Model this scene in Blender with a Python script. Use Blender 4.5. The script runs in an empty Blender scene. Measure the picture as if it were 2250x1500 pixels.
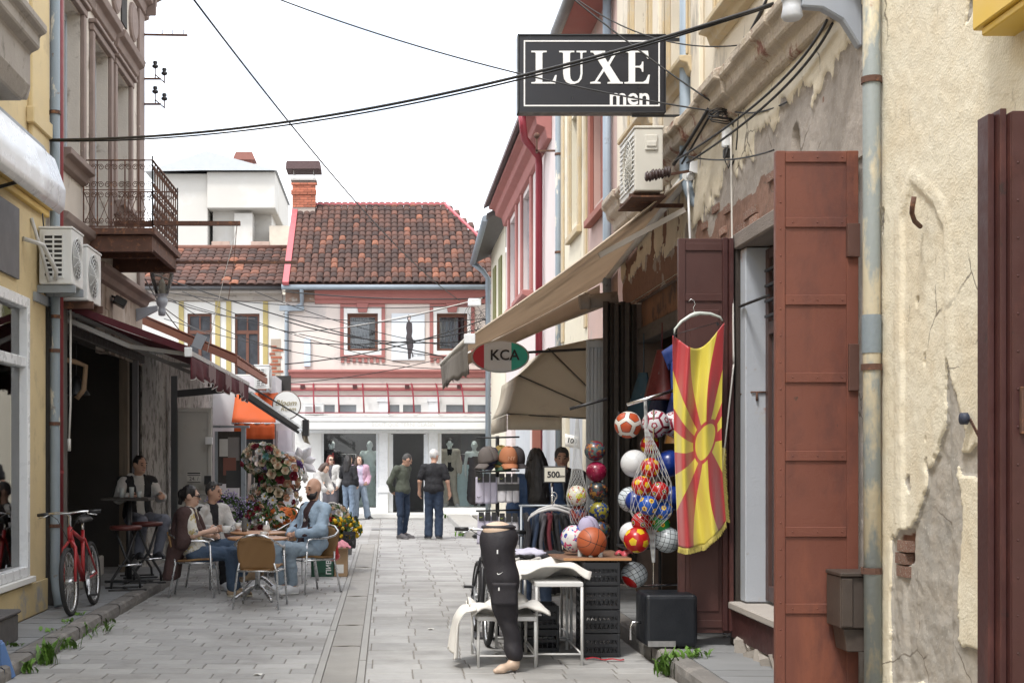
import bpy, math, random
import numpy as np
from mathutils import Vector, Matrix

sc = bpy.context.scene
COL = sc.collection
RN = random.Random(11)

# ------------------------------------------------------------------ camera
cam_d = bpy.data.cameras.new("camera")
cam_d.lens = 48.0
cam_d.sensor_width = 36.0
cam_d.shift_x = 0.1222
cam_d.shift_y = 0.1133
cam_d.clip_start = 0.1
cam_d.clip_end = 3000
cam = bpy.data.objects.new("camera", cam_d)
COL.objects.link(cam)
cam.location = (0, 0, 1.65)
cam.rotation_euler = (math.radians(90), 0, 0)
sc.camera = cam

# ------------------------------------------------------------------ sky, sun, exposure
SUN_EL, SUN_AZ = 58.0, 214.0      # azimuth clockwise from +Y: behind the camera, a little to its left
world = bpy.data.worlds.new("World")
sc.world = world
world.use_nodes = True
nt = world.node_tree
nt.nodes.clear()
wo = nt.nodes.new("ShaderNodeOutputWorld")
bg = nt.nodes.new("ShaderNodeBackground")
sky = nt.nodes.new("ShaderNodeTexSky")
sky.sky_type = 'NISHITA'
sky.sun_disc = False
sky.sun_elevation = math.radians(SUN_EL)
sky.sun_rotation = math.radians(SUN_AZ)
sky.air_density = 1.0
sky.dust_density = 1.5
tcw = nt.nodes.new("ShaderNodeTexCoord")
mpw = nt.nodes.new("ShaderNodeMapping")
mpw.inputs['Scale'].default_value = (1.0, 1.0, 2.4)
nzw = nt.nodes.new("ShaderNodeTexNoise")
nzw.inputs['Scale'].default_value = 2.3
nzw.inputs['Detail'].default_value = 6
nzw.inputs['Roughness'].default_value = 0.55
mrw = nt.nodes.new("ShaderNodeMapRange")
mrw.inputs['From Min'].default_value = 0.45
mrw.inputs['From Max'].default_value = 0.62
mrw.inputs['To Min'].default_value = 1.0
mrw.inputs['To Max'].default_value = 0.30
mxw = nt.nodes.new("ShaderNodeMixRGB")
mxw.inputs[2].default_value = (9.6, 9.7, 9.85, 1)      # bright cloud deck
nt.links.new(tcw.outputs['Generated'], mpw.inputs['Vector'])
nt.links.new(mpw.outputs['Vector'], nzw.inputs['Vector'])
nt.links.new(nzw.outputs['Fac'], mrw.inputs['Value'])
nt.links.new(mrw.outputs['Result'], mxw.inputs[0])
nt.links.new(sky.outputs['Color'], mxw.inputs[1])
nt.links.new(mxw.outputs['Color'], bg.inputs['Color'])
bg.inputs['Strength'].default_value = 0.11
nt.links.new(bg.outputs['Background'], wo.inputs['Surface'])

sun_d = bpy.data.lights.new("sun", 'SUN')
sun_d.energy = 1.15
sun_d.angle = math.radians(10)
sun_d.color = (1.0, 0.96, 0.9)
sun = bpy.data.objects.new("sun", sun_d)
COL.objects.link(sun)
_el, _az = math.radians(SUN_EL), math.radians(SUN_AZ)
_dir = Vector((math.sin(_az) * math.cos(_el), math.cos(_az) * math.cos(_el), math.sin(_el)))
sun.rotation_euler = _dir.to_track_quat('Z', 'Y').to_euler()
sun.location = _dir * 60

sc.view_settings.view_transform = 'Standard'
sc.view_settings.look = 'None'
sc.view_settings.gamma = 1.0
sc.view_settings.use_curve_mapping = False
sc.view_settings.exposure = 1.42
sc.render.engine = 'CYCLES'
sc.cycles.max_bounces = 7
sc.cycles.diffuse_bounces = 4
sc.cycles.glossy_bounces = 3
sc.cycles.transparent_max_bounces = 12
sc.cycles.use_denoising = True

# ------------------------------------------------------------------ helpers
EYE, F, U0, V0 = 1.65, 3000.0, 850.0, 1005.0
def W(u, v, y):
    """photo measurement at distance y -> place in the world"""
    return ((u - U0) * y / F, y, EYE - (v - V0) * y / F)

class MB:
    def __init__(s):
        s.v = []; s.f = []; s.m = []; s.s = []
    def add(s, vs, fs, m=0, sm=False):
        b = len(s.v)
        s.v += [tuple(float(c) for c in p) for p in vs]
        s.f += [tuple(i + b for i in f) for f in fs]
        s.m += [m] * len(fs); s.s += [sm] * len(fs)
        return s
    def b2(s, x0, x1, y0, y1, z0, z1, m=0):
        if x0 > x1: x0, x1 = x1, x0
        if y0 > y1: y0, y1 = y1, y0
        if z0 > z1: z0, z1 = z1, z0
        v = [(x0,y0,z0),(x1,y0,z0),(x1,y1,z0),(x0,y1,z0),(x0,y0,z1),(x1,y0,z1),(x1,y1,z1),(x0,y1,z1)]
        return s.add(v, [(0,3,2,1),(4,5,6,7),(0,1,5,4),(1,2,6,5),(2,3,7,6),(3,0,4,7)], m)
    def box(s, c, d, rot=(0,0,0), m=0):
        Mx = Matrix.Translation(c) @ (Matrix.Rotation(rot[2],4,'Z') @ Matrix.Rotation(rot[1],4,'Y') @ Matrix.Rotation(rot[0],4,'X'))
        h = [q/2 for q in d]
        v = [Mx @ Vector((sx*h[0], sy*h[1], sz*h[2])) for sz in (-1,1) for sx,sy in ((-1,-1),(1,-1),(1,1),(-1,1))]
        return s.add(v, [(0,3,2,1),(4,5,6,7),(0,1,5,4),(1,2,6,5),(2,3,7,6),(3,0,4,7)], m)
    def bar(s, a, b, w, h, m=0, up=(0,0,1)):
        a, b = Vector(a), Vector(b); t = (b-a).normalized(); up = Vector(up)
        if abs(t.dot(up)) > .98: up = Vector((0,1,0))
        x = t.cross(up).normalized()*w/2; z = x.cross(t).normalized()*h/2
        v = [p+q for p in (a,b) for q in (-x-z, x-z, x+z, -x+z)]
        return s.add(v, [(0,1,2,3)[::-1],(4,5,6,7),(0,1,5,4),(1,2,6,5),(2,3,7,6),(3,0,4,7)], m)
    def quad(s, *p, m=0):
        return s.add(p, [tuple(range(len(p)))], m)
    def prism(s, poly, ax, a0, a1, m=0, sm=False):
        """poly: 2D outline; ax 'x': (y,z), 'y': (x,z), 'z': (x,y)"""
        n = len(poly)
        def g(p, a):
            return {'x': (a,p[0],p[1]), 'y': (p[0],a,p[1]), 'z': (p[0],p[1],a)}[ax]
        v = [g(p,a0) for p in poly] + [g(p,a1) for p in poly]
        s.add(v, [tuple(range(n))[::-1], tuple(range(n,2*n))], m)
        b = len(s.v)-2*n
        for i in range(n):
            j = (i+1) % n
            s.f.append((b+i,b+j,b+n+j,b+n+i)); s.m.append(m); s.s.append(sm)
        return s
    def tube(s, pts, r, n=6, m=0, caps=True):
        pts = [Vector(p) for p in pts]
        k = len(pts)
        rr = r if isinstance(r, (list,tuple)) else [r]*k
        vs, fs = [], []
        ref = None
        for i,p in enumerate(pts):
            t = (pts[min(i+1,k-1)]-pts[max(i-1,0)])
            if t.length < 1e-9: t = Vector((0,0,1))
            t.normalize()
            if ref is None:
                ref = Vector((0,0,1)) if abs(t.z) < .9 else Vector((0,1,0))
            x = ref - t*ref.dot(t)
            if x.length < 1e-6: x = t.orthogonal()
            x.normalize(); y = t.cross(x); ref = x
            for j in range(n):
                a = 2*math.pi*j/n
                vs.append(p + (x*math.cos(a)+y*math.sin(a))*rr[i])
        for i in range(k-1):
            for j in range(n):
                q = (j+1) % n
                fs.append((i*n+j, i*n+q, (i+1)*n+q, (i+1)*n+j))
        s.add(vs, fs, m, True)
        if caps:
            b = len(s.v)-len(vs)
            s.f.append(tuple(b+j for j in range(n))[::-1]); s.m.append(m); s.s.append(False)
            s.f.append(tuple(b+(k-1)*n+j for j in range(n))); s.m.append(m); s.s.append(False)
        return s
    def cyl(s, a, b, r, n=12, m=0): return s.tube([a,b], r, n, m)
    def lathe(s, prof, c=(0,0,0), n=16, m=0, sm=True, ax='z'):
        vs, fs = [], []
        for (r,h) in prof:
            for j in range(n):
                a = 2*math.pi*j/n
                p = (r*math.cos(a), r*math.sin(a), h)
                if ax == 'y': p = (p[0], h, p[1])
                if ax == 'x': p = (h, p[0], p[1])
                vs.append((p[0]+c[0], p[1]+c[1], p[2]+c[2]))
        for i in range(len(prof)-1):
            for j in range(n):
                q = (j+1) % n
                fs.append((i*n+j, i*n+q, (i+1)*n+q, (i+1)*n+j))
        return s.add(vs, fs, m, sm)
    def ball(s, c, r, nu=14, nv=9, m=0, rot=None):
        if not isinstance(r,(tuple,list)): r = (r,r,r)
        vs = []
        for i in range(nv+1):
            ph = math.pi*i/nv
            for j in range(nu):
                a = 2*math.pi*j/nu
                p = Vector((r[0]*math.sin(ph)*math.cos(a), r[1]*math.sin(ph)*math.sin(a), r[2]*math.cos(ph)))
                if rot is not None: p = rot @ p
                vs.append(p+Vector(c))
        fs = []
        for i in range(nv):
            for j in range(nu):
                q = (j+1) % nu
                fs.append((i*nu+j, (i+1)*nu+j, (i+1)*nu+q, i*nu+q))
        return s.add(vs, fs, m, True)
    def grid(s, nu, nv, fn, m=0, sm=True):
        vs = [fn(i/nu, j/nv) for j in range(nv+1) for i in range(nu+1)]
        fs = [(j*(nu+1)+i, j*(nu+1)+i+1, (j+1)*(nu+1)+i+1, (j+1)*(nu+1)+i) for j in range(nv) for i in range(nu)]
        return s.add(vs, fs, m, sm)
    def mesh(s, name, mats, off=(0,0,0)):
        me = bpy.data.meshes.new(name)
        o = off
        me.from_pydata([(p[0]-o[0],p[1]-o[1],p[2]-o[2]) for p in s.v], [], s.f)
        for mt in (mats if isinstance(mats,(list,tuple)) else [mats]): me.materials.append(mt)
        if len(s.f):
            me.polygons.foreach_set('material_index', s.m)
            me.polygons.foreach_set('use_smooth', s.s)
        me.validate(); me.update()
        return me

OFF = {}
def tagit(o, label=None, cat=None, group=None, kind=None):
    if label: o['label'] = label
    if cat: o['category'] = cat
    if group: o['group'] = group
    if kind: o['kind'] = kind
    return o
def T(name, label, cat, loc=(0,0,0), group=None, rz=0):
    """a thing: an Empty at its base that parents its parts"""
    o = bpy.data.objects.new(name, None); COL.objects.link(o)
    o.empty_display_size = .1
    o.location = loc; o.rotation_euler = (0,0,rz)
    OFF[o.name] = Vector(loc)
    return tagit(o, label, cat, group)
def link(name, me, parent=None, off=None, bevel=0, label=None, kind=None, solid=0, seg=1):
    o = bpy.data.objects.new(name, me); COL.objects.link(o)
    if parent is not None:
        o.parent = parent
        OFF[o.name] = OFF.get(parent.name, Vector((0,0,0)))
    else:
        o.location = off or (0,0,0)
        OFF[o.name] = Vector(off or (0,0,0))
    if solid:
        md = o.modifiers.new('solid','SOLIDIFY'); md.thickness = solid; md.offset = 0
    if bevel:
        md = o.modifiers.new('bevel','BEVEL'); md.width = bevel; md.segments = seg; md.limit_method = 'ANGLE'; md.angle_limit = math.radians(40)
    return tagit(o, label, None, None, kind)
def P(name, mb, mats, parent, **k):
    """a part, drawn in world coordinates, carried by its parent"""
    return link(name, mb.mesh(name, mats, OFF.get(parent.name, (0,0,0))), parent, **k)
def TM(name, mb, mats, label, cat, loc=(0,0,0), group=None, **k):
    """a thing that is a single mesh, drawn in world coordinates, origin at loc"""
    o = link(name, mb.mesh(name, mats, loc), None, off=loc, **k)
    return tagit(o, label, cat, group)
def ST(name, mb, mats, parent=None, **k):
    o = link(name, mb.mesh(name, mats), parent, **k)
    if parent is None: o['kind'] = 'structure'
    return o
def COPY(o, loc=None, rz=None, label=None, group=None, parent=None):
    c = o.copy(); COL.objects.link(c)
    if parent is not None: c.parent = parent
    for ch in list(o.children): COPY(ch, parent=c)
    if loc is not None: c.location = loc
    if rz is not None: c.rotation_euler = (0,0,rz)
    if label: c['label'] = label
    if group: c['group'] = group
    return c
def inst(name, me, parent, loc, rot=(0,0,0), scale=(1,1,1), label=None):
    """a piece that shares its mesh; loc in world coordinates"""
    o = bpy.data.objects.new(name, me); COL.objects.link(o)
    o.parent = parent
    o.location = Vector(loc) - OFF.get(parent.name, Vector((0,0,0)))
    o.rotation_euler = rot; o.scale = scale
    OFF[o.name] = Vector(loc)
    if label: o['label'] = label
    return o

def text_mb(txt, size, mat4, depth=.004, shear=0, align='CENTER', mb=None, m=0, bold=0):
    cu = bpy.data.curves.new('txt','FONT'); cu.body = txt; cu.size = size; cu.extrude = depth; cu.shear = shear
    cu.align_x = align; cu.align_y = 'CENTER'; cu.resolution_u = 3; cu.offset = bold
    ob = bpy.data.objects.new('txt', cu)
    COL.objects.link(ob)
    bpy.context.view_layer.update()
    me = bpy.data.meshes.new_from_object(ob.evaluated_get(bpy.context.evaluated_depsgraph_get()))
    mb = mb or MB()
    mb.add([mat4 @ v.co for v in me.vertices], [tuple(p.vertices) for p in me.polygons], m)
    bpy.data.objects.remove(ob); bpy.data.curves.remove(cu); bpy.data.meshes.remove(me)
    return mb
FRONT = Matrix(((1,0,0,0),(0,0,-1,0),(0,1,0,0),(0,0,0,1)))      # text facing the camera (-Y)
def at_front(x, y, z): return Matrix.Translation((x,y,z)) @ FRONT

# numpy value noise
def _h(i, j, k, seed):
    n = (i.astype(np.int64)*374761393 + j.astype(np.int64)*668265263 + k.astype(np.int64)*2147483647 + seed*1274126177) & 0xffffffff
    n = ((n ^ (n >> 13)) * 1274126177) & 0xffffffff
    return ((n ^ (n >> 16)) & 0xffff) / 65535.0
def vnoise(x, y, z=0.0, seed=0):
    x, y, z = np.broadcast_arrays(np.asarray(x,float), np.asarray(y,float), np.asarray(z,float))
    i, j, k = np.floor(x), np.floor(y), np.floor(z)
    a, b, c = x-i, y-j, z-k
    a = a*a*(3-2*a); b = b*b*(3-2*b); c = c*c*(3-2*c)
    r = 0
    for di in (0,1):
        for dj in (0,1):
            for dk in (0,1):
                w = (a if di else 1-a)*(b if dj else 1-b)*(c if dk else 1-c)
                r = r + w*_h(i+di, j+dj, k+dk, seed)
    return r
def fbm(x, y, z=0.0, seed=0, oct=4):
    r, a, t = 0, 1.0, 0
    for o in range(oct):
        r = r + a*vnoise(np.asarray(x)*2**o, np.asarray(y)*2**o, np.asarray(z)*2**o, seed+o*17); t += a; a *= .5
    return r/t
def inpoly(px, py, poly):
    r = np.zeros(np.shape(px), bool)
    n = len(poly)
    for i in range(n):
        x0, y0 = poly[i]; x1, y1 = poly[(i+1) % n]
        c = ((y0 > py) != (y1 > py))
        with np.errstate(divide='ignore', invalid='ignore'):
            xi = (x1-x0)*(py-y0)/((y1-y0) if y1 != y0 else 1e-9)+x0
        r ^= c & (px < xi)
    return r

# walls with openings: X plane (facing the street), Y plane (facing -Y)
def _cuts(a0, a1, ops, i):
    c = {a0, a1}
    for o in ops:
        for q in (o[i], o[i+1]):
            if a0 < q < a1: c.add(q)
    return sorted(c)
def wallX(mb, X, y0, y1, z0, z1, ops=(), depth=.2, into=1, m=0, mr=None):
    mr = m if mr is None else mr
    ys, zs = _cuts(y0,y1,ops,0), _cuts(z0,z1,ops,2)
    for a,b in zip(ys,ys[1:]):
        for c,d in zip(zs,zs[1:]):
            yc, zc = (a+b)/2, (c+d)/2
            if any(o[0]<yc<o[1] and o[2]<zc<o[3] for o in ops): continue
            mb.quad((X,a,c),(X,b,c),(X,b,d),(X,a,d), m=m)
    Xi = X+into*depth
    for a,b,c,d in [o[:4] for o in ops]:
        mb.quad((X,a,c),(Xi,a,c),(Xi,a,d),(X,a,d), m=mr); mb.quad((X,b,c),(Xi,b,c),(Xi,b,d),(X,b,d), m=mr)
        mb.quad((X,a,c),(X,b,c),(Xi,b,c),(Xi,a,c), m=mr); mb.quad((X,a,d),(X,b,d),(Xi,b,d),(Xi,a,d), m=mr)
    return mb
def wallY(mb, Y, x0, x1, z0, z1, ops=(), depth=.2, m=0, mr=None):
    mr = m if mr is None else mr
    xs, zs = _cuts(x0,x1,ops,0), _cuts(z0,z1,ops,2)
    for a,b in zip(xs,xs[1:]):
        for c,d in zip(zs,zs[1:]):
            xc, zc = (a+b)/2, (c+d)/2
            if any(o[0]<xc<o[1] and o[2]<zc<o[3] for o in ops): continue
            mb.quad((a,Y,c),(b,Y,c),(b,Y,d),(a,Y,d), m=m)
    Yi = Y+depth
    for a,b,c,d in [o[:4] for o in ops]:
        mb.quad((a,Y,c),(a,Yi,c),(a,Yi,d),(a,Y,d), m=mr); mb.quad((b,Y,c),(b,Yi,c),(b,Yi,d),(b,Y,d), m=mr)
        mb.quad((a,Y,c),(b,Y,c),(b,Yi,c),(a,Yi,c), m=mr); mb.quad((a,Y,d),(b,Y,d),(b,Yi,d),(a,Yi,d), m=mr)
    return mb

# ------------------------------------------------------------------ materials
class NT:
    def __init__(s, name):
        s.mat = bpy.data.materials.new(name); s.mat.use_nodes = True
        s.t = s.mat.node_tree; s.t.nodes.clear()
        s.out = s.n('ShaderNodeOutputMaterial'); s.b = s.n('ShaderNodeBsdfPrincipled')
        s.l(s.b.outputs[0], s.out.inputs['Surface'])
        s._tc = None
    def n(s, t, **k):
        q = s.t.nodes.new(t)
        for a,v in k.items(): setattr(q,a,v)
        return q
    def l(s, a, b): s.t.links.new(a, b)
    def tc(s):
        if s._tc is None: s._tc = s.n('ShaderNodeTexCoord')
        return s._tc.outputs['Object']
    def noise(s, scale, detail=5, rough=.6, stretch=None, seed=0):
        q = s.n('ShaderNodeTexNoise')
        q.inputs['Scale'].default_value = scale; q.inputs['Detail'].default_value = detail; q.inputs['Roughness'].default_value = rough
        v = s.tc()
        if stretch or seed:
            mp = s.n('ShaderNodeMapping'); mp.inputs['Scale'].default_value = stretch or (1,1,1); mp.inputs['Location'].default_value = (seed*3.7,seed*1.3,seed*2.1)
            s.l(v, mp.inputs['Vector']); v = mp.outputs['Vector']
        s.l(v, q.inputs['Vector'])
        return q.outputs['Fac']
    def rng(s, val, a, b, c=0.0, d=1.0):
        q = s.n('ShaderNodeMapRange')
        for nme,x in (('From Min',a),('From Max',b),('To Min',c),('To Max',d)): q.inputs[nme].default_value = x
        s.l(val, q.inputs['Value']); return q.outputs['Result']
    def mix(s, fac, a, b, blend='MIX'):
        q = s.n('ShaderNodeMixRGB', blend_type=blend)
        for i,x in ((0,fac),(1,a),(2,b)):
            if isinstance(x,(int,float)): q.inputs[i].default_value = x if i == 0 else (x,x,x,1)
            elif isinstance(x,tuple): q.inputs[i].default_value = (*x[:3],1)
            else: s.l(x, q.inputs[i])
        return q.outputs[0]
    def math(s, op, a, b=None):
        q = s.n('ShaderNodeMath', operation=op)
        for i,x in ((0,a),(1,b)):
            if x is None: continue
            if isinstance(x,(int,float)): q.inputs[i].default_value = x
            else: s.l(x, q.inputs[i])
        return q.outputs[0]
    def attr(s, name):
        q = s.n('ShaderNodeAttribute'); q.attribute_name = name; return q
    def bump(s, h, strength, dist=.02, prev=None):
        q = s.n('ShaderNodeBump'); q.inputs['Strength'].default_value = strength; q.inputs['Distance'].default_value = dist
        s.l(h, q.inputs['Height'])
        if prev is not None: s.l(prev, q.inputs['Normal'])
        return q.outputs['Normal']
    def fin(s, col=None, rough=None, normal=None, metal=0, **k):
        if col is not None:
            if isinstance(col,tuple): s.b.inputs['Base Color'].default_value = (*col[:3],1)
            else: s.l(col, s.b.inputs['Base Color'])
        if rough is not None:
            if isinstance(rough,(int,float)): s.b.inputs['Roughness'].default_value = rough
            else: s.l(rough, s.b.inputs['Roughness'])
        if normal is not None: s.l(normal, s.b.inputs['Normal'])
        s.b.inputs['Metallic'].default_value = metal
        for a,v in k.items(): s.b.inputs[a.replace('_',' ')].default_value = v
        return s.mat

MATS = {}
def mat(name, col, rough=.75, var=.12, sc=5, bump=.2, bs=45, metal=0, rand=0, patches=(), stretch=None, bd=.01, trans=0, **k):
    """base colour with soft variation, worn patches of other colours and fine relief"""
    if name in MATS: return MATS[name]
    q = NT(name)
    c = q.mix(q.noise(sc, 5, .6, stretch), tuple(x*(1-var*1.6) for x in col), tuple(min(1,x*(1+var*1.6)) for x in col))
    for i,p in enumerate(patches):
        f = q.rng(q.noise(p[1], 6, .65, p[4] if len(p) > 4 else None, seed=i+1), p[2]-p[3], p[2]+p[3])
        c = q.mix(f, c, p[0])
    if rand:
        oi = q.n('ShaderNodeObjectInfo')
        hs = q.n('ShaderNodeHueSaturation')
        q.l(q.rng(oi.outputs['Random'], 0, 1, 1-rand, 1+rand), hs.inputs['Value'])
        q.l(c, hs.inputs['Color']); c = hs.outputs['Color']
    nm = q.bump(q.noise(bs, 4, .6, stretch), bump, bd) if bump else None
    rg = q.rng(q.noise(sc*2, 3), .3, .7, max(0,rough-.1), min(1,rough+.1))
    MATS[name] = q.fin(c, rg, nm, metal, **k)
    if trans:
        tr = q.n('ShaderNodeBsdfTranslucent'); mx = q.n('ShaderNodeMixShader'); mx.inputs[0].default_value = trans
        q.l(c, tr.inputs[0]); q.l(q.b.outputs[0], mx.inputs[1]); q.l(tr.outputs[0], mx.inputs[2]); q.l(mx.outputs[0], q.out.inputs['Surface'])
    return MATS[name]
def glass(name, tint=(.9,.95,.95), refl=1.0, dark=0.0):
    if name in MATS: return MATS[name]
    q = NT(name)
    tr = q.n('ShaderNodeBsdfTransparent'); tr.inputs[0].default_value = (*[t*(1-dark) for t in tint],1)
    gl = q.n('ShaderNodeBsdfGlossy'); gl.inputs['Roughness'].default_value = .02; gl.inputs[0].default_value = (refl,refl,refl,1)
    fr = q.n('ShaderNodeFresnel'); fr.inputs[0].default_value = 1.5
    mx = q.n('ShaderNodeMixShader')
    q.l(q.math('ADD', fr.outputs[0], .04), mx.inputs[0]); q.l(tr.outputs[0], mx.inputs[1]); q.l(gl.outputs[0], mx.inputs[2])
    q.l(mx.outputs[0], q.out.inputs['Surface'])
    MATS[name] = q.mat
    return q.mat

m_plaster_y = mat('yellow_plaster', (.61,.49,.28), .85, .1, 2.5, .35, 60, patches=[((.50,.40,.24),3,.62,.06),((.35,.32,.28),1.3,.72,.05)])
m_plaster_y2 = mat('ochre_trim', (.55,.38,.12), .8, .12, 4, .2, 50)
m_stone_g = mat('grey_stone', (.34,.31,.28), .9, .2, 3, .5, 40, patches=[((.20,.18,.16),5,.62,.06),((.48,.45,.41),2.2,.66,.05)])
m_brown_pl = mat('worn_beige_plaster', (.56,.51,.45), .9, .14, 2.2, .4, 45, patches=[((.30,.26,.22),2.6,.6,.04),((.54,.49,.43),1.6,.66,.03),((.25,.16,.13),7,.72,.02)])
m_mauve = mat('mauve_trim', (.225,.172,.15), .85, .18, 5, .3, 50, patches=[((.40,.33,.28),6,.68,.03)])
m_conc = mat('concrete', (.36,.35,.33), .9, .14, 3, .35, 60, patches=[((.24,.23,.21),2,.66,.08)])
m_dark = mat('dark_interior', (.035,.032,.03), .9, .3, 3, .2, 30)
m_darkwood = mat('dark_wood', (.042,.035,.030), .6, .3, 6, .3, 30, stretch=(6,6,1))
m_black = mat('black_metal', (.02,.02,.022), .45, .2, 6, .1, 40)
m_steel = mat('galvanised_steel', (.30,.33,.36), .5, .14, 6, .15, 30, metal=.5, patches=[((.16,.17,.18),8,.64,.06)])
m_alu = mat('brushed_aluminium', (.60,.61,.62), .3, .06, 8, .03, 60, metal=.9)
m_chrome = mat('chrome', (.7,.7,.71), .15, .04, 8, 0, 60, metal=1)
m_rust = mat('rusty_iron', (.10,.05,.035), .85, .35, 12, .4, 60, patches=[((.22,.10,.05),14,.6,.05)])
m_white = mat('white_paint', (.72,.72,.70), .5, .05, 4, .06, 40, patches=[((.5,.48,.44),4,.72,.06)])
m_pvc = mat('white_pvc', (.76,.78,.80), .3, .03, 4, .02, 40)
m_redpipe = mat('red_pipe_paint', (.20,.025,.03), .5, .1, 6, .1, 40)
m_burg = mat('burgundy_cloth', (.085,.012,.02), .8, .2, 6, .15, 120, trans=.2)
m_cable = mat('black_cable', (.015,.015,.016), .5, .2, 6, 0)
m_cablew = mat('white_cable', (.6,.58,.54), .5, .1, 6, 0)
# ================================================================== GROUND
m_ground = mat('dusty_ground', (.27,.26,.25), .95, .12, 1.5, .3, 30)
m_mortar = mat('dirty_joint_sand', (.205,.19,.17), .95, .2, 6, .3, 80)
def pave_mat(name, rnd):
    q = NT(name); ge = q.n('ShaderNodeNewGeometry')
    def wn(scale, detail=6, st=(1,1,1)):
        mp = q.n('ShaderNodeMapping'); mp.inputs['Scale'].default_value = st; q.l(ge.outputs['Position'], mp.inputs['Vector'])
        z = q.n('ShaderNodeTexNoise'); z.inputs['Scale'].default_value = scale; z.inputs['Detail'].default_value = detail; z.inputs['Roughness'].default_value = .65
        q.l(mp.outputs['Vector'], z.inputs['Vector']); return z.outputs['Fac']
    c = q.mix(wn(9), (.285,.281,.274), (.40,.396,.388))
    c = q.mix(q.rng(wn(.55), .48,.66,0,.7), c, (.21,.202,.19))
    c = q.mix(q.rng(wn(2.2), .60,.70,0,.5), c, (.22,.21,.20))
    c = q.mix(q.rng(wn(3.1,4,(1,.5,1)), .66,.72,0,.5), c, (.42,.415,.40))
    c = q.mix(q.rng(wn(26,3), .70,.73,0,.8), c, (.12,.115,.11))
    if rnd:
        oi = q.n('ShaderNodeObjectInfo'); hs = q.n('ShaderNodeHueSaturation'); q.l(q.rng(oi.outputs['Random'],0,1,.84,1.13), hs.inputs['Value']); q.l(c, hs.inputs['Color']); c = hs.outputs['Color']
    else:
        hs = q.n('ShaderNodeHueSaturation'); q.l(q.rng(q.attr('tone').outputs['Fac'],0,1,.87,1.10), hs.inputs['Value']); q.l(c, hs.inputs['Color']); c = hs.outputs['Color']
    MATS[name] = q.fin(c, q.rng(wn(3), .3,.7,.6,.88), q.bump(wn(110,3), .3, .004)); return MATS[name]
m_pave = pave_mat('grey_paving_stone', True)
m_slab = mat('side_pavement_slab', (.205,.21,.215), .85, .12, 1.8, .3, 70, rand=.08, patches=[((.15,.145,.14),1.2,.6,.08)], bd=.005)
m_kerb = mat('kerb_stone', (.17,.16,.15), .9, .18, 3, .6, 40, rand=.15, patches=[((.28,.26,.24),3,.62,.05)])
m_asph = mat('worn_asphalt', (.31,.30,.282), .95, .12, 3, .5, 160, patches=[((.26,.25,.235),.9,.58,.1),((.35,.34,.325),2.1,.64,.08)])
m_cedge = mat('concrete_edge', (.33,.325,.312), .9, .1, 3, .3, 90)

ST('ground', MB().quad((-1500,-600,-.05),(1500,-600,-.05),(1500,2500,-.05),(-1500,2500,-.05)), m_ground)
street = ST('street', MB().b2(-4.2,2.2,-6,37.2,-.04,-.009), m_mortar)

def stone_mesh():
    b = MB(); w, d, h, e = .5, .5, .03, .018
    lo = [(-w,-d,-h),(w,-d,-h),(w,d,-h),(-w,d,-h)]
    mid = [(-w,-d,-.004),(w,-d,-.004),(w,d,-.004),(-w,d,-.004)]
    hi = [(-w+e,-d+e*1.4,0),(w-e,-d+e*1.4,0),(w-e,d-e*1.4,0),(-w+e,d-e*1.4,0)]
    b.add(lo+mid+hi, [(8,9,10,11)]+[(i,(i+1)%4,4+(i+1)%4,4+i) for i in range(4)]+[(4+i,4+(i+1)%4,8+(i+1)%4,8+i) for i in range(4)])
    return b.mesh('paving_stone', m_pave)
stone_me = stone_mesh()
DR0, DR1 = -.545, -.165
count = 0
far = MB()
y, r = 7.2, 0
while y < 36.9:
    rh = .25
    xs = []
    left_edge = -2.82 if y < 17.6 else -3.6
    x = DR0 - .0 if y < 26 else DR1
    x -= (0, .2, .1, .28)[r % 4] if y < 26 else (r % 2)*.2
    first = True
    while x > left_edge:
        w = .40+RN.uniform(-.015,.015)
        a = max(left_edge, x-w)
        if x-a > .06: xs.append((a, x))
        x -= w
    if (0,.2,.1,.28)[r % 4] > .05 and y < 26: xs.append((DR0-(0,.2,.1,.28)[r % 4], DR0))
    x = DR1; k = 0
    x += (0,.03,-.02,.05)[(r//2) % 4]
    xs.append((DR1, x)) if x-DR1 > .02 else None
    while x < 2.14:
        w = .385+RN.uniform(-.01,.01)
        b = min(2.14, x+w)
        if b-max(x,DR1) > .06: xs.append((max(x,DR1), b))
        x += w
    for (a,b) in xs:
        g = .005
        if count < 300 and y > 9.4:
            o = inst('paving_stone', stone_me, street, ((a+b)/2, y+rh/2, RN.uniform(-.002,.002)), (RN.uniform(-.006,.006), RN.uniform(-.005,.005), RN.uniform(-.006,.006)), (b-a-2*g, rh-2*g, 1))
            count += 1
        else:
            z = RN.uniform(-.002,.002); e = .007
            far.add([(a+g,y+g,-.01),(b-g,y+g,-.01),(b-g,y+rh-g,-.01),(a+g,y+rh-g,-.01),(a+g+e,y+g+e,z),(b-g-e,y+g+e,z),(b-g-e,y+rh-g-e,z),(a+g+e,y+rh-g-e,z)],
                    [(4,5,6,7),(0,1,5,4),(1,2,6,5),(2,3,7,6),(3,0,4,7)])
    y += rh; r += 1
m_pave_far = pave_mat('grey_paving_far', False)
_fo = ST('paving_stones', far, m_pave_far, street, kind='stuff')
_at = _fo.data.attributes.new('tone','FLOAT','POINT'); _tn = [RN.random() for _ in range(len(far.v)//8)]; _at.data.foreach_set('value', [_tn[i//8] for i in range(len(far.v))])
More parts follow.
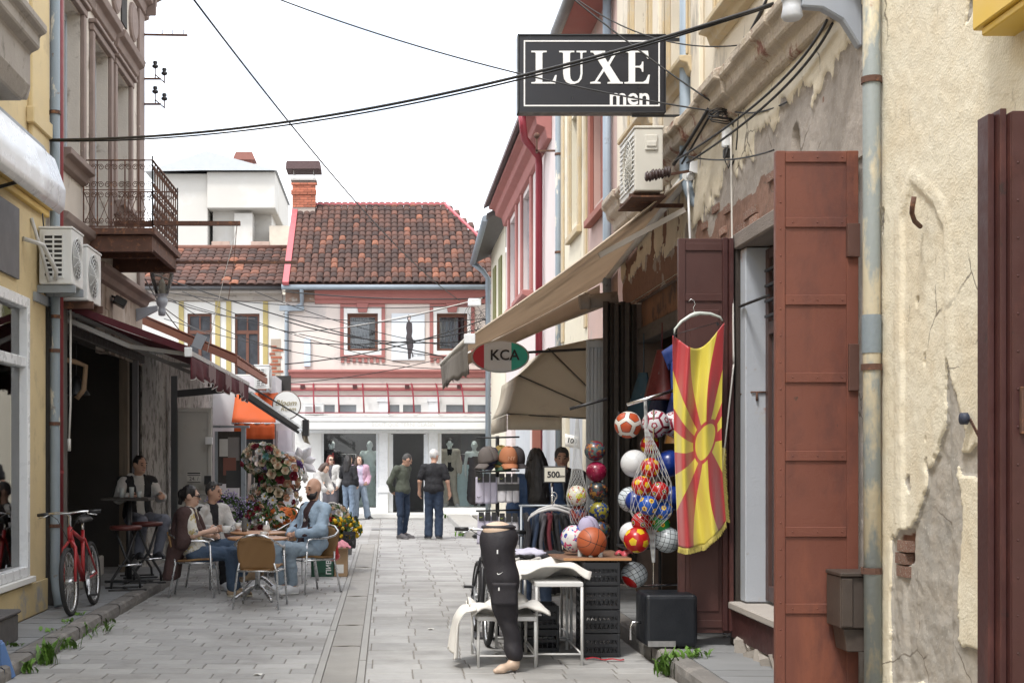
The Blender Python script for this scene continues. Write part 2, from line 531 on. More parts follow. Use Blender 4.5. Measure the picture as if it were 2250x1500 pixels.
# sunken drain cover strip of worn asphalt between concrete edges
def drainfn(s, t):
    x = DR0+.065+(DR1-DR0-.13)*s; yy = 7.2+18.8*t
    wob = .012*math.sin(yy*1.9)+.01*math.sin(yy*4.3)
    return (x+wob*(1-abs(2*s-1)), yy, -.0+.005-.007*(1-abs(2*s-1))+.002*math.sin(yy*7+s*9))
dr = MB().grid(8, 160, drainfn, 0)
yy = 7.2
while yy < 25.9:
    L = RN.uniform(1.5,2.6)
    L = min(L, 26-yy)
    for a in (DR0, DR1-.062):
        dr.b2(a+.004, a+.058, yy+.006, yy+L-.006, -.03, .006+RN.uniform(0,.004), m=1)
    yy += L
for yc in (11.9, 13.4, 16.2, 20.5):
    dr.tube([(DR0+.07+.03*i, yc+.05*math.sin(i*.35), .004) for i in range(9)], .006, 4, m=2)
ST('drain_strip', dr, [m_asph, m_cedge, m_mortar], street)

# left pavement, its kerb, and the right pavement
pav = ST('pavement', MB().b2(-4.9,-2.97,-6,19.4,-.04,.085), m_mortar)
slab_me = MB().add([(-.5,-.5,-.03),(.5,-.5,-.03),(.5,.5,-.03),(-.5,.5,-.03),(-.492,-.492,0),(.492,-.492,0),(.492,.492,0),(-.492,.492,0)],
                   [(4,5,6,7),(0,1,5,4),(1,2,6,5),(2,3,7,6),(3,0,4,7)]).mesh('slab', m_slab)
y = 8.6
while y < 19.2:
    w = RN.uniform(.28,.42)
    for (a,b) in ((-3.46,-2.98),):
        inst('slab', slab_me, pav, ((a+b)/2, y+w/2, .1+RN.uniform(-.003,.003)), (RN.uniform(-.006,.006),RN.uniform(-.006,.006),0), (b-a, w-.006, 1))
    if y > 14.2:
        inst('slab', slab_me, pav, (-3.9, y+w/2, .1+RN.uniform(-.003,.003)), (0,RN.uniform(-.004,.004),0), (.86, w-.006, 1))
    y += w
def kerb_mesh(name):
    b = MB()
    def fn(s,t):
        prof = [(-.085,-.05),(-.085,.1),(-.07,.112),(.05,.115),(.078,.1),(.085,.05),(.085,-.05)]
        i = min(int(s*6+1e-6),6); p = prof[i]
        n = .008*(vnoise(t*9,i*1.7,0,3)-.5)
        return (p[0]+n*1.6, t-.5, p[1]+n)
    b.grid(6, 9, fn, sm=False)
    return b.mesh(name, m_kerb)
kme = kerb_mesh('kerb_stone')
kerb = ST('kerb', MB().b2(-2.96,-2.83,-6,9,-.04,.1), m_kerb)
y = 9.05
while y < 17.2:
    L = RN.uniform(.7,1.0)
    inst('kerb_stone', kme, kerb, (-2.885, y+L/2, -.004), (0,0,RN.uniform(-.008,.008)), (1,L-.012,1))
    y += L
kerb2 = ST('kerb', MB().b2(2.17,2.3,-6,9,-.04,.12), m_kerb)
pav2 = ST('pavement', MB().b2(2.3,6,-6,36.9,-.04,.1), m_mortar)
y = 9.05
while y < 33:
    L = RN.uniform(.8,1.2)
    inst('kerb_stone', kme, kerb2, (2.235, y+L/2, .012), (0,0,math.pi+RN.uniform(-.006,.006)), (1,L-.012,1.02))
    y += L
y = 8.9
while y < 16:
    w = RN.uniform(.16,.3)
    inst('slab', slab_me, pav2, (2.62, y+w/2, .122+RN.uniform(-.003,.003)), (RN.uniform(-.006,.006),RN.uniform(-.006,.006),0), (.6, w-.006, 1))
    if 11.2 < y: inst('slab', slab_me, pav2, (3.5, y+w/2, .121), (0,0,0), (1.15, w-.006, 1))
    y += w

# ================================================================== LEFT: YELLOW BUILDING
XL = -3.5
yb = T('yellow_building', 'yellow plastered building on the left with a large white framed shop window', 'building', (XL,12,0))
b = MB(); wallX(b, XL, -4, 14.0, 0, 9, [(9.6,13.29,.5,3.2)], .16, -1)
b.quad((XL,14.0,0),(-9,14.0,0),(-9,14.0,9),(XL,14.0,9)); b.quad((XL,-4,9),(XL,14.0,9),(-9,14.0,9),(-9,-4,9))
P('wall', b, m_plaster_y, yb)
P('plinth', MB().b2(XL,XL+.03,8,13.98,.1,.42), mat('damp_yellow_plinth', (.50,.40,.22), .9, .15, 2, .4, 50, patches=[((.30,.29,.27),2.2,.56,.05)]), yb, bevel=.006)
win = P('window', MB().b2(XL-.14,XL+.03,13.19,13.288,.502,3.198).b2(XL-.14,XL+.03,9.602,13.19,3.09,3.198).b2(XL-.14,XL+.03,9.602,13.19,.502,.60)
  .b2(XL-.12,XL+.015,9.602,13.19,2.52,2.62).b2(XL-.12,XL+.015,11.35,11.43,.60,2.52).b2(XL-.12,XL+.015,11.35,11.43,2.62,3.09), m_pvc, yb, bevel=.008)
P('pane', MB().quad((XL-.05,9.6,.55),(XL-.05,13.2,.55),(XL-.05,13.2,3.1),(XL-.05,9.6,3.1)), glass('shop_glass', (.8,.85,.87), 1.0, .25), win)
P('sill', MB().b2(XL-.02,XL+.07,9.5,13.36,.44,.498), m_white, yb, bevel=.006)
room = MB()
room.quad((-5.6,9,0),(-5.6,13.9,0),(-5.6,13.9,3.4),(-5.6,9,3.4)); room.quad((XL-.02,13.9,0),(-5.6,13.9,0),(-5.6,13.9,3.4),(XL-.02,13.9,3.4))
room.quad((XL-.02,9,0),(-5.6,9,0),(-5.6,9,3.4),(XL-.02,9,3.4)); room.quad((XL-.02,9,.3),(XL-.02,13.9,.3),(-5.6,13.9,.3),(-5.6,9,.3)); room.quad((XL-.02,9,3.4),(XL-.02,13.9,3.4),(-5.6,13.9,3.4),(-5.6,9,3.4))
P('interior', room, mat('shop_interior', (.16,.15,.14), .9), yb)
sc1 = MB()
for (z0,z1,dx) in ((4.10,4.17,.05),(4.173,4.27,.09),(4.273,4.32,.14)): sc1.b2(XL,XL+dx,-4,13.97,z0,z1)
P('string_course', sc1, m_plaster_y2, yb, bevel=.008)
P('corner_pilaster', MB().b2(XL,XL+.05,13.3,13.96,4.33,9).b2(XL,XL+.08,13.24,13.98,4.9,5.06), m_plaster_y, yb, bevel=.01)
bay = MB()
bay.prism([(XL,4.63),(-3.05,4.63),(-2.98,4.75),(-2.98,5.02),(-2.90,5.06),(-2.90,5.16),(-2.84,5.19),(-2.84,5.26),(XL,5.26)], 'y', 6.5, 11.42)
bay.prism([(11.42,4.63),(11.5,4.75),(11.5,4.95),(11.42,5.0)], 'x', XL, -3.0)
P('stone_balcony', bay, m_stone_g, yb, bevel=.012)
P('balcony_parapet', MB().b2(XL,-2.96,6.6,11.3,5.263,6.1), mat('pale_render', (.55,.50,.42), .9, .08, 3, .3, 50), yb, bevel=.01)
# lettered poster panel beside the window
TM('wall_poster', MB().b2(XL+.004,XL+.03,11.9,12.9,3.33,4.0), mat('grey_poster', (.10,.10,.11), .5, .4, 3, 0), 'dark grey advertising panel on the yellow wall under the white canopy', 'poster', (XL,12.4,3.33), bevel=.004)
# barrel canopy
can = T('barrel_canopy', 'white rolled plastic canopy with a grey metal rail on the yellow wall', 'canopy', (XL,11,4.3))
def canfn(s,t):
    p = [(-3.20,4.46),(-3.09,4.42),(-2.99,4.13),(-3.0,3.96),(-3.05,3.915),(-3.10,3.95)]
    f = s*5; k = min(int(f),4); g = f-k; g = g*g*(3-2*g) if k in (0,4) else g
    return (p[k][0]+(p[k+1][0]-p[k][0])*g, 7.5+5.2*t, p[k][1]+(p[k+1][1]-p[k][1])*g)
c = MB().grid(20, 6, canfn)
P('canopy_sheet', c, mat('white_plastic_sheet', (.70,.72,.74), .3, .02, 2, .02, 20), can, solid=.008)
P('rail', MB().b2(-3.32,-3.17,7.5,12.72,4.40,4.52).b2(-3.3,-3.19,7.5,12.73,4.523,4.55), m_steel, can, bevel=.006)
P('support_arm', MB().bar((XL,12.0,4.0),(-3.05,12.2,4.18),.03,.03).bar((XL,9.6,4.0),(-3.05,9.8,4.18),.03,.03), m_black, can)

# pipes at the joint between the two left buildings
def pipe(name, label, pts, r, mt, clips=(), group=None, clipm=None, cat='downpipe'):
    t = T(name, label, cat, pts[-1], group)
    P('tube', MB().tube(pts, r, 12), mt, t)
    if clips:
        q = MB()
        for (x,y,z) in clips:
            q.lathe([(r*1.02,-.018),(r*1.18,-.018),(r*1.18,.018),(r*1.02,.018)], (x,y,z), 12)
        P('bracket', q, clipm or m_rust, t)
    return t
m_oldpipe = mat('flaking_grey_pipe', (.20,.24,.27), .6, .14, 4, .25, 50, patches=[((.50,.47,.40),3,.60,.02,(1,1,.35)),((.16,.12,.10),5,.68,.03)])
pipe('downpipe', 'grey downpipe on the corner between the yellow and the brown left buildings', [(-3.42,14.07,9),(-3.42,14.07,.42),(-3.40,14.05,.30),(-3.36,14.0,.13)], .052, m_oldpipe, [(-3.42,14.07,z) for z in (.95,2.0,2.75,3.1,5.2)])
pipe('red_downpipe', 'thin dark red downpipe beside the bicycle', [(-3.40,14.22,9),(-3.40,14.22,.12)], .032, m_redpipe, [(-3.40,14.22,z) for z in (1.5,4.4)], clipm=m_redpipe)

# air conditioners
def ac_unit(name, label, x0, x1, y0, y1, z0, z1, fan='x+', group=None, tint=(.66,.67,.66), old=0):
    """case with louvred end towards -Y and a round fan grille on the street side"""
    t = T(name, label, 'air conditioner', ((x0+x1)/2,(y0+y1)/2,z0), group)
    mc = mat('ac_case_%d' % int(tint[0]*100), tint, .4, .05, 4, .05, 40, patches=[((.42,.38,.32),3.5,.70,.05)] if old else ())
    P('case', MB().b2(x0,x1,y0,y1,z0,z1), mc, t, bevel=.012, seg=2)
    P('top_lid', MB().b2(x0-.008,x1+.008,y0-.008,y1+.008,z1+.001,z1+.025), mc, t, bevel=.006)
    if fan in ('x+','x-'):
        xf = x1 if fan == 'x+' else x0; sg = 1 if fan == 'x+' else -1
        cy = y0+(y1-y0)*.42; cz = (z0+z1)/2; rr = min(y1-y0, z1-z0)*.42
        f = MB()
        for k in range(1,7):
            f.tube([(xf+sg*(.012+.02*(1-k/6)), cy+rr*k/6*math.cos(a*math.pi/12), cz+rr*k/6*math.sin(a*math.pi/12)) for a in range(25)], .004, 4, caps=False)
        for k in range(12):
            a = k*math.pi/6
            f.bar((xf+sg*.03,cy,cz),(xf+sg*.012,cy+rr*math.cos(a),cz+rr*math.sin(a)),.004,.004)
        P('fan_grille', f, mc, t)
        P('fan_opening', MB().lathe([(rr*.97,0),(.001,0)], (xf+sg*.004,cy,cz), 20, ax='x'), m_black, t)
    if fan == 'x-':
        s = MB()
        for k in range(11):
            z = z0+.06+(z1-z0-.12)*k/10
            s.b2(x0-.012,x0-.002,y0+.03,y1-.03,z,z+.012)
        P('coil_grille', s, m_white, t)
        P('service_cover', MB().b2(x0+(x1-x0)*.35,x0+(x1-x0)*.8,y0-.018,y0-.001,z1-.2,z1-.06).b2(x0+(x1-x0)*.4,x0+(x1-x0)*.75,y0-.03,y0-.0185,z1-.17,z1-.12), mc, t, bevel=.006)
    else:
        s, d = MB(), MB()
        w = (x1-x0); n = 9
        for k in range(n+1):
            z = z0+.07+(z1-z0-.13)*k/n
            s.b2(x0+.05,x1-.09,y0-.014,y0-.002,z-.009,z+.009)
        for xx in (x0+.05, x0+.05+(w-.14)/2, x1-.09): s.b2(xx-.008,xx+.008,y0-.0165,y0-.001,z0+.06,z1-.05)
        d.b2(x0+.05,x1-.09,y0-.0008,y0+.02,z0+.07,z1-.06)
        P('end_grille', s, mc, t); P('grille_opening', MB().b2(x0+.052,x1-.092,y0-.006,y0-.001,z0+.075,z1-.065), m_black, t)
    return t
a1 = ac_unit('air_conditioner', 'white air conditioner nearest on the left wall with black slots in its end', -3.47, -3.14, 13.62, 14.12, 3.38, 3.93)
P('bracket', MB().b2(XL,-3.12,13.66,13.70,3.3,3.375).b2(XL,-3.12,14.02,14.06,3.3,3.375).b2(XL+.001,XL+.03,13.5,14.2,3.2,3.29), m_steel, a1)
a2 = ac_unit('air_conditioner', 'white air conditioner just behind the slotted one, beside the red downpipe', -3.46, -3.14, 14.32, 15.0, 3.30, 3.86)
P('bracket', MB().b2(XL,-3.1,14.4,14.44,3.22,3.297).b2(XL,-3.1,14.88,14.92,3.22,3.297), m_rust, a2)
TM('insulated_hose', MB().tube([(-3.49,13.1,3.75),(-3.35,13.3,3.72),(-3.28,13.55,3.5),(-3.3,13.6,3.42)], .022, 8).tube([(-3.49,13.4,4.0),(-3.42,13.5,3.7),(-3.36,13.6,3.4)], .018, 8), mat('hose_lagging', (.55,.55,.54), .8), 'white lagged hose running into the slotted air conditioner', 'hose', (-3.49,13.4,3.7))

# ================================================================== LEFT: BROWN BUILDING OVER THE CAFE
bb = T('brown_building', 'worn beige and mauve tall house over the cafe with an iron balcony', 'building', (XL,17,0))
wins = [(14.65,15.55,4.97,6.68),(16.2,17.1,4.32,6.65),(17.55,18.45,4.97,6.65)]
b = MB(); wallX(b, XL, 14.0, 19.5, 3.36, 8.6, wins, .19, -1)
b.quad((XL,19.5,3.36),(-9,19.5,3.36),(-9,19.5,8.6),(XL,19.5,8.6)); b.quad((XL,14.0,3.36),(XL,19.5,3.36),(-9,19.5,3.36),(-9,14.0,3.36)); b.quad((XL,14,8.6),(XL,19.5,8.6),(-9,19.5,8.6),(-9,14,8.6))
P('wall', b, m_brown_pl, bb)
for (a,c,z0,z1) in wins:
    fr = P('window', MB().b2(XL-.19,XL-.14,a+.001,a+.07,z0,z1-.002).b2(XL-.19,XL-.14,c-.07,c-.001,z0,z1-.002).b2(XL-.19,XL-.14,a+.07,c-.07,z1-.09,z1-.002).b2(XL-.19,XL-.14,(a+c)/2-.03,(a+c)/2+.03,z0,z1-.09).b2(XL-.19,XL-.14,a+.07,c-.07,z0,z0+.07), mat('pale_blue_frame', (.42,.47,.52), .6, .15, 6, .2, 40), bb)
    P('pane', MB().quad((XL-.17,a,z0),(XL-.17,c,z0),(XL-.17,c,z1),(XL-.17,a,z1)), mat('dusty_pane', (.07,.08,.09), .25, .3, 3, 0), fr)
for (a,c,z0,z1) in wins:
    q = MB()
    for (e0,e1) in ((a-.15,a-.03),(c+.03,c+.15)): q.b2(XL+.001,XL+.05,e0,e1,z0-.05,z1+.02)
    q.b2(XL+.001,XL+.06,a-.17,c+.17,z1+.02,z1+.1).b2(XL+.001,XL+.1,a-.19,c+.19,z1+.103,z1+.15)
    P('window_surround', q, m_mauve, bb, bevel=.008)
P('sill', MB().prism([(XL,4.75),(XL+.06,4.78),(XL+.09,4.86),(XL+.15,4.88),(XL+.15,4.95),(XL,4.95)],'y',14.5,15.7).prism([(XL,4.75),(XL+.06,4.78),(XL+.09,4.86),(XL+.15,4.88),(XL+.15,4.95),(XL,4.95)],'y',17.45,18.6), m_mauve, bb, bevel=.006)
hood = MB()
for (a,c) in ((15.75,17.35),(17.5,18.95)):
    hood.prism([(XL,6.92),(XL+.05,6.93),(XL+.07,7.02),(XL+.14,7.05),(XL+.16,7.13),(XL,7.16)],'y',a,c)
hood.prism([(XL,6.55),(XL+.05,6.57),(XL+.07,6.63),(XL+.14,6.66),(XL,6.7)],'y',14.3,14.6)
P('hood_mould', hood, m_mauve, bb, bevel=.006)
md = MB()
for yc in (16.5, 17.55, 18.75):
    md.lathe([(.001,.05),(.22,.05),(.26,.03),(.27,.001)], (XL,yc,7.62), 20, ax='x')
md.b2(XL+.001,XL+.02,17.95,18.3,7.38,7.85,m=1)
P('medallion', md, [m_mauve, m_dark], bb)
cor = MB()
prof = [(0,7.95),(.06,7.97),(.08,8.08),(.16,8.12),(.18,8.22),(.3,8.28),(.34,8.4),(.34,8.5),(0,8.6)]
cor.prism([(XL+p[0],p[1]) for p in prof],'y',14.05,19.75)
cor.prism([(19.5+p[0]*.7,p[1]) for p in prof],'x',-9,XL+.2)
P('cornice', cor, m_mauve, bb, bevel=.006)
P('quoin_strip', MB().b2(XL+.001,XL+.045,19.1,19.49,3.9,7.94).b2(XL+.001,XL+.03,14.28,14.5,4.4,7.9), m_mauve, bb, bevel=.008)
bc = [(0,4.02),(.07,4.05),(.09,4.13),(.15,4.16),(.17,4.23),(0,4.27)]
P('string_course', MB().prism([(XL+p[0],p[1]) for p in bc],'y',14.3,16.05).prism([(XL+p[0],p[1]) for p in [(0,3.78),(.07,3.8),(.1,3.87),(.18,3.9),(.18,3.96),(0,3.98)]],'y',16.1,19.56), m_mauve, bb, bevel=.006)
# lower plaster fragments over the cafe opening
lp = MB(); wallX(lp, XL+.012, 16.35, 19.48, 2.95, 3.78, [(16.9,17.15,2.95,3.5)], .12, -1)
P('lower_wall', lp, mat('decayed_plaster', (.40,.34,.29), .95, .2, 3, .6, 40, patches=[((.20,.15,.12),5,.56,.04,(1,1,.35)),((.52,.48,.44),4,.63,.04,(1,1,.3))]), bb)
# balcony
bal = P('balcony', MB().b2(XL,-2.66,15.64,17.58,4.21,4.28).b2(XL,-2.7,15.7,15.78,4.02,4.2).b2(XL,-2.7,17.44,17.52,4.02,4.2).b2(-2.76,-2.7,15.78,17.44,4.05,4.2).b2(XL,-2.72,16.5,16.56,4.06,4.2), m_rust, bb)
def scroll(mb, c, r, u, v, turns=1.5, n=16, sg=1, rad=.006):
    mb.tube([Vector(c)+Vector(u)*(r*(1-.72*i/n)*math.cos(sg*2*math.pi*turns*i/n))+Vector(v)*(r*(1-.72*i/n)*math.sin(sg*2*math.pi*turns*i/n)) for i in range(n+1)], rad, 4)
rail = MB()
z0, z1 = 4.3, 5.06
def railpanel(o, u, n, L, simple=False):
    o, u = Vector(o), Vector(u)
    for z in (z0, z1): rail.bar(o+Vector((0,0,z)), o+u*L+Vector((0,0,z)), .022, .014)
    rail.bar(o+Vector((0,0,z0+.42)), o+u*L+Vector((0,0,z0+.42)), .01, .008)
    for k in range(n+1):
        rail.bar(o+u*(L*k/n)+Vector((0,0,z0)), o+u*(L*k/n)+Vector((0,0,z1+(.05 if k in (0,n) else 0))), .014, .014, up=(0,1,0))
    for k in range(n):
        w = L/n; c = o+u*(w*(k+.5))
        rail.bar(o+u*(w*k)+Vector((0,0,z0)), o+u*(w*(k+1))+Vector((0,0,z0+.4)), .007, .007)
        rail.bar(o+u*(w*(k+1))+Vector((0,0,z0)), o+u*(w*k)+Vector((0,0,z0+.4)), .007, .007)
        for sg in (-1,1):
            for zz in (z0+.07, z0+.36, z0+.48, z1-.08):
                scroll(rail, c+u*(sg*.04)+Vector((0,0,zz)), .04, u*sg, (0,0,1 if zz > z0+.3 else -1), rad=.005, n=10)
railpanel((XL+.02,15.67,0), (1,0,0), 5, .79)
railpanel((-2.69,15.67,0), (0,1,0), 11, 1.87)
railpanel((XL+.02,17.54,0), (1,0,0), 5, .79)
P('railing', rail, m_rust, bal)
P('bracket_bar', MB().b2(-3.2,-1.72,16.0,16.05,4.37,4.42).b2(-2.7,-1.16,17.5,17.55,4.135,4.17).tube([(-1.76,16.02,4.37),(-1.8,16.02,3.9),(-1.86,16.02,3.5)],.004,4), m_rust, bal)
# insulators and antenna bar on its corner
def insulator(label, z, y=19.45):
    t = T('insulator_bracket', label, 'insulator', (XL+.05,y,z), 'iron insulator brackets on the house corner')
    P('arm', MB().bar((XL,y,z),(XL+.28,y,z),.025,.025).bar((XL+.2,y,z),(XL+.2,y,z+.16),.015,.015,up=(0,1,0)).bar((XL+.2,y,z+.06),(XL+.34,y,z-.06),.015,.015).bar((XL+.33,y,z-.05),(XL+.33,y,z+.12),.015,.015,up=(0,1,0)), m_rust, t)
    for (dx,dz) in ((.2,.2),(.33,.1)):
        P('insulator', MB().lathe([(.001,.06),(.03,.05),(.035,.02),(.02,.005),(.045,-.01),(.045,-.035),(.02,-.05),(.001,-.05)], (XL+dx,y,z+dz), 10), m_black, t)
insulator('upper pair of dark insulators on the brown house corner', 7.04)
insulator('lower pair of dark insulators on the brown house corner', 6.68)
TM('iron_rod', MB().bar((XL,19.45,7.67),(XL+.66,19.45,7.66),.03,.025).bar((XL+.3,19.45,7.67),(XL+.3,19.45,7.74),.01,.01,up=(0,1,0)).bar((XL+.45,19.45,7.67),(XL+.45,19.45,7.74),.01,.01,up=(0,1,0)).bar((XL+.6,19.45,7.67),(XL+.6,19.45,7.74),.01,.01,up=(0,1,0)), m_rust, 'rusty iron rod with short pins sticking out high on the brown house corner', 'rod', (XL,19.45,7.67))

# cafe room below
cafe = T('cafe', 'dark recessed cafe front under the burgundy awning', 'shop front', (-4.2,16.8,.1))
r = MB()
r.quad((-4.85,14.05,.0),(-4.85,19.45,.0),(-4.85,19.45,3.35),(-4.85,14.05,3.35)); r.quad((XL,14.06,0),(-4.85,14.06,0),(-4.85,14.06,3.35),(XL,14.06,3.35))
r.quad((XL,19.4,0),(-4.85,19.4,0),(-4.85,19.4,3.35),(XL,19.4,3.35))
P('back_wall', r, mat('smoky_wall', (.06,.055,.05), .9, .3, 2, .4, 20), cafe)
q = MB()
for k in range(13): P('slat', MB().b2(-4.44,-4.40,16.3+k*.2,16.47+k*.2,.12,2.45), m_darkwood, cafe, bevel=.006)
P('post', MB().b2(-3.62,-3.5,18.45,18.57,.1,2.98), mat('old_post_wood', (.20,.16,.12), .85, .25, 5, .4, 40, stretch=(5,5,.5)), cafe, bevel=.006)
P('post', MB().b2(-3.50,-3.42,18.75,18.83,.1,2.98), mat('grey_post', (.22,.22,.23), .7, .15, 5), cafe, bevel=.004)
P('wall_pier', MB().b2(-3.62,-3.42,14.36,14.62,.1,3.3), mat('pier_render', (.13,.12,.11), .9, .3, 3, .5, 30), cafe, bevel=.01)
P('post', MB().b2(-3.78,-3.70,15.5,15.58,.1,3.3).b2(-3.9,-3.86,16.1,16.2,.1,3.3), m_darkwood, cafe)
P('lintel', MB().b2(-3.64,-3.44,14.62,19.4,2.985,3.1), m_darkwood, cafe, bevel=.01)
P('door_step', MB().b2(-4.4,-3.75,17.0,18.1,.1,.36).b2(-4.4,-3.6,15.3,16.2,.1,.24), m_conc, cafe, bevel=.015)
P('panel', MB().b2(-4.1,-4.06,14.9,15.5,.4,2.2), mat('grey_panel', (.16,.16,.155), .7), cafe)
TM('hanging_lamp', MB().lathe([(.001,.16),(.04,.16),(.06,.1),(.16,-.05),(.155,-.06),(.05,.06)], (-3.55,15.6,2.42), 16).tube([(-3.55,15.6,2.55),(-3.55,15.6,3.3)],.006,5), m_black, 'black metal lamp shade hanging inside the dark cafe', 'lamp', (-3.55,15.6,2.4))
TM('flexible_duct', MB().tube([(-3.6,14.75,3.2),(-3.58,14.75,2.9),(-3.55,14.8,2.72),(-3.42,14.95,2.7),(-3.32,15.05,2.66),(-3.34,15.05,2.4),(-3.42,15.05,2.3)], .03, 8), mat('tan_hose', (.23,.15,.09), .8), 'tan flexible pipe looping under the burgundy awning', 'pipe', (-3.6,14.8,2.3))
# burgundy awning
aw = T('burgundy_awning', 'burgundy fabric awning with a scalloped valance over the cafe', 'awning', (XL,17.5,2.8))
XB, ZB, ZW = -2.12, 2.78, 3.28
P('fabric', MB().grid(6, 10, lambda s,t: (XL+(XB-XL)*s, 14.62+6.2*t, ZW+(ZB-ZW)*s-.03*math.sin(math.pi*s)+.012*math.sin(t*40)*math.sin(math.pi*s))), m_burg, aw, solid=.006)
P('edge_hem', MB().bar((XL,14.6,ZW+.02),(XB,14.6,ZB+.02),.012,.075), m_burg, aw)
def valfn(s,t):
    y = 14.64+6.16*s
    L = .25+.028*math.cos(s*2*math.pi*9)
    return (XB+.015+.025*math.sin(s*70)*t+.03*t*math.sin(s*11), y, ZB-.02-L*t)
m_val = mat('burgundy_valance', (.12,.025,.035), .8, .2, 5, .15, 100, trans=.3)
P('valance', MB().grid(110, 4, valfn), m_val, aw, solid=.004)
P('valance_hem', MB().tube([tuple(Vector(valfn(i/110,1))) for i in range(111)], .006, 4), mat('grey_binding', (.5,.47,.45), .8), aw)
q = MB()
for yc in (16.1, 17.75, 19.35):
    for k in range(7): q.b2(XB+.060,XB+.064,yc-.3+.095*k,yc-.3+.095*k+.04,ZB-.20-.02*((k*3)%4),ZB-.06+.012*((k*2)%3))
P('lettering', q, mat('faded_print', (.26,.19,.19), .8), aw)
P('front_bar', MB().bar((XB,14.6,ZB-.01),(XB,20.85,ZB-.01),.05,.05), mat('bar_grey', (.4,.4,.4), .5, .1), aw)
P('bar_end', MB().b2(XB-.04,XB+.04,14.55,14.598,ZB-.055,ZB+.045), m_pvc, aw, bevel=.006)
q = MB()
for yc in (14.75, 17.4, 20.5): q.bar((XL,yc,ZW-.12),(-2.8,yc+.1,ZB+.08),.04,.05).bar((-2.8,yc+.1,ZB+.08),(XB,yc,ZB-.02),.035,.045)
q.b2(XL+.01,XL+.1,14.62,20.8,ZW-.06,ZW+.04)
P('folding_arm', q, mat('arm_grey', (.33,.32,.31), .5), aw)
TM('crank_rod', MB().tube([(-3.36,14.5,3.22),(-3.365,14.52,2.2),(-3.38,14.52,1.85)], .012, 6).tube([(-3.38,14.52,1.85),(-3.38,14.52,1.72)], .02, 6), m_cablew, 'white crank rod hanging from the near end of the burgundy awning', 'crank rod', (-3.38,14.5,1.7))

# wall lamp on the corner (and its copies are made later)
def wall_lantern(label, x, y, z, s=1.0):
    t = T('wall_lamp', label, 'lamp', (x,y,z))
    ml = mat('lamp_grey_paint', (.33,.36,.41), .45, .06, 4, .05)
    P('arm', MB().add(*_taper((x,y,z-.02),(x+.30*s,y,z+.06*s), .12*s,.05*s,.05*s)), ml, t, bevel=.008)
    P('neck', MB().lathe([(.03,-.06),(.05,-.05),(.055,.02),(.045,.06),(.075,.1),(.085,.16),(.06,.2),(.10,.24)], (x+.36*s,y,z), 16), ml, t)
    P('globe', MB().lathe([(.09,.24),(.13,.36),(.165,.50),(.17,.56)], (x+.36*s,y,z), 18), glass('lamp_glass', (.75,.76,.74), .6, .1), t)
    P('bulb', MB().lathe([(.02,.24),(.045,.28),(.05,.36),(.03,.44),(.001,.46)], (x+.36*s,y,z), 12), mat('bulb_white', (.7,.7,.66), .4), t)
    P('cap', MB().lathe([(.19,.555),(.2,.57),(.19,.59),(.13,.62),(.06,.645),(.001,.65)], (x+.36*s,y,z), 18), ml, t)
    return t
def _taper(a, b, w0, w1, d):
    a, b = Vector(a), Vector(b)
    v = []
    for p,w in ((a,w0),(b,w1)):
        v += [p+Vector((0,-d/2,-w/2-.5*w)), p+Vector((0,d/2,-w/2-.5*w)), p+Vector((0,d/2,w/2)), p+Vector((0,-d/2,w/2))]
    return v, [(3,2,1,0),(4,5,6,7),(0,1,5,4),(1,2,6,5),(2,3,7,6),(3,0,4,7)]
wall_lantern('grey street lantern with a clear bowl under the iron balcony', XL+.01, 19.0, 3.68)
TM('floodlight', MB().box((XL+.12,17.3,3.62),(.16,.24,.1),(0,.5,.2)).bar((XL,17.3,3.7),(XL+.1,17.3,3.66),.03,.03), m_black, 'small black floodlight on the brown house under the balcony', 'floodlight', (XL,17.3,3.6), bevel=.01)

# ================================================================== LEFT: LOW SHOPS BEYOND THE CAFE
low = T('low_shop', 'low rough walled shop with a rusty tiled lean-to roof behind the cafe', 'building', (XL,23,0))
m_rough = mat('crackled_render', (.33,.32,.30), .95, .25, 2.5, 1.0, 9, patches=[((.14,.13,.12),5,.55,.05)], bd=.06)
b = MB(); wallX(b, XL-.02, 19.5, 27.6, 0, 3.4, [(22.4,26.6,.1,2.4)], .3, -1)
b.quad((XL-.3,27,0),(-6,27,0),(-6,27,2.6),(XL-.3,27,2.6)); b.quad((-6,19.5,0),(-6,27.6,0),(-6,27.6,3.4),(-6,19.5,3.4)); b.quad((XL,19.52,0),(-6,19.52,0),(-6,19.52,3.4),(XL,19.52,3.4))
b.quad((XL-.02,19.5,3.4),(XL-.02,27.6,3.4),(-6,27.6,3.4),(-6,19.5,3.4))
P('wall', b, m_rough, low)
m_tin = mat('rusty_sheet_roof', (.20,.075,.05), .7, .2, 5, .3, 30, patches=[((.34,.24,.17),2.2,.6,.05),((.11,.05,.04),4,.62,.05)])
def leanfn(s,t): return (-4.0+1.7*s, 20.9+5.3*t, 3.93-.72*s+.012*math.cos(t*2*math.pi*22))
P('roof', MB().grid(4, 120, leanfn), m_tin, low, solid=.02)
P('fascia', MB().bar((-4.0,20.88,3.85),(-2.3,20.88,3.14),.03,.1).b2(-2.33,-2.29,20.9,26.2,3.06,3.17), mat('fascia_terracotta', (.26,.11,.075), .8, .15, 4, .2), low)
P('drain_post', MB().b2(-3.44,-3.34,21.75,21.85,0,2.95), mat('dark_steel_post', (.06,.065,.07), .5, .2), low, bevel=.005)
P('support_beam', MB().bar((-3.4,21.8,2.66),(-2.24,21.8,2.77),.08,.11), m_black, low)
TM('grey_plate', MB().box((-2.86,20.8,3.42),(.16,.04,.22),(0,.4,0)), m_steel, 'small grey metal plate on the lean-to roof edge', 'plate', (-2.86,20.8,3.3))
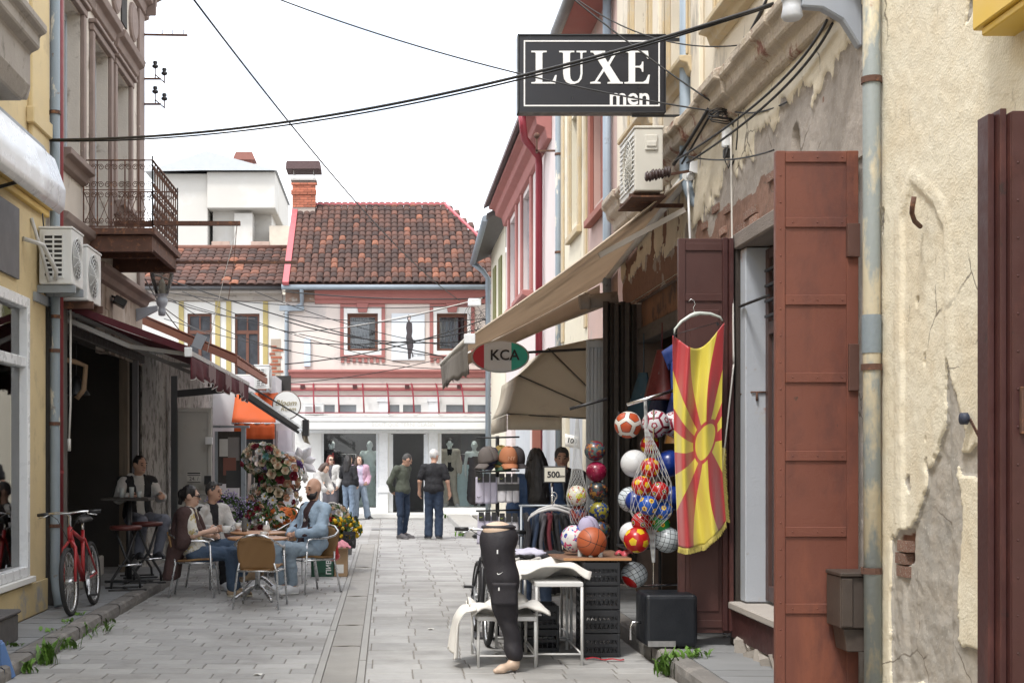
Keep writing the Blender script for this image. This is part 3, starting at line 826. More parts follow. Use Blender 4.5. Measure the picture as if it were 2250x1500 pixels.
# folded awning frame
fa = T('folded_awning', 'black and silver folded awning frame reaching over the flowers', 'awning', (-2.2,22,2.6))
P('arm', MB().bar((-2.26,22.0,2.74),(-1.36,22.0,2.12),.035,.03), m_alu, fa)
P('arm', MB().bar((-2.26,22.1,2.82),(-1.3,22.1,2.26),.03,.025), m_black, fa)
P('front_bar', MB().bar((-2.35,22.05,2.66),(-1.42,22.05,2.05),.05,.045).b2(-1.36,-1.26,21.96,22.2,2.0,2.26), m_black, fa)
P('cover', MB().prism([(-2.3,2.74),(-2.2,2.72),(-1.75,2.38),(-1.42,2.14),(-1.5,2.1),(-2.0,2.42),(-2.35,2.64)],'y',22.12,22.5), mat('folded_cover', (.10,.095,.09), .8, .3), fa)
TM('rag', MB().grid(6,8,lambda s,t:(-1.38+.1*s+.05*t*t, 22.0+.04*math.sin(s*8+t*5), 2.08-.18*t-.04*s)), mat('beige_rag', (.4,.35,.28), .9, .3), 'crumpled beige cloth end hanging from the folded awning frame', 'cloth', (-1.35,22,1.9), solid=.004)
# white metal door leaf
wd = T('metal_door', 'white metal door leaf standing open at the low shop', 'door', (-3.45,22.0,.05))
m_wd = mat('dirty_white_metal', (.50,.49,.46), .6, .07, 3, .1, 50, patches=[((.36,.34,.30),2,.66,.06),((.22,.13,.08),9,.74,.03)])
P('leaf', MB().b2(-3.44,-2.82,22.0,22.04,.05,2.45), m_wd, wd, bevel=.006)
P('frame', MB().b2(-3.44,-3.38,21.975,21.998,.06,2.44).b2(-2.88,-2.82,21.975,21.998,.06,2.44).b2(-3.38,-2.88,21.975,21.998,2.38,2.44).b2(-3.38,-2.88,21.975,21.998,1.05,1.12), m_wd, wd, bevel=.004)
P('notice', MB().b2(-3.22,-2.99,21.968,21.9745,1.26,1.42), mat('paper_grey', (.62,.6,.56), .8), wd)
P('lettering', text_mb('24. /', .085, at_front(-3.105,21.965,1.31), .001, mb=MB().b2(-3.21,-3.0,21.9655,21.967,1.255,1.265).b2(-3.21,-3.0,21.9655,21.967,1.39,1.41).b2(-3.21,-3.0,21.9655,21.967,1.36,1.372)), m_black, wd)
P('switch_box', MB().b2(-2.92,-2.80,21.9,21.97,1.86,1.98), m_pvc, wd, bevel=.008)
P('lock_box', MB().b2(-2.93,-2.82,21.9,21.97,1.22,1.36), m_black, wd, bevel=.006)
# notice rack beside the door
nr = T('notice_rack', 'dark wooden rack with pinned papers beside the white metal door', 'rack', (-2.6,23.4,0))
P('frame', MB().b2(-2.95,-2.9,23.4,23.46,0,2.1).b2(-2.5,-2.42,23.4,23.48,0,2.16).b2(-2.98,-2.36,23.38,23.5,2.161,2.2), m_steel, nr)
P('board', MB().b2(-2.9,-2.5,23.45,23.48,1.2,2.1), m_darkwood, nr)
for (x,z,w,h,c) in ((-2.8,1.82,.15,.3,(.55,.53,.5)),(-2.63,1.8,.2,.4,(.22,.2,.19)),(-2.7,1.5,.22,.3,(.2,.08,.06)),(-2.62,1.28,.28,.3,(.05,.05,.05))):
    P('paper', MB().b2(x-w/2,x+w/2,23.435-.004*w,23.4495,z-h/2,z+h/2), mat('paper_%d' % int(c[0]*100+c[1]*10), c, .8), nr)
# kiosk beyond with the orange awning
ki = T('flower_shop', 'small flower shop with a white corner wall under the orange awning', 'building', (-3,28,0))
b = MB(); wallY(b, 27.6, -3.6, -2.25, 0, 3.3, [(-3.0,-2.3,.05,2.2)], .2); wallX(b, -2.25, 27.6, 29.6, 0, 3.3, [], .2, -1); wallY(b, 27.55, -2.24, -1.9, 0, 2.35, [], .05); wallX(b, -1.9, 27.55, 28.2, 0, 2.35, [], .2, -1)
b.quad((-3.6,27.6,3.3),(-2.25,27.6,3.3),(-2.25,29.6,3.3),(-3.6,29.6,3.3)); b.quad((-2.24,27.55,2.35),(-1.9,27.55,2.35),(-1.9,28.2,2.35),(-2.24,28.2,2.35)); b.quad((-3.6,29.6,0),(-2.25,29.6,0),(-2.25,29.6,3.3),(-3.6,29.6,3.3)); b.quad((-2.24,28.2,0),(-1.9,28.2,0),(-1.9,28.2,2.35),(-2.24,28.2,2.35))
P('wall', b, mat('lilac_white_render', (.62,.61,.63), .9, .06, 2, .2, 40, patches=[((.45,.42,.40),2,.68,.05)]), ki)
P('back_wall', MB().quad((-3.5,29.2,0),(-2.05,29.2,0),(-2.05,29.2,3.4),(-3.5,29.2,3.4)).quad((-3.1,27.8,.02),(-2.2,27.8,.02),(-2.2,29.2,.02),(-3.1,29.2,.02)), m_dark, ki)
P('notice_panel', MB().b2(-2.20,-1.92,27.50,27.546,1.6,2.2), mat('lilac_panel', (.60,.58,.64), .7), ki)
oa = T('orange_awning', 'bright orange shop awning hanging over the flower shop', 'awning', (-2.6,27,2.0))
m_or = mat('orange_cloth', (.72,.15,.04), .7, .06, 3, .1, 80, trans=.35)
P('fabric', MB().grid(6,6,lambda s,t: (-3.05+.86*s, 27.55-.75*t, 2.95-.62*t+.01*math.sin(s*14))), m_or, oa, solid=.005)
P('valance', MB().grid(16,3,lambda s,t: (-3.0+.80*s, 26.79+.012*math.sin(s*25), 2.325-.31*t)), m_or, oa, solid=.004)
P('front_bar', MB().tube([(-3.05,26.8,2.32),(-2.1,26.8,2.32)], .018, 6), m_alu, oa)
q = MB()
for k in range(5): q.tube([(-2.95+k*.13,27.9,.75),(-2.95+k*.13+.03,27.95,1.95)], .035, 8)
TM('cloth_rolls', q, mat('paper_rolls', (.55,.47,.43), .8, .15), 'row of pale wrapping paper rolls inside the flower shop opening', 'paper rolls', (-2.7,27.9,.7))
a3 = ac_unit('air_conditioner', 'white air conditioner with slotted end above the orange awning', -2.62, -2.32, 26.95, 27.5, 3.0, 3.46)
P('bracket', MB().b2(-2.6,-2.56,26.95,27.6,2.94,2.995).b2(-2.38,-2.34,26.95,27.6,2.94,2.995), m_steel, a3)
# round sign
bs = T('round_sign', 'round white shop sign with thin gold script over the flowers', 'sign', (-1.9,26.3,2.4))
P('disc', MB().lathe([(.001,-.02),(.26,-.02),(.26,.02),(.001,.02)], (-1.93,26.3,2.66), 32, ax='y', sm=False), mat('sign_white', (.74,.75,.74), .5, .03), bs)
P('rim', MB().tube([(-1.93+.265*math.cos(a*math.pi/20),26.3,2.66+.265*math.sin(a*math.pi/20)) for a in range(41)], .016, 6, caps=False), mat('bronze_rim', (.16,.12,.10), .5), bs)
P('lettering', text_mb('Room', .12, at_front(-1.9,26.27,2.585), .002, .3, mb=text_mb('Bloom', .155, at_front(-1.95,26.27,2.7), .002, .35)), mat('gold_print', (.30,.25,.12), .5), bs)
P('bracket', MB().bar((-2.0,27.6,2.9),(-1.93,26.3,2.94),.02,.02), m_black, bs)
# ================================================================== FAR: PINK HOUSE AND ITS NEIGHBOURS
YP = 38.0
m_pink = mat('pale_pink_plaster', (.66,.585,.54), .9, .06, 1.5, .15, 40, patches=[((.50,.46,.44),.9,.62,.06),((.42,.34,.31),3.0,.71,.04)])
m_rose = mat('rose_red_trim', (.36,.145,.13), .8, .1, 3, .15, 40)
m_redm = mat('dark_red_metal', (.26,.03,.045), .5, .1, 5, .05)
m_eave = mat('grey_blue_gutter', (.24,.28,.32), .5, .1, 4, .1)
ph = T('pink_house', 'pale pink two storey house with red trims closing the street', 'house', (0,YP,0))
w1 = (-1.10,-.25,4.62,5.66); w2 = (1.39,2.24,4.62,5.66)
b = MB(); wallY(b, YP, -2.82, 3.2, 3.36, 6.3, [w1,w2], .22)
b.quad((-2.82,YP,3.36),(-2.82,46,3.36),(-2.82,46,6.3),(-2.82,YP,6.3)); b.quad((3.2,YP,3.36),(3.2,46,3.36),(3.2,46,6.3),(3.2,YP,6.3))
P('wall', b, m_pink, ph)
for wd_ in (w1,w2):
    a,c,z0,z1 = wd_
    mw = mat('brown_window_wood', (.13,.05,.03), .6, .15, 6, .1)
    fr = P('window', MB().b2(a,a+.08,YP+.1,YP+.18,z0,z1).b2(c-.08,c,YP+.1,YP+.18,z0,z1).b2(a+.08,c-.08,YP+.1,YP+.18,z1-.1,z1).b2(a+.08,c-.08,YP+.1,YP+.18,z0,z0+.07), mw, ph)
    P('pane', MB().quad((a,YP+.15,z0),(c,YP+.15,z0),(c,YP+.15,z1),(a,YP+.15,z1)), glass('house_glass', (.8,.84,.88), .8, .2), fr)
    P('curtain', MB().grid(40,1,lambda s,t:(a+.06+(c-a-.3)*s, YP+.3+.025*math.sin(s*44), z0+.02+(z1-z0-.1)*t)), mat('net_curtain', (.55,.56,.58), .9), fr)
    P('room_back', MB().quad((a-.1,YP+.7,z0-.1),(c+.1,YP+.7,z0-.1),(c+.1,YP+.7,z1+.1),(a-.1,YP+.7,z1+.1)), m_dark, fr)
    q = MB().b2(a-.2,a-.1,YP-.05,YP-.001,z0-.12,z1+.17).b2(c+.1,c+.2,YP-.05,YP-.001,z0-.12,z1+.17).b2(a-.2,c+.2,YP-.055,YP-.001,z1+.171,z1+.25).b2(a-.2,c+.2,YP-.07,YP-.001,z0-.19,z0-.121)
    q.prism([((a+c)/2-.12,z1+.02),((a+c)/2+.12,z1+.02),((a+c)/2+.17,z1+.27),((a+c)/2-.17,z1+.27)],'y',YP-.09,YP-.056)
    P('window_surround', q, m_rose, ph, bevel=.006)
    P('inner_border', MB().b2(a-.099,a,YP-.03,YP-.001,z0-.12,z1+.17).b2(c,c+.099,YP-.03,YP-.001,z0-.12,z1+.17).b2(a,c,YP-.03,YP-.001,z1,z1+.17).b2(a,c,YP-.03,YP-.001,z0-.12,z0), m_white, ph)
    q = MB()
    for k in range(8): q.b2(a-.18+k*.162,a-.18+k*.162+.09,YP-.04,YP-.001,z0-.33,z0-.21)
    P('dentil', q, m_rose, ph)
P('cornice', MB().prism([(YP,5.92),(YP-.06,5.93),(YP-.08,6.02),(YP-.16,6.06),(YP-.18,6.2),(YP-.3,6.24),(YP-.3,6.3),(YP,6.32)],'x',-2.0,3.2), m_rose, ph, bevel=.006)
P('bare_brick', MB().b2(-2.82,-2.0,YP-.08,YP-.001,5.98,6.3), mat('old_brick', (.24,.16,.12), .95, .3, 6, .6, 20, patches=[((.40,.37,.33),5,.6,.04)]), ph)
P('string_course', MB().prism([(YP,3.86),(YP-.08,3.88),(YP-.1,4.0),(YP-.14,4.02),(YP-.14,4.08),(YP,4.1)],'x',-2.82,3.2).prism([(YP,3.52),(YP-.1,3.52),(YP-.1,3.6),(YP,3.6)],'x',-2.82,3.2), m_rose, ph, bevel=.006)
P('gutter', MB().tube([(-2.9,YP-.42,6.34),(3.2,YP-.42,6.34)], .075, 8).b2(-2.9,3.2,YP-.36,YP,6.31,6.36), m_eave, ph)
P('downpipe', MB().tube([(-2.35,YP-.42,6.3),(-2.35,YP-.2,6.05),(-2.36,YP-.12,5.9),(-2.6,YP-.1,5.78),(-2.78,YP-.1,5.7),(-2.78,YP-.1,.2)], .06, 8).b2(-2.98,-2.3,YP-.16,YP-.04,5.72,5.86), m_eave, ph)
P('wall_box', MB().b2(-2.3,-2.12,YP-.1,YP-.001,4.18,4.95), mat('pale_blue_box', (.55,.63,.72), .5), ph, bevel=.008)
# printed banner with a slim figure in black
bn = T('banner', 'white banner with a slim dark figure between the pink house windows', 'banner', (.5,YP-.04,4.35))
P('sheet', MB().b2(.13,1.05,YP-.045,YP-.03,4.36,5.66), mat('banner_white', (.68,.72,.76), .5, .02, 2, 0), bn)
fig = [(.60,5.62),(.66,5.60),(.67,5.52),(.63,5.44),(.70,5.38),(.71,5.15),(.69,5.02),(.73,4.92),(.74,4.74),(.70,4.62),(.74,4.45),(.71,4.43),(.68,4.6),(.665,4.40),(.59,4.38),(.575,4.62),(.545,4.85),(.53,5.0),(.555,5.1),(.53,5.25),(.545,5.37),(.59,5.44),(.565,5.5),(.57,5.58)]
P('figure_print', MB().prism(fig,'y',YP-.05,YP-.0455), mat('ink_dark', (.05,.04,.045), .6), bn)
P('face_print', MB().prism([(.60,5.58),(.655,5.57),(.655,5.50),(.62,5.45),(.59,5.5)],'y',YP-.0515,YP-.0502), mat('ink_skin', (.62,.50,.46), .6), bn)
P('lettering', text_mb('C. Bloni', .1, at_front(.88,YP-.049,4.5), .001, .3), mat('ink_grey', (.25,.27,.3), .6), bn)
# roof with separate barrel tiles
m_tile = NT('clay_tile')
_oi = m_tile.n('ShaderNodeObjectInfo')
_cr = m_tile.n('ShaderNodeValToRGB')
els = [(0,(.055,.032,.028)),(.22,(.075,.042,.034)),(.5,(.11,.055,.042)),(.80,(.15,.070,.052)),(.92,(.22,.09,.058)),(1,(.36,.14,.08))]
_cr.color_ramp.elements[0].position = 0; _cr.color_ramp.elements[0].color = (*els[0][1],1)
_cr.color_ramp.elements[1].position = 1; _cr.color_ramp.elements[1].color = (*els[-1][1],1)
for p_,c_ in els[1:-1]:
    e = _cr.color_ramp.elements.new(p_); e.color = (*c_,1)
m_tile.l(_oi.outputs['Random'], _cr.inputs[0])
_c = m_tile.mix(m_tile.rng(m_tile.noise(9,5), .35,.7), _cr.outputs[0], m_tile.mix(.6,_cr.outputs[0],(.05,.04,.037)))
_c = m_tile.mix(m_tile.rng(m_tile.noise(22,3,seed=2), .69,.73), _c, (.34,.32,.29))
m_tile.fin(_c, .9, m_tile.bump(m_tile.noise(60,3), .3, .01)); m_tile = m_tile.mat
m_tile_s = NT('clay_tile_mass')
_at = m_tile_s.attr('tone')
_cr2 = m_tile_s.n('ShaderNodeValToRGB')
_cr2.color_ramp.elements[0].color = (*els[0][1],1); _cr2.color_ramp.elements[1].color = (*els[-1][1],1)
for p_,c_ in els[1:-1]:
    e = _cr2.color_ramp.elements.new(p_); e.color = (*c_,1)
m_tile_s.l(_at.outputs['Fac'], _cr2.inputs[0])
_c = m_tile_s.mix(m_tile_s.rng(m_tile_s.noise(9,5), .35,.7), _cr2.outputs[0], m_tile_s.mix(.6,_cr2.outputs[0],(.05,.04,.037)))
_c = m_tile_s.mix(m_tile_s.rng(m_tile_s.noise(22,3,seed=2), .69,.73), _c, (.34,.32,.29))
m_tile_s.fin(_c, .9, m_tile_s.bump(m_tile_s.noise(60,3), .3, .01)); m_tile_s = m_tile_s.mat
def tile_geo(w=.19, L=.36, h=.06):
    b = MB()
    n = 6
    vs = []
    for (yy,sc_,up) in ((0,1.0,.03),(L,.86,0)):
        for k in range(n+1):
            a = math.pi*k/n
            vs.append((-w/2*sc_*math.cos(a), yy, h*sc_*math.sin(a)+up))
    for k in range(n+1):
        a = math.pi*k/n
        vs.append((-w/2*.84*math.cos(a), 0, h*.72*math.sin(a)+.014))
    fs = [(k,k+1,n+1+k+1,n+1+k) for k in range(n)] + [(k+1,k,2*(n+1)+k,2*(n+1)+k+1) for k in range(n)]
    return b.add(vs, fs, 0, True)
def tiled_roof(parent, name, x0, x1, ye, ze, yr, zr, cw, rl, maxn, keep=lambda x,y: True, flat=False, seed=1):
    rn = random.Random(seed)
    pit = math.atan2(zr-ze, yr-ye); L = math.hypot(zr-ze, yr-ye)
    rows, cols = int(L/rl), int((x1-x0)/cw)
    g = tile_geo(cw*1.06, rl*1.25, cw*(.16 if flat else .33))
    me = g.mesh('tile', m_tile)
    roof = P('roof', MB().quad((x0,ye,ze),(x1,ye,ze),(x1,yr,zr),(x0,yr,zr)), mat('tile_trough', (.09,.05,.04), .95, .3, 6, .4, 20), parent) if name else parent
    mass = MB(); tone = []; cnt = 0
    ca, sa = math.cos(pit), math.sin(pit)
    for r_ in range(rows+1):
        for c_ in range(cols):
            x = x0+(c_+.5)*(x1-x0)/cols; s = r_*rl
            yy, zz = ye+s*ca, ze+s*sa
            if not keep(x, yy): continue
            x += rn.uniform(-.008,.008)
            if cnt < maxn:
                inst('tile', me, roof, (x, yy, zz+.012+rn.uniform(0,.008)), (pit+rn.uniform(-.02,.02), 0, rn.uniform(-.03,.03))); cnt += 1
            else:
                tn = rn.random()
                vs = [(x+p[0], yy+p[1]*ca-p[2]*sa, zz+.014+p[1]*sa+p[2]*ca) for p in g.v]
                mass.add(vs, g.f, 0, True); tone += [tn]*len(vs)
    if mass.v:
        o = P('tiles', mass, m_tile_s, roof, kind='stuff')
        at = o.data.attributes.new('tone','FLOAT','POINT'); at.data.foreach_set('value', tone)
    return roof
XR = 1.75   # ridge end, the hip falls from here
roof1 = tiled_roof(ph, 'roof', -2.7, 3.15, 37.55, 6.42, 41.6, 9.28, .187, .285, 300, keep=lambda x,y: x < XR+(3.3-XR)*(41.6-y)/(41.6-38.6)+.1, seed=5)
# the sheet under the tiles is cut along the hip
roof1.data.clear_geometry()
roof1.data.from_pydata([tuple(Vector(p)-OFF['pink_house']) for p in ((-2.72,37.55,6.4),(3.3,37.55,6.4),(3.3,38.6,7.14),(XR,41.6,9.26),(-2.72,41.6,9.26),(3.3,44,7.0),(-2.72,46,6.4),(3.3,46,6.4))], [], [(0,1,2,3,4),(2,5,3),(4,3,5,7,6)]); roof1.data.update()
P('verge', MB().bar((-2.78,37.45,6.42),(-2.78,41.65,9.4),.17,.1).bar((-2.72,41.62,9.37),(XR,41.62,9.37),.12,.06).bar((XR,41.6,9.38),(3.32,38.55,7.2),.1,.06), mat('pink_red_flashing', (.42,.10,.11), .5, .1), ph)
# chimney
m_brick = mat('red_brick', (.36,.12,.07), .9, .15, 8, .3, 60, rand=.22)
chim = P('chimney', MB().b2(-2.84,-2.17,41.2,41.8,8.9,9.98), mat('brick_mortar', (.36,.30,.26), .95), ph)
bme = MB().b2(-.5,.5,-.5,.5,-.5,.5).mesh('brick', m_brick)
z = 9.2; k = 0
while z < 9.93:
    ex = .035 if 9.55 < z < 9.68 or z > 9.85 else 0
    x = -2.85-ex + (0 if k % 2 else -.0)
    xs_ = [-2.86-ex, -2.62, -2.39, -2.15+ex] if k % 2 else [-2.86-ex, -2.74, -2.5, -2.27, -2.15+ex]
    for a_,c_ in zip(xs_, xs_[1:]):
        inst('brick', bme, chim, ((a_+c_)/2, 41.22-ex, z+.032), (0,0,0), (c_-a_-.012, .1, .062))
    z += .074; k += 1
P('chimney_cap', MB().b2(-2.9,-2.12,41.1,41.9,9.99,10.05).b2(-2.82,-2.8,41.2,41.22,10.05,10.32).b2(-2.22,-2.2,41.2,41.22,10.05,10.32).b2(-2.82,-2.8,41.7,41.72,10.05,10.32).b2(-2.22,-2.2,41.7,41.72,10.05,10.32), m_conc, ph)
P('chimney_hood', MB().prism([(-3.04,10.32),(-1.99,10.32),(-2.0,10.5),(-2.04,10.56),(-3.0,10.56),(-3.03,10.5)],'y',41.0,41.95), mat('hood_brown', (.085,.05,.05), .7, .2), ph)

# red metal frame of the old canopy, boutique below
cf = T('canopy_frame', 'dark red metal canopy frame above the white boutique', 'canopy frame', (0,37,2.9))
for k in range(9): P('rib', MB().tube([(-2.72+k*.68,YP-.02,3.7),(-2.71+k*.68,YP-.3,3.66),(-2.68+k*.68,YP-.75,3.32),(-2.66+k*.68,YP-.85,2.86)], .024, 6), m_redm, cf)
for (yy,zz) in ((YP-.3,3.67),(YP-.75,3.33),(YP-.86,2.87),(YP-.55,3.5)): P('rail', MB().bar((-2.9,yy,zz),(3.1,yy,zz),.035,.03), m_redm, cf)
for k in range(4): P('bracket', MB().b2(-2.4+k*1.45,-2.28+k*1.45,YP-.14,YP-.02,3.56,3.68), mat('bracket_brown', (.08,.03,.03), .7), cf)
bo = T('boutique', 'white fronted clothes boutique with tall display windows', 'shop front', (0,YP,0))
sh = MB()
op = [(-1.82,-.24,.26,2.32),(.06,1.14,.12,2.32),(1.46,3.0,.26,2.32)]
up = [(-1.95+k*.6,-1.95+k*.6+.5,2.9,3.12) for k in range(8) if k not in (2,5)]
wallY(sh, YP, -2.82, 3.3, 0, 3.36, op+up, .25)
P('wall', sh, m_white, bo)
P('pilaster', MB().b2(-.22,.03,YP-.09,YP-.002,.12,2.4).b2(-.25,.06,YP-.12,YP-.003,.68,.8).b2(-.22,.03,YP-.09,YP-.002,2.65,3.2).b2(-.27,.08,YP-.13,YP-.003,3.201,3.3), m_pvc, bo, bevel=.008)
P('pilaster', MB().b2(1.17,1.42,YP-.09,YP-.002,.12,2.4).b2(1.14,1.45,YP-.12,YP-.003,.68,.8).b2(1.17,1.42,YP-.09,YP-.002,2.65,3.2).b2(1.12,1.47,YP-.13,YP-.003,3.201,3.3), m_pvc, bo, bevel=.008)
P('head_moulding', MB().b2(-2.5,3.2,YP-.12,YP-.003,2.33,2.42).b2(-2.5,3.2,YP-.16,YP-.003,2.421,2.47), m_pvc, bo, bevel=.006)
P('awning_cassette', MB().prism([(YP-.55,2.50),(YP-.75,2.54),(YP-.82,2.66),(YP-.78,2.80),(YP-.3,2.84),(YP-.02,2.84),(YP-.02,2.5)],'x',-2.35,3.1).b2(-2.3,3.05,YP-.86,YP-.83,2.42,2.6), m_white, bo, bevel=.008)
P('lettering', text_mb('BOUTIQUE TERNI CLASIN', .15, at_front(.45,YP-.862,2.54), .002), mat('faded_grey_print', (.55,.55,.54), .7), bo)
P('step', MB().b2(-2.6,3.2,YP-.5,YP-.003,-.02,.115), m_white, bo, bevel=.01)
P('window_frame', MB().b2(-1.82,-1.76,YP+.06,YP+.12,.26,2.32).b2(-.30,-.24,YP+.06,YP+.12,.26,2.32).b2(1.46,1.52,YP+.06,YP+.12,.26,2.32).b2(1.08,1.14,YP+.06,YP+.12,.12,2.32).b2(.06,.12,YP+.06,YP+.12,.12,2.32), m_pvc, bo)
P('pane', MB().quad((-1.8,YP+.09,.26),(-.26,YP+.09,.26),(-.26,YP+.09,2.32),(-1.8,YP+.09,2.32)), glass('boutique_glass', (.94,.97,.97), .35, 0), bo)
P('pane', MB().quad((1.48,YP+.09,.26),(3.0,YP+.09,.26),(3.0,YP+.09,2.32),(1.48,YP+.09,2.32)), MATS['boutique_glass'], bo)
P('door', MB().b2(.12,.17,YP+.1,YP+.14,.13,2.3).b2(1.03,1.08,YP+.1,YP+.14,.13,2.3), m_pvc, bo)
P('handle', MB().tube([(1.06,YP+.07,1.0),(1.06,YP+.04,1.05),(1.06,YP+.04,1.25),(1.06,YP+.07,1.3)], .012, 6), m_chrome, bo)
for o_ in up: P('upper_pane', MB().quad((o_[0],YP+.1,o_[2]),(o_[1],YP+.1,o_[2]),(o_[1],YP+.1,o_[3]),(o_[0],YP+.1,o_[3])), mat('grey_pane', (.22,.24,.26), .15, .3, 3, 0), bo)
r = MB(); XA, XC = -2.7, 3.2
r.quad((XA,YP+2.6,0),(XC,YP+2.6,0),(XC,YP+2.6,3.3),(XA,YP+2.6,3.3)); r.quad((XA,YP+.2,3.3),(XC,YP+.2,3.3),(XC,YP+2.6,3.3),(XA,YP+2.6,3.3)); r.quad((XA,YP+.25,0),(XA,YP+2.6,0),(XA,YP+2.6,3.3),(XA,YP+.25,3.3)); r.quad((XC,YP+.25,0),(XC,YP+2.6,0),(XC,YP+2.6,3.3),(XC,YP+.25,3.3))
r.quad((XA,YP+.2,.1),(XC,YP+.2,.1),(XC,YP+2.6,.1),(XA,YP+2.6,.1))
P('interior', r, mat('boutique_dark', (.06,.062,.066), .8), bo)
P('display_floor', MB().b2(-1.85,-.2,YP+.26,YP+1.3,.12,.255).b2(1.42,3.05,YP+.26,YP+1.3,.12,.255), mat('pale_floor', (.5,.52,.53), .5), bo)
P('display_panel', MB().b2(2.02,2.5,YP+1.2,YP+1.23,.26,1.45), mat('mint_panel', (.45,.6,.62), .5), bo)
for (x0_,x1_) in ((-1.55,-.9),(2.0,2.5)):
    cr = T('clothes_rail', 'clothes rail with dark garments %s boutique window' % ('in the left' if x0_ < 0 else 'in the right'), 'clothes rail', ((x0_+x1_)/2,YP+1.6,.1))
    P('rail', MB().tube([(x0_,YP+1.6,.1),(x0_,YP+1.6,1.75),(x1_,YP+1.6,1.75),(x1_,YP+1.6,.1)], .012, 6), m_alu, cr)
    for k in range(6):
        x = x0_+.08+k*(x1_-x0_-.16)/5
        P('garment', MB().prism([(YP+1.4,.7),(YP+1.8,.7),(YP+1.78,1.6),(YP+1.6,1.7),(YP+1.42,1.6)],'x',x-.025,x+.025), mat('dark_garment_%d' % (k % 3), ((.03,.03,.035),(.08,.03,.035),(.05,.05,.06))[k % 3], .9), cr)
q_ = NT('tube_glow'); q_.b.inputs['Emission Color'].default_value = (1,.96,.9,1); q_.b.inputs['Emission Strength'].default_value = 30; m_glow = q_.fin((.8,.8,.8), .4)
for x0_,lb in ((-1.7,'lit tube lamp over the left boutique window'),(1.55,'lit tube lamp over the right boutique window')):
    t = T('tube_lamp', lb, 'lamp', (x0_,YP+.75,2.95))
    P('tube', MB().cyl((x0_,YP+.75,2.98),(x0_+1.3,YP+.75,2.98),.025,8), m_glow, t); P('housing', MB().b2(x0_-.05,x0_+1.35,YP+.7,YP+.8,3.01,3.07), m_white, t)
ac_unit('air_conditioner', 'white air conditioner lying on the boutique canopy at its left end', -2.28, -1.72, YP-.8, YP-.4, 2.86, 3.1, fan='none')

# white house on the left
wh = T('white_house', 'white house with yellow window frames beside the pink house', 'house', (-4.6,38.6,0))
YW = 38.6
ow = [(-5.64,-4.95,4.0,5.72),(-4.30,-3.6,4.0,5.72)]
b = MB(); wallY(b, YW, -9, -2.86, 0, 6.25, ow, .2); b.quad((-2.86,YW,0),(-2.86,46,0),(-2.86,46,6.25),(-2.86,YW,6.25))
P('wall', b, mat('white_lime_wash', (.66,.65,.62), .9, .06, 2, .2, 40, patches=[((.45,.40,.34),2.4,.68,.03)]), wh)
for (a,c,z0,z1) in ow:
    mw = MATS['brown_window_wood']
    fr = P('window', MB().b2(a,a+.06,YW+.08,YW+.15,z0,z1).b2(c-.06,c,YW+.08,YW+.15,z0,z1).b2(a+.06,c-.06,YW+.08,YW+.15,z1-.07,z1).b2(a+.06,c-.06,YW+.08,YW+.15,z0+1.15,z0+1.25).b2((a+c)/2-.04,(a+c)/2+.04,YW+.08,YW+.15,z0,z0+1.15).b2((a+c)/2-.02,(a+c)/2+.02,YW+.08,YW+.15,z0+1.25,z1-.07), mw, wh)
    P('pane', MB().quad((a,YW+.12,z0),(c,YW+.12,z0),(c,YW+.12,z1),(a,YW+.12,z1)), mat('dark_window_pane', (.05,.055,.065), .12, .5, 3, 0), fr)
    P('window_surround', MB().b2(a-.24,a-.1,YW-.04,YW-.001,z0-.15,z1+.35).b2(c+.1,c+.24,YW-.04,YW-.001,z0-.15,z1+.35).b2(a-.24,c+.24,YW-.05,YW-.001,z1+.351,z1+.42).b2(a-.28,c+.28,YW-.1,YW-.001,z1+.45,z1+.5), mat('mustard_trim', (.42,.34,.14), .8, .1), wh, bevel=.006)
P('cornice', MB().prism([(YW,6.05),(YW-.1,6.08),(YW-.14,6.2),(YW-.35,6.26),(YW-.35,6.36),(YW,6.4)],'x',-9,-2.95), m_stone_g, wh, bevel=.006)
P('gutter', MB().tube([(-9,YW-.42,6.4),(-2.95,YW-.42,6.4)], .065, 8), mat('dark_gutter', (.08,.08,.085), .5), wh)
bk = P('brick_patch', MB().b2(-3.28,-3.0,YW-.012,YW-.002,3.7,5.0), mat('patch_mortar', (.40,.34,.28), .95, .2, 5), wh)
for k in range(11):
    for j in range(2 if k % 2 else 1):
        inst('brick', bme, bk, (-3.16+j*.15-.04*(k%3), YW-.012, 3.78+k*.1), (0,0,0), (.16,.03,.06))
tiled_roof(wh, 'roof', -8.6, -2.92, YW-.5, 6.45, 41.4, 7.95, .24, .33, 170, flat=True, seed=9)
P('ridge', MB().tube([(-8.6,41.4,8.0),(-2.95,41.4,8.0)], .09, 8), mat('ridge_clay', (.15,.07,.05), .9, .3, 5), wh)

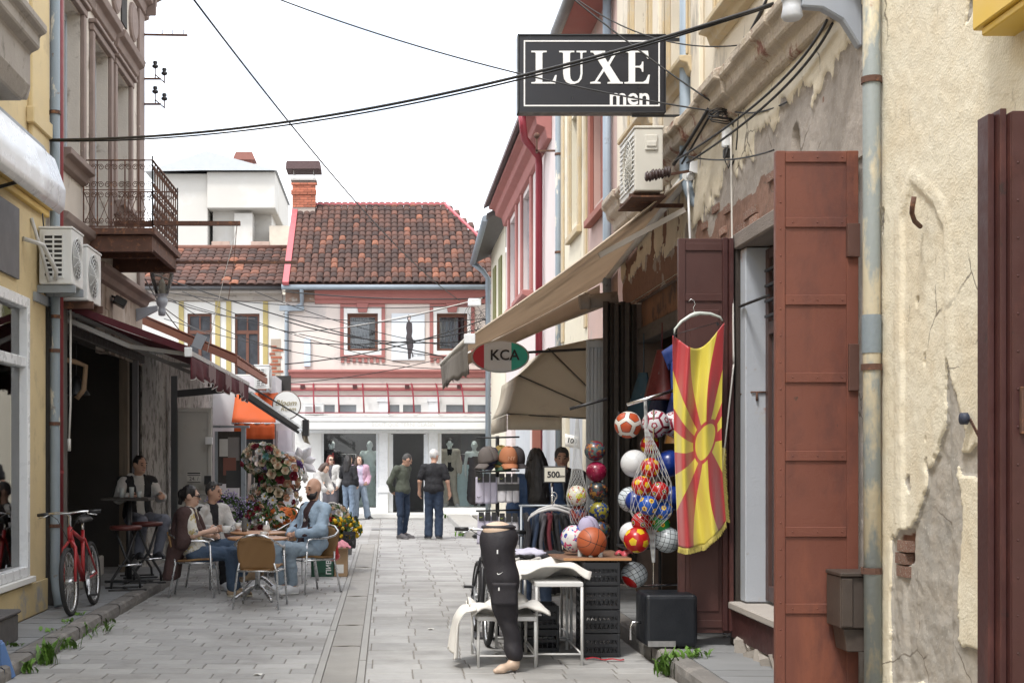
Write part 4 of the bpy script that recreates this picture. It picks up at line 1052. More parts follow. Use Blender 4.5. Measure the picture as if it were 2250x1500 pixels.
# concrete tower block far behind
tw = T('concrete_tower', 'grey concrete tower with a pale gable roof far behind the roofs', 'building', (-6.5,60,0))
YT = 60.0
m_tw = mat('pale_concrete', (.50,.48,.445), .9, .06, .7, .15, 10, patches=[((.38,.33,.27),.8,.68,.05,(1,1,.3)),((.54,.53,.51),.6,.6,.08)])
P('upper_wall', MB().b2(-7.9,-4.9,YT,YT+8,12.6,14.2), m_tw, tw, bevel=.03)
P('lower_wall', MB().b2(-7.75,-6.0,YT+.8,YT+8,0,12.6).b2(-6.0,-5.2,YT+1.6,YT+8,0,12.6).b2(-6.75,-5.95,YT+.4,YT+1.5,0,12.45), m_tw, tw)
P('side_wing', MB().b2(-10.2,-7.91,YT+.2,YT+9,0,14.149), m_tw, tw)
P('roof', MB().add([(-8.2,YT-.3,14.2),(-4.8,YT-.3,14.2),(-4.8,YT+8,14.2),(-8.2,YT+8,14.2),(-7.9,YT-.3,15.05),(-7.9,YT+8,15.05),(-10.6,YT-.3,14.15),(-10.6,YT+8,14.15)],
   [(4,1,2,5),(0,1,4),(6,0,4),(6,4,5,7),(3,5,2),(7,5,3)]), mat('pale_sheet_roof', (.44,.46,.48), .6, .05), tw)
for (x,z) in ((-7.35,10.6),(-5.6,10.6),(-4.6,10.4)):
    P('window', MB().b2(x-.4,x+.4,YT+.35,YT+.42,z-.6,z+.6).b2(x-.03,x+.03,YT+.33,YT+.349,z-.6,z+.6), mat('faded_pink_window', (.38,.27,.22), .5), tw)
P('wing_wall', MB().b2(-5.2,-4.2,YT+.43,YT+6,0,11.9), mat('beige_wing', (.52,.46,.38), .9), tw)
P('vent', MB().b2(-6.9,-6.2,YT+3,YT+3.6,14.4,15.35).prism([(-7.1,15.35),(-6.05,15.35),(-6.2,15.7),(-6.95,15.7)],'y',YT+2.8,YT+3.8), mat('vent_red', (.22,.09,.07), .8), tw)
# ================================================================== RIGHT SIDE
XW = 2.85
def uv_of(y, z): return (U0+XW*F/y, V0-(z-EYE)*F/y)
def pts_yz(pl):
    """outlines measured on the photo, brought onto the right wall plane"""
    r = []
    for (u,v) in pl:
        y = XW*F/(u-U0); r.append((y, EYE-(v-V0)*y/F))
    return r
def peel_wall(name, parent, y0, y1, z0, z1, step, holes, field, mt, label=None):
    ny, nz = int((y1-y0)/step), int((z1-z0)/step)
    Y, Z = np.meshgrid(np.linspace(y0,y1,ny+1), np.linspace(z0,z1,nz+1))
    pe, br, dx = field(Y, Z)
    me = bpy.data.meshes.new(name)
    off = OFF.get(parent.name, Vector((0,0,0)))
    co = np.stack([XW+dx-off[0], Y-off[1], Z-off[2]], -1).reshape(-1,3)
    J, I = np.meshgrid(np.arange(nz), np.arange(ny), indexing='ij')
    yc, zc = (Y[:-1,:-1]+Y[1:,1:])/2, (Z[:-1,:-1]+Z[1:,1:])/2
    ok = np.ones(yc.shape, bool)
    for h in holes: ok &= ~((yc > h[0]) & (yc < h[1]) & (zc > h[2]) & (zc < h[3]))
    a = (J*(ny+1)+I)[ok]
    fc = np.stack([a, a+1, a+ny+2, a+ny+1], -1)[:, ::-1]
    me.from_pydata(co.tolist(), [], fc.tolist())
    for nm,arr in (('peel',pe),('brick',br)):
        at = me.attributes.new(nm,'FLOAT','POINT'); at.data.foreach_set('value', np.ascontiguousarray(arr.reshape(-1), dtype=np.float32))
    me.materials.append(mt); me.polygons.foreach_set('use_smooth', [True]*len(me.polygons)); me.update()
    return link(name, me, parent, label=label)
def peel_mat(name, paint, paint2, mortar, mortar2, brick):
    q = NT(name)
    pe = q.attr('peel').outputs['Fac']; br = q.attr('brick').outputs['Fac']
    n = q.noise(28,5)
    f = q.rng(q.math('ADD', pe, q.math('MULTIPLY', q.math('SUBTRACT', n, .5), .22)), .46, .54)
    c1 = q.mix(q.rng(q.noise(2.4,6,.62), .42,.7), paint, paint2)
    c1 = q.mix(q.rng(q.noise(9,5,.6,(1,1,.35),seed=4), .66,.72), c1, tuple(x*.62 for x in paint2))
    c2 = q.mix(q.rng(q.noise(5,6,.7,seed=2), .35,.68), mortar, mortar2)
    c2 = q.mix(q.rng(q.noise(55,3,seed=3), .62,.68), c2, tuple(min(1,x*1.5) for x in mortar))
    c2 = q.mix(q.rng(br,.3,.7), c2, q.mix(q.noise(14,4), brick, tuple(x*.55 for x in brick)))
    c = q.mix(f, c1, c2)
    vo = q.n('ShaderNodeTexVoronoi'); vo.feature = 'DISTANCE_TO_EDGE'; vo.inputs['Scale'].default_value = 1.7
    wv = q.n('ShaderNodeMixRGB'); wv.inputs[0].default_value = .16; nn = q.n('ShaderNodeTexNoise'); nn.inputs['Scale'].default_value = 3; nn.inputs['Detail'].default_value = 6; q.l(q.tc(), nn.inputs['Vector']); q.l(q.tc(), wv.inputs[1]); q.l(nn.outputs['Color'], wv.inputs[2]); q.l(wv.outputs[0], vo.inputs['Vector'])
    ck = q.math('MULTIPLY', q.rng(vo.outputs['Distance'], .004,.009,1,0), q.rng(q.noise(1.3,3,seed=7), .5,.56))
    c = q.mix(q.math('MULTIPLY', ck, .75), c, (.10,.08,.06))
    c = q.mix(q.rng(q.noise(90,2,seed=9), .70,.74,0,.5), c, (.16,.14,.12))
    h = q.mix(f, q.noise(70,3), q.math('SUBTRACT', q.noise(34,5), .9))
    return q.fin(c, .92, q.bump(h, .5, .012))
m_peelA = peel_mat('flaking_cream_wall', (.70,.63,.50), (.58,.52,.41), (.31,.275,.245), (.40,.36,.325), (.29,.165,.12))
m_peelB = peel_mat('peeling_yellow_wall', (.76,.71,.58), (.69,.61,.46), (.34,.325,.30), (.43,.39,.34), (.30,.16,.12))

m_brick_old = mat('weathered_brick', (.27,.15,.11), .95, .25, 9, .6, 40, rand=.3, patches=[((.38,.34,.30),9,.58,.05)], bd=.02)
bme_old = bme.copy(); bme_old.materials[0] = m_brick_old
# ---------------------------------------------------------------- near yellow building
ynear = T('yellow_corner_building', 'peeling yellow building at the right edge with a pointed niche', 'building', (XW,6,0))
polyB = [pts_yz([(2083,775),(2067,940),(2030,1063),(2003,1155),(1975,1160),(1978,1260),(1990,1330),(1985,1500),(2150,1510),(2108,1500),(2103,1260),(2112,1150),(2103,1050),(2120,960),(2100,860)]),
         pts_yz([(2107,1000),(2172,975),(2172,1042),(2112,1050)]), pts_yz([(2105,1420),(2182,1430),(2182,1560),(2105,1560)]),
         pts_yz([(1956,1170),(1996,1160),(1990,1500),(1956,1500)]), pts_yz([(2118,55),(2140,20),(2140,-20),(2125,0)])]
polyT = [pts_yz([(1962,995),(2010,985),(2020,1060),(2000,1160),(1960,1160)])]
brB = pts_yz([(1974,1172),(1994,1165),(1996,1235),(1972,1245)])
niche = pts_yz([(1966,470),(2000,372),(2030,392),(2068,428),(2088,480),(2100,900),(2110,1560),(1966,1560)])
nichi = pts_yz([(1980,478),(2003,405),(2050,455),(2070,500),(2080,900),(2088,1560),(1984,1560)])
def fieldB(Y, Z):
    w1 = .05*(fbm(Y*5,Z*5,0,3,4)-.5); w2 = .05*(fbm(Y*5,Z*5,0,9,4)-.5)
    a, b_ = Y+w1*1.6, Z+w2*2.2
    pe = np.zeros(Y.shape)
    for p in polyB: pe = np.maximum(pe, inpoly(a, b_, p).astype(float))
    tn = np.zeros(Y.shape)
    for p in polyT: tn = np.maximum(tn, inpoly(a, b_, p).astype(float))
    pe = np.maximum(pe, (fbm(Y*4.2,Z*2.0,0,21,5) > .66+.05*(Z > 2.2)).astype(float)*(Z < 3.3))
    br = inpoly(a, b_, brB).astype(float); pe = np.maximum(pe, br)
    no, ni = inpoly(Y+w1*.3, Z+w2*.3, niche), inpoly(Y+w1*.3, Z+w2*.3, nichi)
    dx = .010*(fbm(Y*30,Z*30,0,5,3)-.5) + .012*(fbm(Y*1.5,Z*1.5,0,6,2)-.5)
    dx = dx - .006*(no & ~ni) + .013*ni
    for _ in range(3): dx[1:-1,1:-1] = (dx[1:-1,1:-1]*2+dx[:-2,1:-1]+dx[2:,1:-1]+dx[1:-1,:-2]+dx[1:-1,2:])/6
    dx = dx + pe*(.018+.022*(fbm(Y*9,Z*9,0,31,4)-.35)) + .03*br
    for _ in range(1):
        pe[1:-1,1:-1] = (pe[1:-1,1:-1]*2+pe[:-2,1:-1]+pe[2:,1:-1]+pe[1:-1,:-2]+pe[1:-1,2:])/6
    pe = np.clip(pe+.0*tn, 0, 1)
    pe = np.where((tn > .5) & (pe < .4), .42, pe)
    return pe, br, dx
peel_wall('wall', ynear, 5.3, 8.02, 0.0, 4.6, .0125, [], fieldB, m_peelB)
b = MB(); wallX(b, XW, -4, 5.3, 0, 9, [(4.2,5.2,.1,3.2)], .2, 1); wallX(b, XW, 5.3, 8.02, 4.6, 9, [], .2, 1); b.quad((XW,8.02,0),(9,8.02,0),(9,8.02,9),(XW,8.02,9)); b.quad((XW,-4,9),(XW,8.02,9),(9,8.02,9),(9,-4,9)); b.quad((XW+.1,-4,0),(XW+.1,8,0),(XW+.1,8,9),(XW+.1,-4,9))
P('plain_wall', b, mat('yellow_corner_plaster', (.75,.69,.56), .9, .08, 2, .3, 60), ynear)
hk = MB().tube([(XW-.005,7.28,2.88),(XW-.06,7.22,2.90),(XW-.12,7.10,2.92),(XW-.125,7.08,2.95),(XW-.12,7.07,3.0)], .013, 8)
P('iron_hook', hk, m_rust, ynear)
for k,(zz,dy) in enumerate(((1.02,0),(1.09,.02),(1.16,-.01))):
    inst('brick', bme_old, ynear, (XW+.03, 7.58+dy, zz), (0,0,0), (.05,.14,.06))
q = MB()
for k in range(9):
    q.tube([(XW-.02-.02*k, 6.62-.06*k, 1.83-.01*k+.004*(k%2)+.018*math.cos(a*math.pi/4)*(k%2)) if False else (XW-.02-.018*k+.010*math.cos(a*math.pi/4)*(0.4), 6.62-.055*k+.016*math.cos(a*math.pi/4), 1.83-.012*k+.010*math.sin(a*math.pi/4)) for a in range(9)], .003, 4, caps=False)
TM('chain', q, m_rust, 'small rusty chain fixed beside the dark right door', 'chain', (XW,6.6,1.8))
TM('wall_eyelet', MB().lathe([(.001,-.03),(.03,-.03),(.03,.0),(.015,.01)], (XW-.02,6.66,1.84), 10, ax='x'), mat('blue_black_iron', (.03,.04,.07), .6), 'dark eyelet in the yellow wall holding the chain', 'eyelet', (XW,6.66,1.84))
# dark shutter leaf at the right edge
m_dred = mat('dark_oxblood_paint', (.055,.018,.017), .5, .18, 5, .15, 40, patches=[((.09,.03,.025),5,.62,.05,(1,1,.3)),((.03,.015,.014),9,.66,.03),((.20,.16,.14),34,.74,.01)])
m_redleaf = mat('red_oxide_paint', (.155,.052,.034), .55, .13, 3, .2, 40, patches=[((.21,.07,.04),2.6,.58,.07,(1,1,.2)),((.11,.04,.03),3.4,.57,.07,(1,1,.4)),((.07,.035,.025),9,.69,.02),((.32,.24,.20),34,.735,.01),((.12,.06,.03),7,.70,.03,(1,1,.12))])
def shutter(name, label, x0, x1, y, z0, z1, mt, rails, th=.045, cols=1, edge=None, rivets=True):
    t = T(name, label, 'shutter', (x1,y,z0))
    P('leaf', MB().b2(x0,x1,y,y+th,z0,z1), mt, t, bevel=.004)
    st = MB(); sw = .055
    st.b2(x0+.001,x0+sw,y-.012,y-.0005,z0+.001,z1-.001).b2(x1-sw*1.3,x1-.001,y-.012,y-.0005,z0+.001,z1-.001)
    P('stile', st, mt, t, bevel=.003)
    for z in rails: P('rail', MB().b2(x0+sw+.001,x1-sw*1.3-.001,y-.0125,y-.0005,z-.03,z+.03), mt, t, bevel=.003)
    if rivets:
        rv = MB()
        n = int((z1-z0)/.16)
        for k in range(n): rv.ball((x0+.026,y-.0125,z0+.08+k*.16),(.006,.004,.006),6,4)
        for z in rails:
            for f_ in (.2,.5,.8): rv.ball((x0+(x1-x0)*f_,y-.013,z),(.005,.004,.005),6,4)
        P('rivets', rv, mt, t, kind='stuff')
    return t
s1 = shutter('metal_shutter', 'dark oxblood shutter leaf at the right edge of the street', 2.65, 3.1, 5.8, .1, 3.12, m_dred, [.4,1.05,1.7,2.35,2.95])
P('folded_leaf', MB().b2(2.62,2.647,5.83,5.99,.1,3.14).b2(2.59,2.617,5.88,5.99,.1,3.13), m_dred, s1, bevel=.003)
P('hasp', MB().b2(2.68,2.77,5.76,5.787,1.75,1.95).b2(2.71,2.75,5.73,5.759,1.8,2.06).tube([(2.73,5.74,2.15),(2.73,5.70,2.2),(2.73,5.70,2.45),(2.73,5.74,2.5)],.012,6), m_rust, s1, bevel=.003)
TM('yellow_signbox', MB().b2(2.68,3.4,5.5,6.25,3.60,4.3).b2(2.70,3.4,5.52,6.2,3.56,3.598), mat('yellow_panel', (.70,.47,.07), .5, .05, 2, 0), 'bright yellow sign box high at the right edge', 'sign box', (2.9,6,3.6), bevel=.006)

# ---------------------------------------------------------------- old building with the shops
old = T('old_shop_building', 'decaying cream building with flaking plaster over the ball shop', 'building', (XW,12,0))
D1 = (8.34,11.02,.12,3.36); D2 = (11.22,15.62,.12,3.42)
def fieldA(Y, Z):
    n1 = fbm(Y*2.2,Z*2.2,0,3,5); n2 = fbm(Y*6,Z*6,0,8,4)
    n3 = fbm(Y*16,Z*9,0,19,4)
    edge = np.where(Y < 10.6, 4.17, np.where(Y < 11.6, 4.0, 3.78)) + .42*(n1-.5) + .30*(n2-.5) + .22*(n3-.5)
    pe = 1/(1+np.exp(np.clip((Z-edge)*60,-40,40)))
    pe = np.maximum(pe, (fbm(Y*7,Z*1.6,0,55,4) > .68)*(Z < 4.6)*1.0)
    br = ((fbm(Y*2.4,Z*3,0,77,4)+.55*np.exp(-((Z-3.55)/.22)**2)*(Y > 9.7)) > .80)*(Z < 4.1)*1.0
    br = np.maximum(br, (fbm(Y*3,Z*3,0,78,4) > .60)*(Y > 12.3)*(Z > 3.4)*1.0)
    pe = np.maximum(pe, br)
    dx = .008*(fbm(Y*22,Z*22,0,15,4)-.5) + pe*(.016+.012*(n3-.4)) - .006*(1-pe)
    # little dark vent niche
    vy, vz = (Y-9.57)/.09, np.where(Z < 3.9, np.maximum(0,3.62-Z), Z-3.9)/.11+np.where((Z >= 3.62) & (Z <= 3.9),0,0)
    vent = (np.abs(vy) < 1) & (Z > 3.55) & (Z < 3.86+.12*np.sqrt(np.clip(1-vy**2,0,1)))
    dx = np.where(vent, .14, dx); pe = np.where(vent, .0, pe)
    return pe, br, dx
peel_wall('wall', old, 8.02, 16.6, .1, 4.62, .018, [D1, D2], fieldA, m_peelA)
b = MB()
for D in (D1, D2):
    a,c,z0,z1 = D
    b.quad((XW,a,z0),(XW+.3,a,z0),(XW+.3,a,z1),(XW,a,z1)); b.quad((XW,a,z1),(XW,c,z1),(XW+.3,c,z1),(XW+.3,a,z1))
b.quad((XW,15.62,.1),(XW+.3,15.62,.1),(XW+.3,15.62,3.4),(XW,15.62,3.4))
P('reveal', b, mat('worn_reveal', (.20,.15,.125), .9, .25, 3, .5, 30), old)
upw = [(12.85,13.65,5.4,8.2),(14.8,15.65,5.4,8.2),(10.6,11.5,5.4,8.2)]
b = MB(); wallX(b, XW, 8.02, 16.9, 4.6, 9.2, upw, .22, 1); b.quad((XW,8.02,9.2),(XW,16.9,9.2),(9,16.9,9.2),(9,8.02,9.2)); b.quad((XW+.25,8.02,3.45),(XW+.25,16.9,3.45),(XW+.25,16.9,9.2),(XW+.25,8.02,9.2))
b.quad((XW,8.02,3.46),(XW,16.9,3.46),(9,16.9,3.46),(9,8.02,3.46))
P('upper_wall', b, mat('faded_cream_plaster', (.70,.63,.51), .9, .12, 1.6, .3, 50, patches=[((.40,.36,.30),2.4,.6,.06,(1,1,.4)),((.30,.22,.16),5,.69,.03,(1,1,.3))]), old)
for (a,c,z0,z1) in upw:
    P('window', MB().b2(XW+.14,XW+.2,a+.001,a+.07,z0,z1).b2(XW+.14,XW+.2,c-.07,c-.001,z0,z1).b2(XW+.14,XW+.2,(a+c)/2-.03,(a+c)/2+.03,z0,z1), mat('grey_old_window', (.28,.28,.27), .8, .2), old)
    P('pane', MB().quad((XW+.17,a,z0),(XW+.17,c,z0),(XW+.17,c,z1),(XW+.17,a,z1)), MATS['dusty_pane'], old)
    q = MB()
    for (e0,e1) in ((a-.22,a-.06),(c+.06,c+.22)): q.b2(XW-.05,XW-.001,e0,e1,z0-.05,z1+.2).b2(XW-.07,XW-.0505,e0+.05,e1-.05,z0,z1)
    q.prism([(XW,z0-.22),(XW-.06,z0-.2),(XW-.09,z0-.12),(XW-.16,z0-.1),(XW-.16,z0-.051),(XW,z0-.051)],'y',a-.3,c+.3)
    P('window_surround', q, mat('ochre_old_trim', (.52,.42,.27), .85, .15, 4, .3, 50, patches=[((.50,.44,.34),4,.58,.05)]), old, bevel=.006)
P('pilaster', MB().b2(XW-.05,XW-.001,12.25,12.6,4.9,9.2).b2(XW-.05,XW-.001,9.4,9.8,4.9,9.2).b2(XW-.05,XW-.001,14.1,14.4,4.9,9.2), MATS['faded_cream_plaster'], old, bevel=.01)
mo = MB()
prof = [(0,4.42),(.06,4.44),(.08,4.54),(.16,4.58),(.18,4.67),(.24,4.70),(.24,4.77),(0,4.84)]
y = 8.1
while y < 16.9:
    L = RN.uniform(.35,1.1); L = min(L, 16.9-y)
    k_ = RN.uniform(.75,1.08)
    mo.prism([(XW-p[0]*k_,p[1]+RN.uniform(-.008,.008)) for p in prof],'y',y,y+L)
    y += L
P('string_course', mo, mat('crumbling_moulding', (.48,.41,.33), .95, .25, 4, .8, 30, patches=[((.24,.11,.08),3.4,.60,.04),((.48,.40,.30),3,.6,.05)], bd=.03), old, bevel=.012)
for k in range(20):
    yy = RN.uniform(9.9,12.3); zz = 3.42+.078*RN.randint(0,5)
    inst('brick', bme_old, old, (XW+.032+RN.uniform(-.006,.006), yy, zz), (RN.uniform(-.03,.03),0,RN.uniform(-.03,.03)), (.07,.21,.062))
P('lintel', MB().b2(XW-.04,XW+.2,8.3,11.2,3.33,3.46), mat('lintel_grey_wood', (.20,.17,.15), .9, .25, 4, .5, 30, stretch=(4,.6,4)), old, bevel=.012)
P('pier', MB().b2(XW-.03,XW+.02,11.03,11.21,.12,3.4), mat('black_old_wood', (.045,.035,.03), .85, .4, 5, .6, 40, stretch=(5,5,.6), patches=[((.35,.33,.29),6,.70,.03)]), old, bevel=.01)
# first doorway: white reveal, glazed front set back, sill
P('white_jamb', MB().b2(XW+.002,XW+.215,10.86,11.018,.5,3.32), mat('bluish_limewash', (.40,.43,.48), .9, .06, 2, .3, 40, patches=[((.36,.25,.22),1.3,.61,.02),((.40,.40,.40),2.6,.64,.04),((.30,.27,.25),6,.68,.03)]), old, bevel=.008)
gf = P('shopfront_frame', MB().b2(XW+.16,XW+.21,10.77,10.858,.52,3.3).b2(XW+.16,XW+.21,8.36,10.77,2.62,2.72).b2(XW+.16,XW+.21,8.36,10.77,3.22,3.3).b2(XW+.16,XW+.21,8.36,10.77,.52,.64).b2(XW+.16,XW+.21,9.5,9.58,.64,2.62), mat('brown_shopfront', (.075,.04,.035), .5, .15, 4, .1), old, bevel=.005)
P('pane', MB().quad((XW+.19,8.36,.6),(XW+.19,10.8,.6),(XW+.19,10.8,3.25),(XW+.19,8.36,3.25)), mat('smoky_pane', (.075,.08,.088), .07, .1, 3, 0), gf)
P('window_grille', MB().b2(XW+.13,XW+.155,8.36,10.78,2.75,2.77).b2(XW+.13,XW+.155,8.36,10.78,2.87,2.89).b2(XW+.13,XW+.155,8.36,10.78,2.99,3.01).b2(XW+.13,XW+.155,8.36,10.78,3.11,3.13), m_black, old)
P('sill', MB().b2(XW-.09,XW+.3,8.32,11.05,.43,.49), mat('sill_stone', (.40,.37,.34), .85, .1, 4, .3), old, bevel=.01)
P('sill_board', MB().b2(XW-.06,XW-.02,8.32,11.05,.2,.425), m_dred, old, bevel=.006)
q = MB()
for k in range(16):
    yy = 8.4+k*.17; q.box((XW+RN.uniform(-.02,.04),yy,.13+RN.uniform(-.02,.04)),(.16,RN.uniform(.12,.22),RN.uniform(.08,.16)),(RN.uniform(-.3,.3),RN.uniform(-.3,.3),RN.uniform(-.4,.4)))
P('rubble_base', q, m_stone_g, old, kind='stuff')
TM('iron_bar', MB().tube([(XW-.02,10.95,2.86),(XW+.0,10.2,2.86)], .012, 6), m_black, 'black iron bar across the head of the doorway', 'bar', (XW,10.9,2.86))
TM('latch_chain', MB().tube([(XW-.0,11.0,2.16),(XW+.05,10.85,2.17),(XW+.16,10.85,2.17)],.007,5).tube([(XW+.09,10.845,2.165),(XW+.09,10.845,2.1)],.01,5), m_rust, 'short latch chain on the white door jamb', 'chain', (XW,10.9,2.15))
s2 = shutter('metal_shutter', 'red oxide metal shutter with horizontal straps beside the old pipe', 2.335, 2.83, 8.2, .22, 3.49, m_redleaf, [3.45,3.06,2.595,2.13,1.66,1.205,.745,.26])
P('lock_plate', MB().b2(2.765,2.825,8.165,8.1995,2.05,2.33).b2(2.755,2.83,8.16,8.1995,2.85,3.05), mat('greasy_steel', (.10,.05,.04), .5, .2), s2, bevel=.003)
s3 = shutter('metal_shutter', 'dark brown shutter leaf behind the flag', 2.37, 2.80, 11.1, .225, 3.43, mat('dark_brown_paint', (.07,.028,.024), .5, .14, 3, .15, 40, patches=[((.045,.02,.018),4,.62,.05,(1,1,.4)),((.22,.17,.14),34,.74,.01)]), [3.36,2.95,1.55,1.12,.30], rivets=False)
P('folded_leaf', MB().b2(2.765,2.80,11.02,11.087,.25,3.42).b2(2.72,2.76,11.05,11.087,.25,3.43), m_dred, s3, bevel=.003)
P('panel', MB().b2(2.46,2.70,11.089,11.0995,.4,1.05).b2(2.46,2.70,11.089,11.0995,1.65,2.85), mat('dark_brown_paint', (0,0,0)), s3, bevel=.006)

# ball shop interior
ballshop = T('ball_shop', 'dark open ball and toy shop under the flaking wall', 'shop front', (4,13.4,.12))
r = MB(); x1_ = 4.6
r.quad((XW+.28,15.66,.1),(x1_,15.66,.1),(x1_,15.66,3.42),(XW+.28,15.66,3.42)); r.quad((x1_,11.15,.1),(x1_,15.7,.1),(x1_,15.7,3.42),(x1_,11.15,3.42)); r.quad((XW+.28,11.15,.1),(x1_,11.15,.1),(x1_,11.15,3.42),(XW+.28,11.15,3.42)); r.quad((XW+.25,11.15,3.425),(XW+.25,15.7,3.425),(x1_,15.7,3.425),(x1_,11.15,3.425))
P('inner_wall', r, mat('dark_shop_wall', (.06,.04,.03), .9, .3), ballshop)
P('beam', MB().b2(XW+.02,XW+.2,11.25,15.6,2.95,3.12), mat('beam_wood', (.10,.085,.075), .9, .3, 4, .4, stretch=(3,.6,3)), ballshop, bevel=.01)
P('wood_lining', MB().b2(XW+.06,XW+.09,11.25,15.6,3.13,3.42), mat('rusty_board', (.20,.10,.055), .9, .35, 5, .5, 30, patches=[((.08,.05,.04),4,.58,.05)]), ballshop)
fr = P('door_frame', MB().b2(XW+.1,XW+.16,11.3,11.42,.12,2.95).b2(XW+.1,XW+.16,12.45,12.55,.12,2.95).b2(XW+.1,XW+.16,11.42,12.45,2.84,2.95).b2(XW+.1,XW+.16,11.42,12.45,2.3,2.36), mat('brown_shopfront', (.075,.04,.035)), ballshop)
P('pane', MB().quad((XW+.13,11.42,2.36),(XW+.13,12.45,2.36),(XW+.13,12.45,2.84),(XW+.13,11.42,2.84)), MATS['smoky_pane'], fr)
cols = [(.10,.012,.012),(.01,.02,.10),(.16,.07,.01),(.02,.02,.03),(.10,.02,.06),(.02,.06,.09),(.16,.14,.13),(.01,.02,.08),(.01,.02,.09)]
TB = ['dark red','navy','rust brown','black','plum','teal','pale grey','deep blue','indigo']
for k in range(9):
    x, yy, zz = XW-.02+RN.uniform(-.12,.3), 12.7+RN.uniform(-.1,2.4), RN.uniform(1.95,2.7)
    c = cols[k % 9]
    def fn(s,t,x=x,yy=yy,zz=zz,k=k):
        a = s*2*math.pi; r_ = (.05+.13*t)*(1+.3*math.sin(a*3+k))
        return (x+r_*math.cos(a)*.9, yy+r_*math.sin(a), zz+.25-.5*t)
    tb = MB().grid(10,6,fn).tube([(x,yy,zz+.24),(x,yy,3.0)],.006,4)
    TM('toy_bag', tb, mat('toy_cloth_%d' % (k % 9), c, .6, .3, 14, .2, 20, patches=[((.14,.13,.13),11,.66,.03)]), TB[k]+' bag of toys hanging in the dark ball shop doorway', 'toy bag', (x,yy,zz-.25), group='toy bags hanging in the ball shop')
def shirt_flat(s,t):
    w = .19*(1+ (.55*max(0,1-t*3.2) if t < .31 else 0))
    return (2.60+(s-.5)*2*w*.8, 11.75+.03*math.sin(s*9+t*4), 2.72-.62*t-.16*abs(s-.5)*2*(t < .31))
TM('football_shirt', MB().grid(12,12,shirt_flat), mat('royal_blue_cloth', (.012,.035,.17), .7, .1, 6, .2), 'blue football shirt hanging behind the flag', 'shirt', (2.56,11.75,2.1), solid=.01)

# folded black shutters and the white grooved leaf further along
bs_ = T('folded_shutter', 'black folded shutter slats beside the hanging balls', 'shutter', (2.8,15.6,.2))
for k in range(6):
    P('slat', MB().box((2.49+k*.062,15.5+.03*(k%2),1.82),(.056,.07,3.2-.03*(k%3)),(0,0,.45*(1 if k%2 else -1))), m_darkwood, bs_, bevel=.004)
ws = T('grooved_shutter', 'white vertically boarded shutter leaf behind the string of balls', 'shutter', (2.5,15.95,.2))
for k in range(6):
    P('board', MB().b2(2.325+k*.043,2.365+k*.043,15.9+.006*(k%2),15.95,.2,3.02), mat('flaking_white_boards', (.50,.53,.55), .8, .08, 4, .4, 30, patches=[((.16,.13,.11),7,.68,.03,(1,1,.2))]), ws, bevel=.005)
P('top_rail', MB().b2(2.32,2.6,15.86,15.895,2.93,3.0), mat('flaking_white_boards', (0,0,0)), ws)

# pipes, lamp, meter box
m_near = mat('yellowed_pipe', (.47,.42,.31), .6, .15, 4, .3, 40, patches=[((.25,.28,.28),2.4,.49,.03,(1,1,.4)),((.20,.07,.03),3.2,.69,.02,(1,1,.8)),((.56,.50,.36),3,.62,.03,(1,1,.4))])
pipe('downpipe', 'flaking yellow and grey downpipe between the red shutter and the peeling wall', [(2.79,7.86,9),(2.79,7.86,2.4),(2.80,7.86,.12)], .05, m_near, [(2.79,7.86,z) for z in (3.82,2.17,1.0)])
P('joint', MB().lathe([(.054,0),(.056,.02),(.056,.2),(.054,.22)], (2.79,7.86,2.25), 14), m_oldpipe, bpy.data.objects['downpipe.001'])
m_meter = mat('blackened_steel', (.065,.05,.042), .55, .25, 3, .2, 30, patches=[((.16,.07,.04),3,.66,.04,(1,1,.5))])
me_ = T('meter_box', 'dark rusty metal meter box low beside the flaking downpipe', 'meter box', (2.72,8.0,.5))
P('box', MB().b2(2.63,2.85,7.92,8.17,.66,.96), m_meter, me_, bevel=.006)
P('lower_box', MB().prism([(2.66,.655),(2.84,.655),(2.84,.52),(2.68,.52)],'y',7.95,8.15), m_meter, me_, bevel=.005)
P('lid', MB().b2(2.625,2.86,7.9,8.175,.961,.985), m_meter, me_, bevel=.005)
P('door', MB().b2(2.635,2.70,7.905,7.9195,.67,.95), m_meter, me_, bevel=.004)
lm = T('street_lamp', 'grey street lamp arm with a white cup at the top of the right wall', 'lamp', (2.85,8.25,4.2))
ml = MATS['lamp_grey_paint']
P('arm', MB().prism([(2.84,4.12),(2.86,4.12),(2.86,4.46),(2.80,4.47),(2.5,4.44),(2.49,4.36),(2.62,4.35),(2.74,4.28)],'y',8.2,8.28), ml, lm, bevel=.012)
P('cup', MB().lathe([(.001,4.29),(.05,4.29),(.065,4.31),(.055,4.36),(.055,4.40),(.062,4.405),(.062,4.43),(.055,4.44),(.055,4.56),(.08,4.62),(.08,5.0)], (2.445,8.24,0), 18), mat('lamp_pale', (.55,.58,.63), .4), lm)
pipe('downpipe', 'grey blue downpipe beside the hanging shop sign', [(2.79,12.76,9.2),(2.79,12.76,4.25),(2.84,12.7,4.05),(2.98,12.6,3.9),(3.02,12.55,3.4)], .055, mat('zinc_pipe', (.27,.33,.39), .5, .1, 4, .1, patches=[((.16,.17,.18),5,.68,.04)]), [(2.79,12.76,z) for z in (8.0,6.2,4.6)], clipm=m_steel)
pipe('downpipe', 'grey downpipe rising past the far end of the beige awning', [(2.79,17.3,9),(2.79,17.3,.15)], .055, MATS['zinc_pipe'], [(2.79,17.3,z) for z in (6.0,4.2,2.9)], clipm=m_steel)
pipe('downpipe', 'weathered thin downpipe between the cream and the pink right houses', [(2.80,22.3,7.8),(2.80,22.3,.15)], .05, m_oldpipe, [(2.80,22.3,z) for z in (6.6,5.0)])
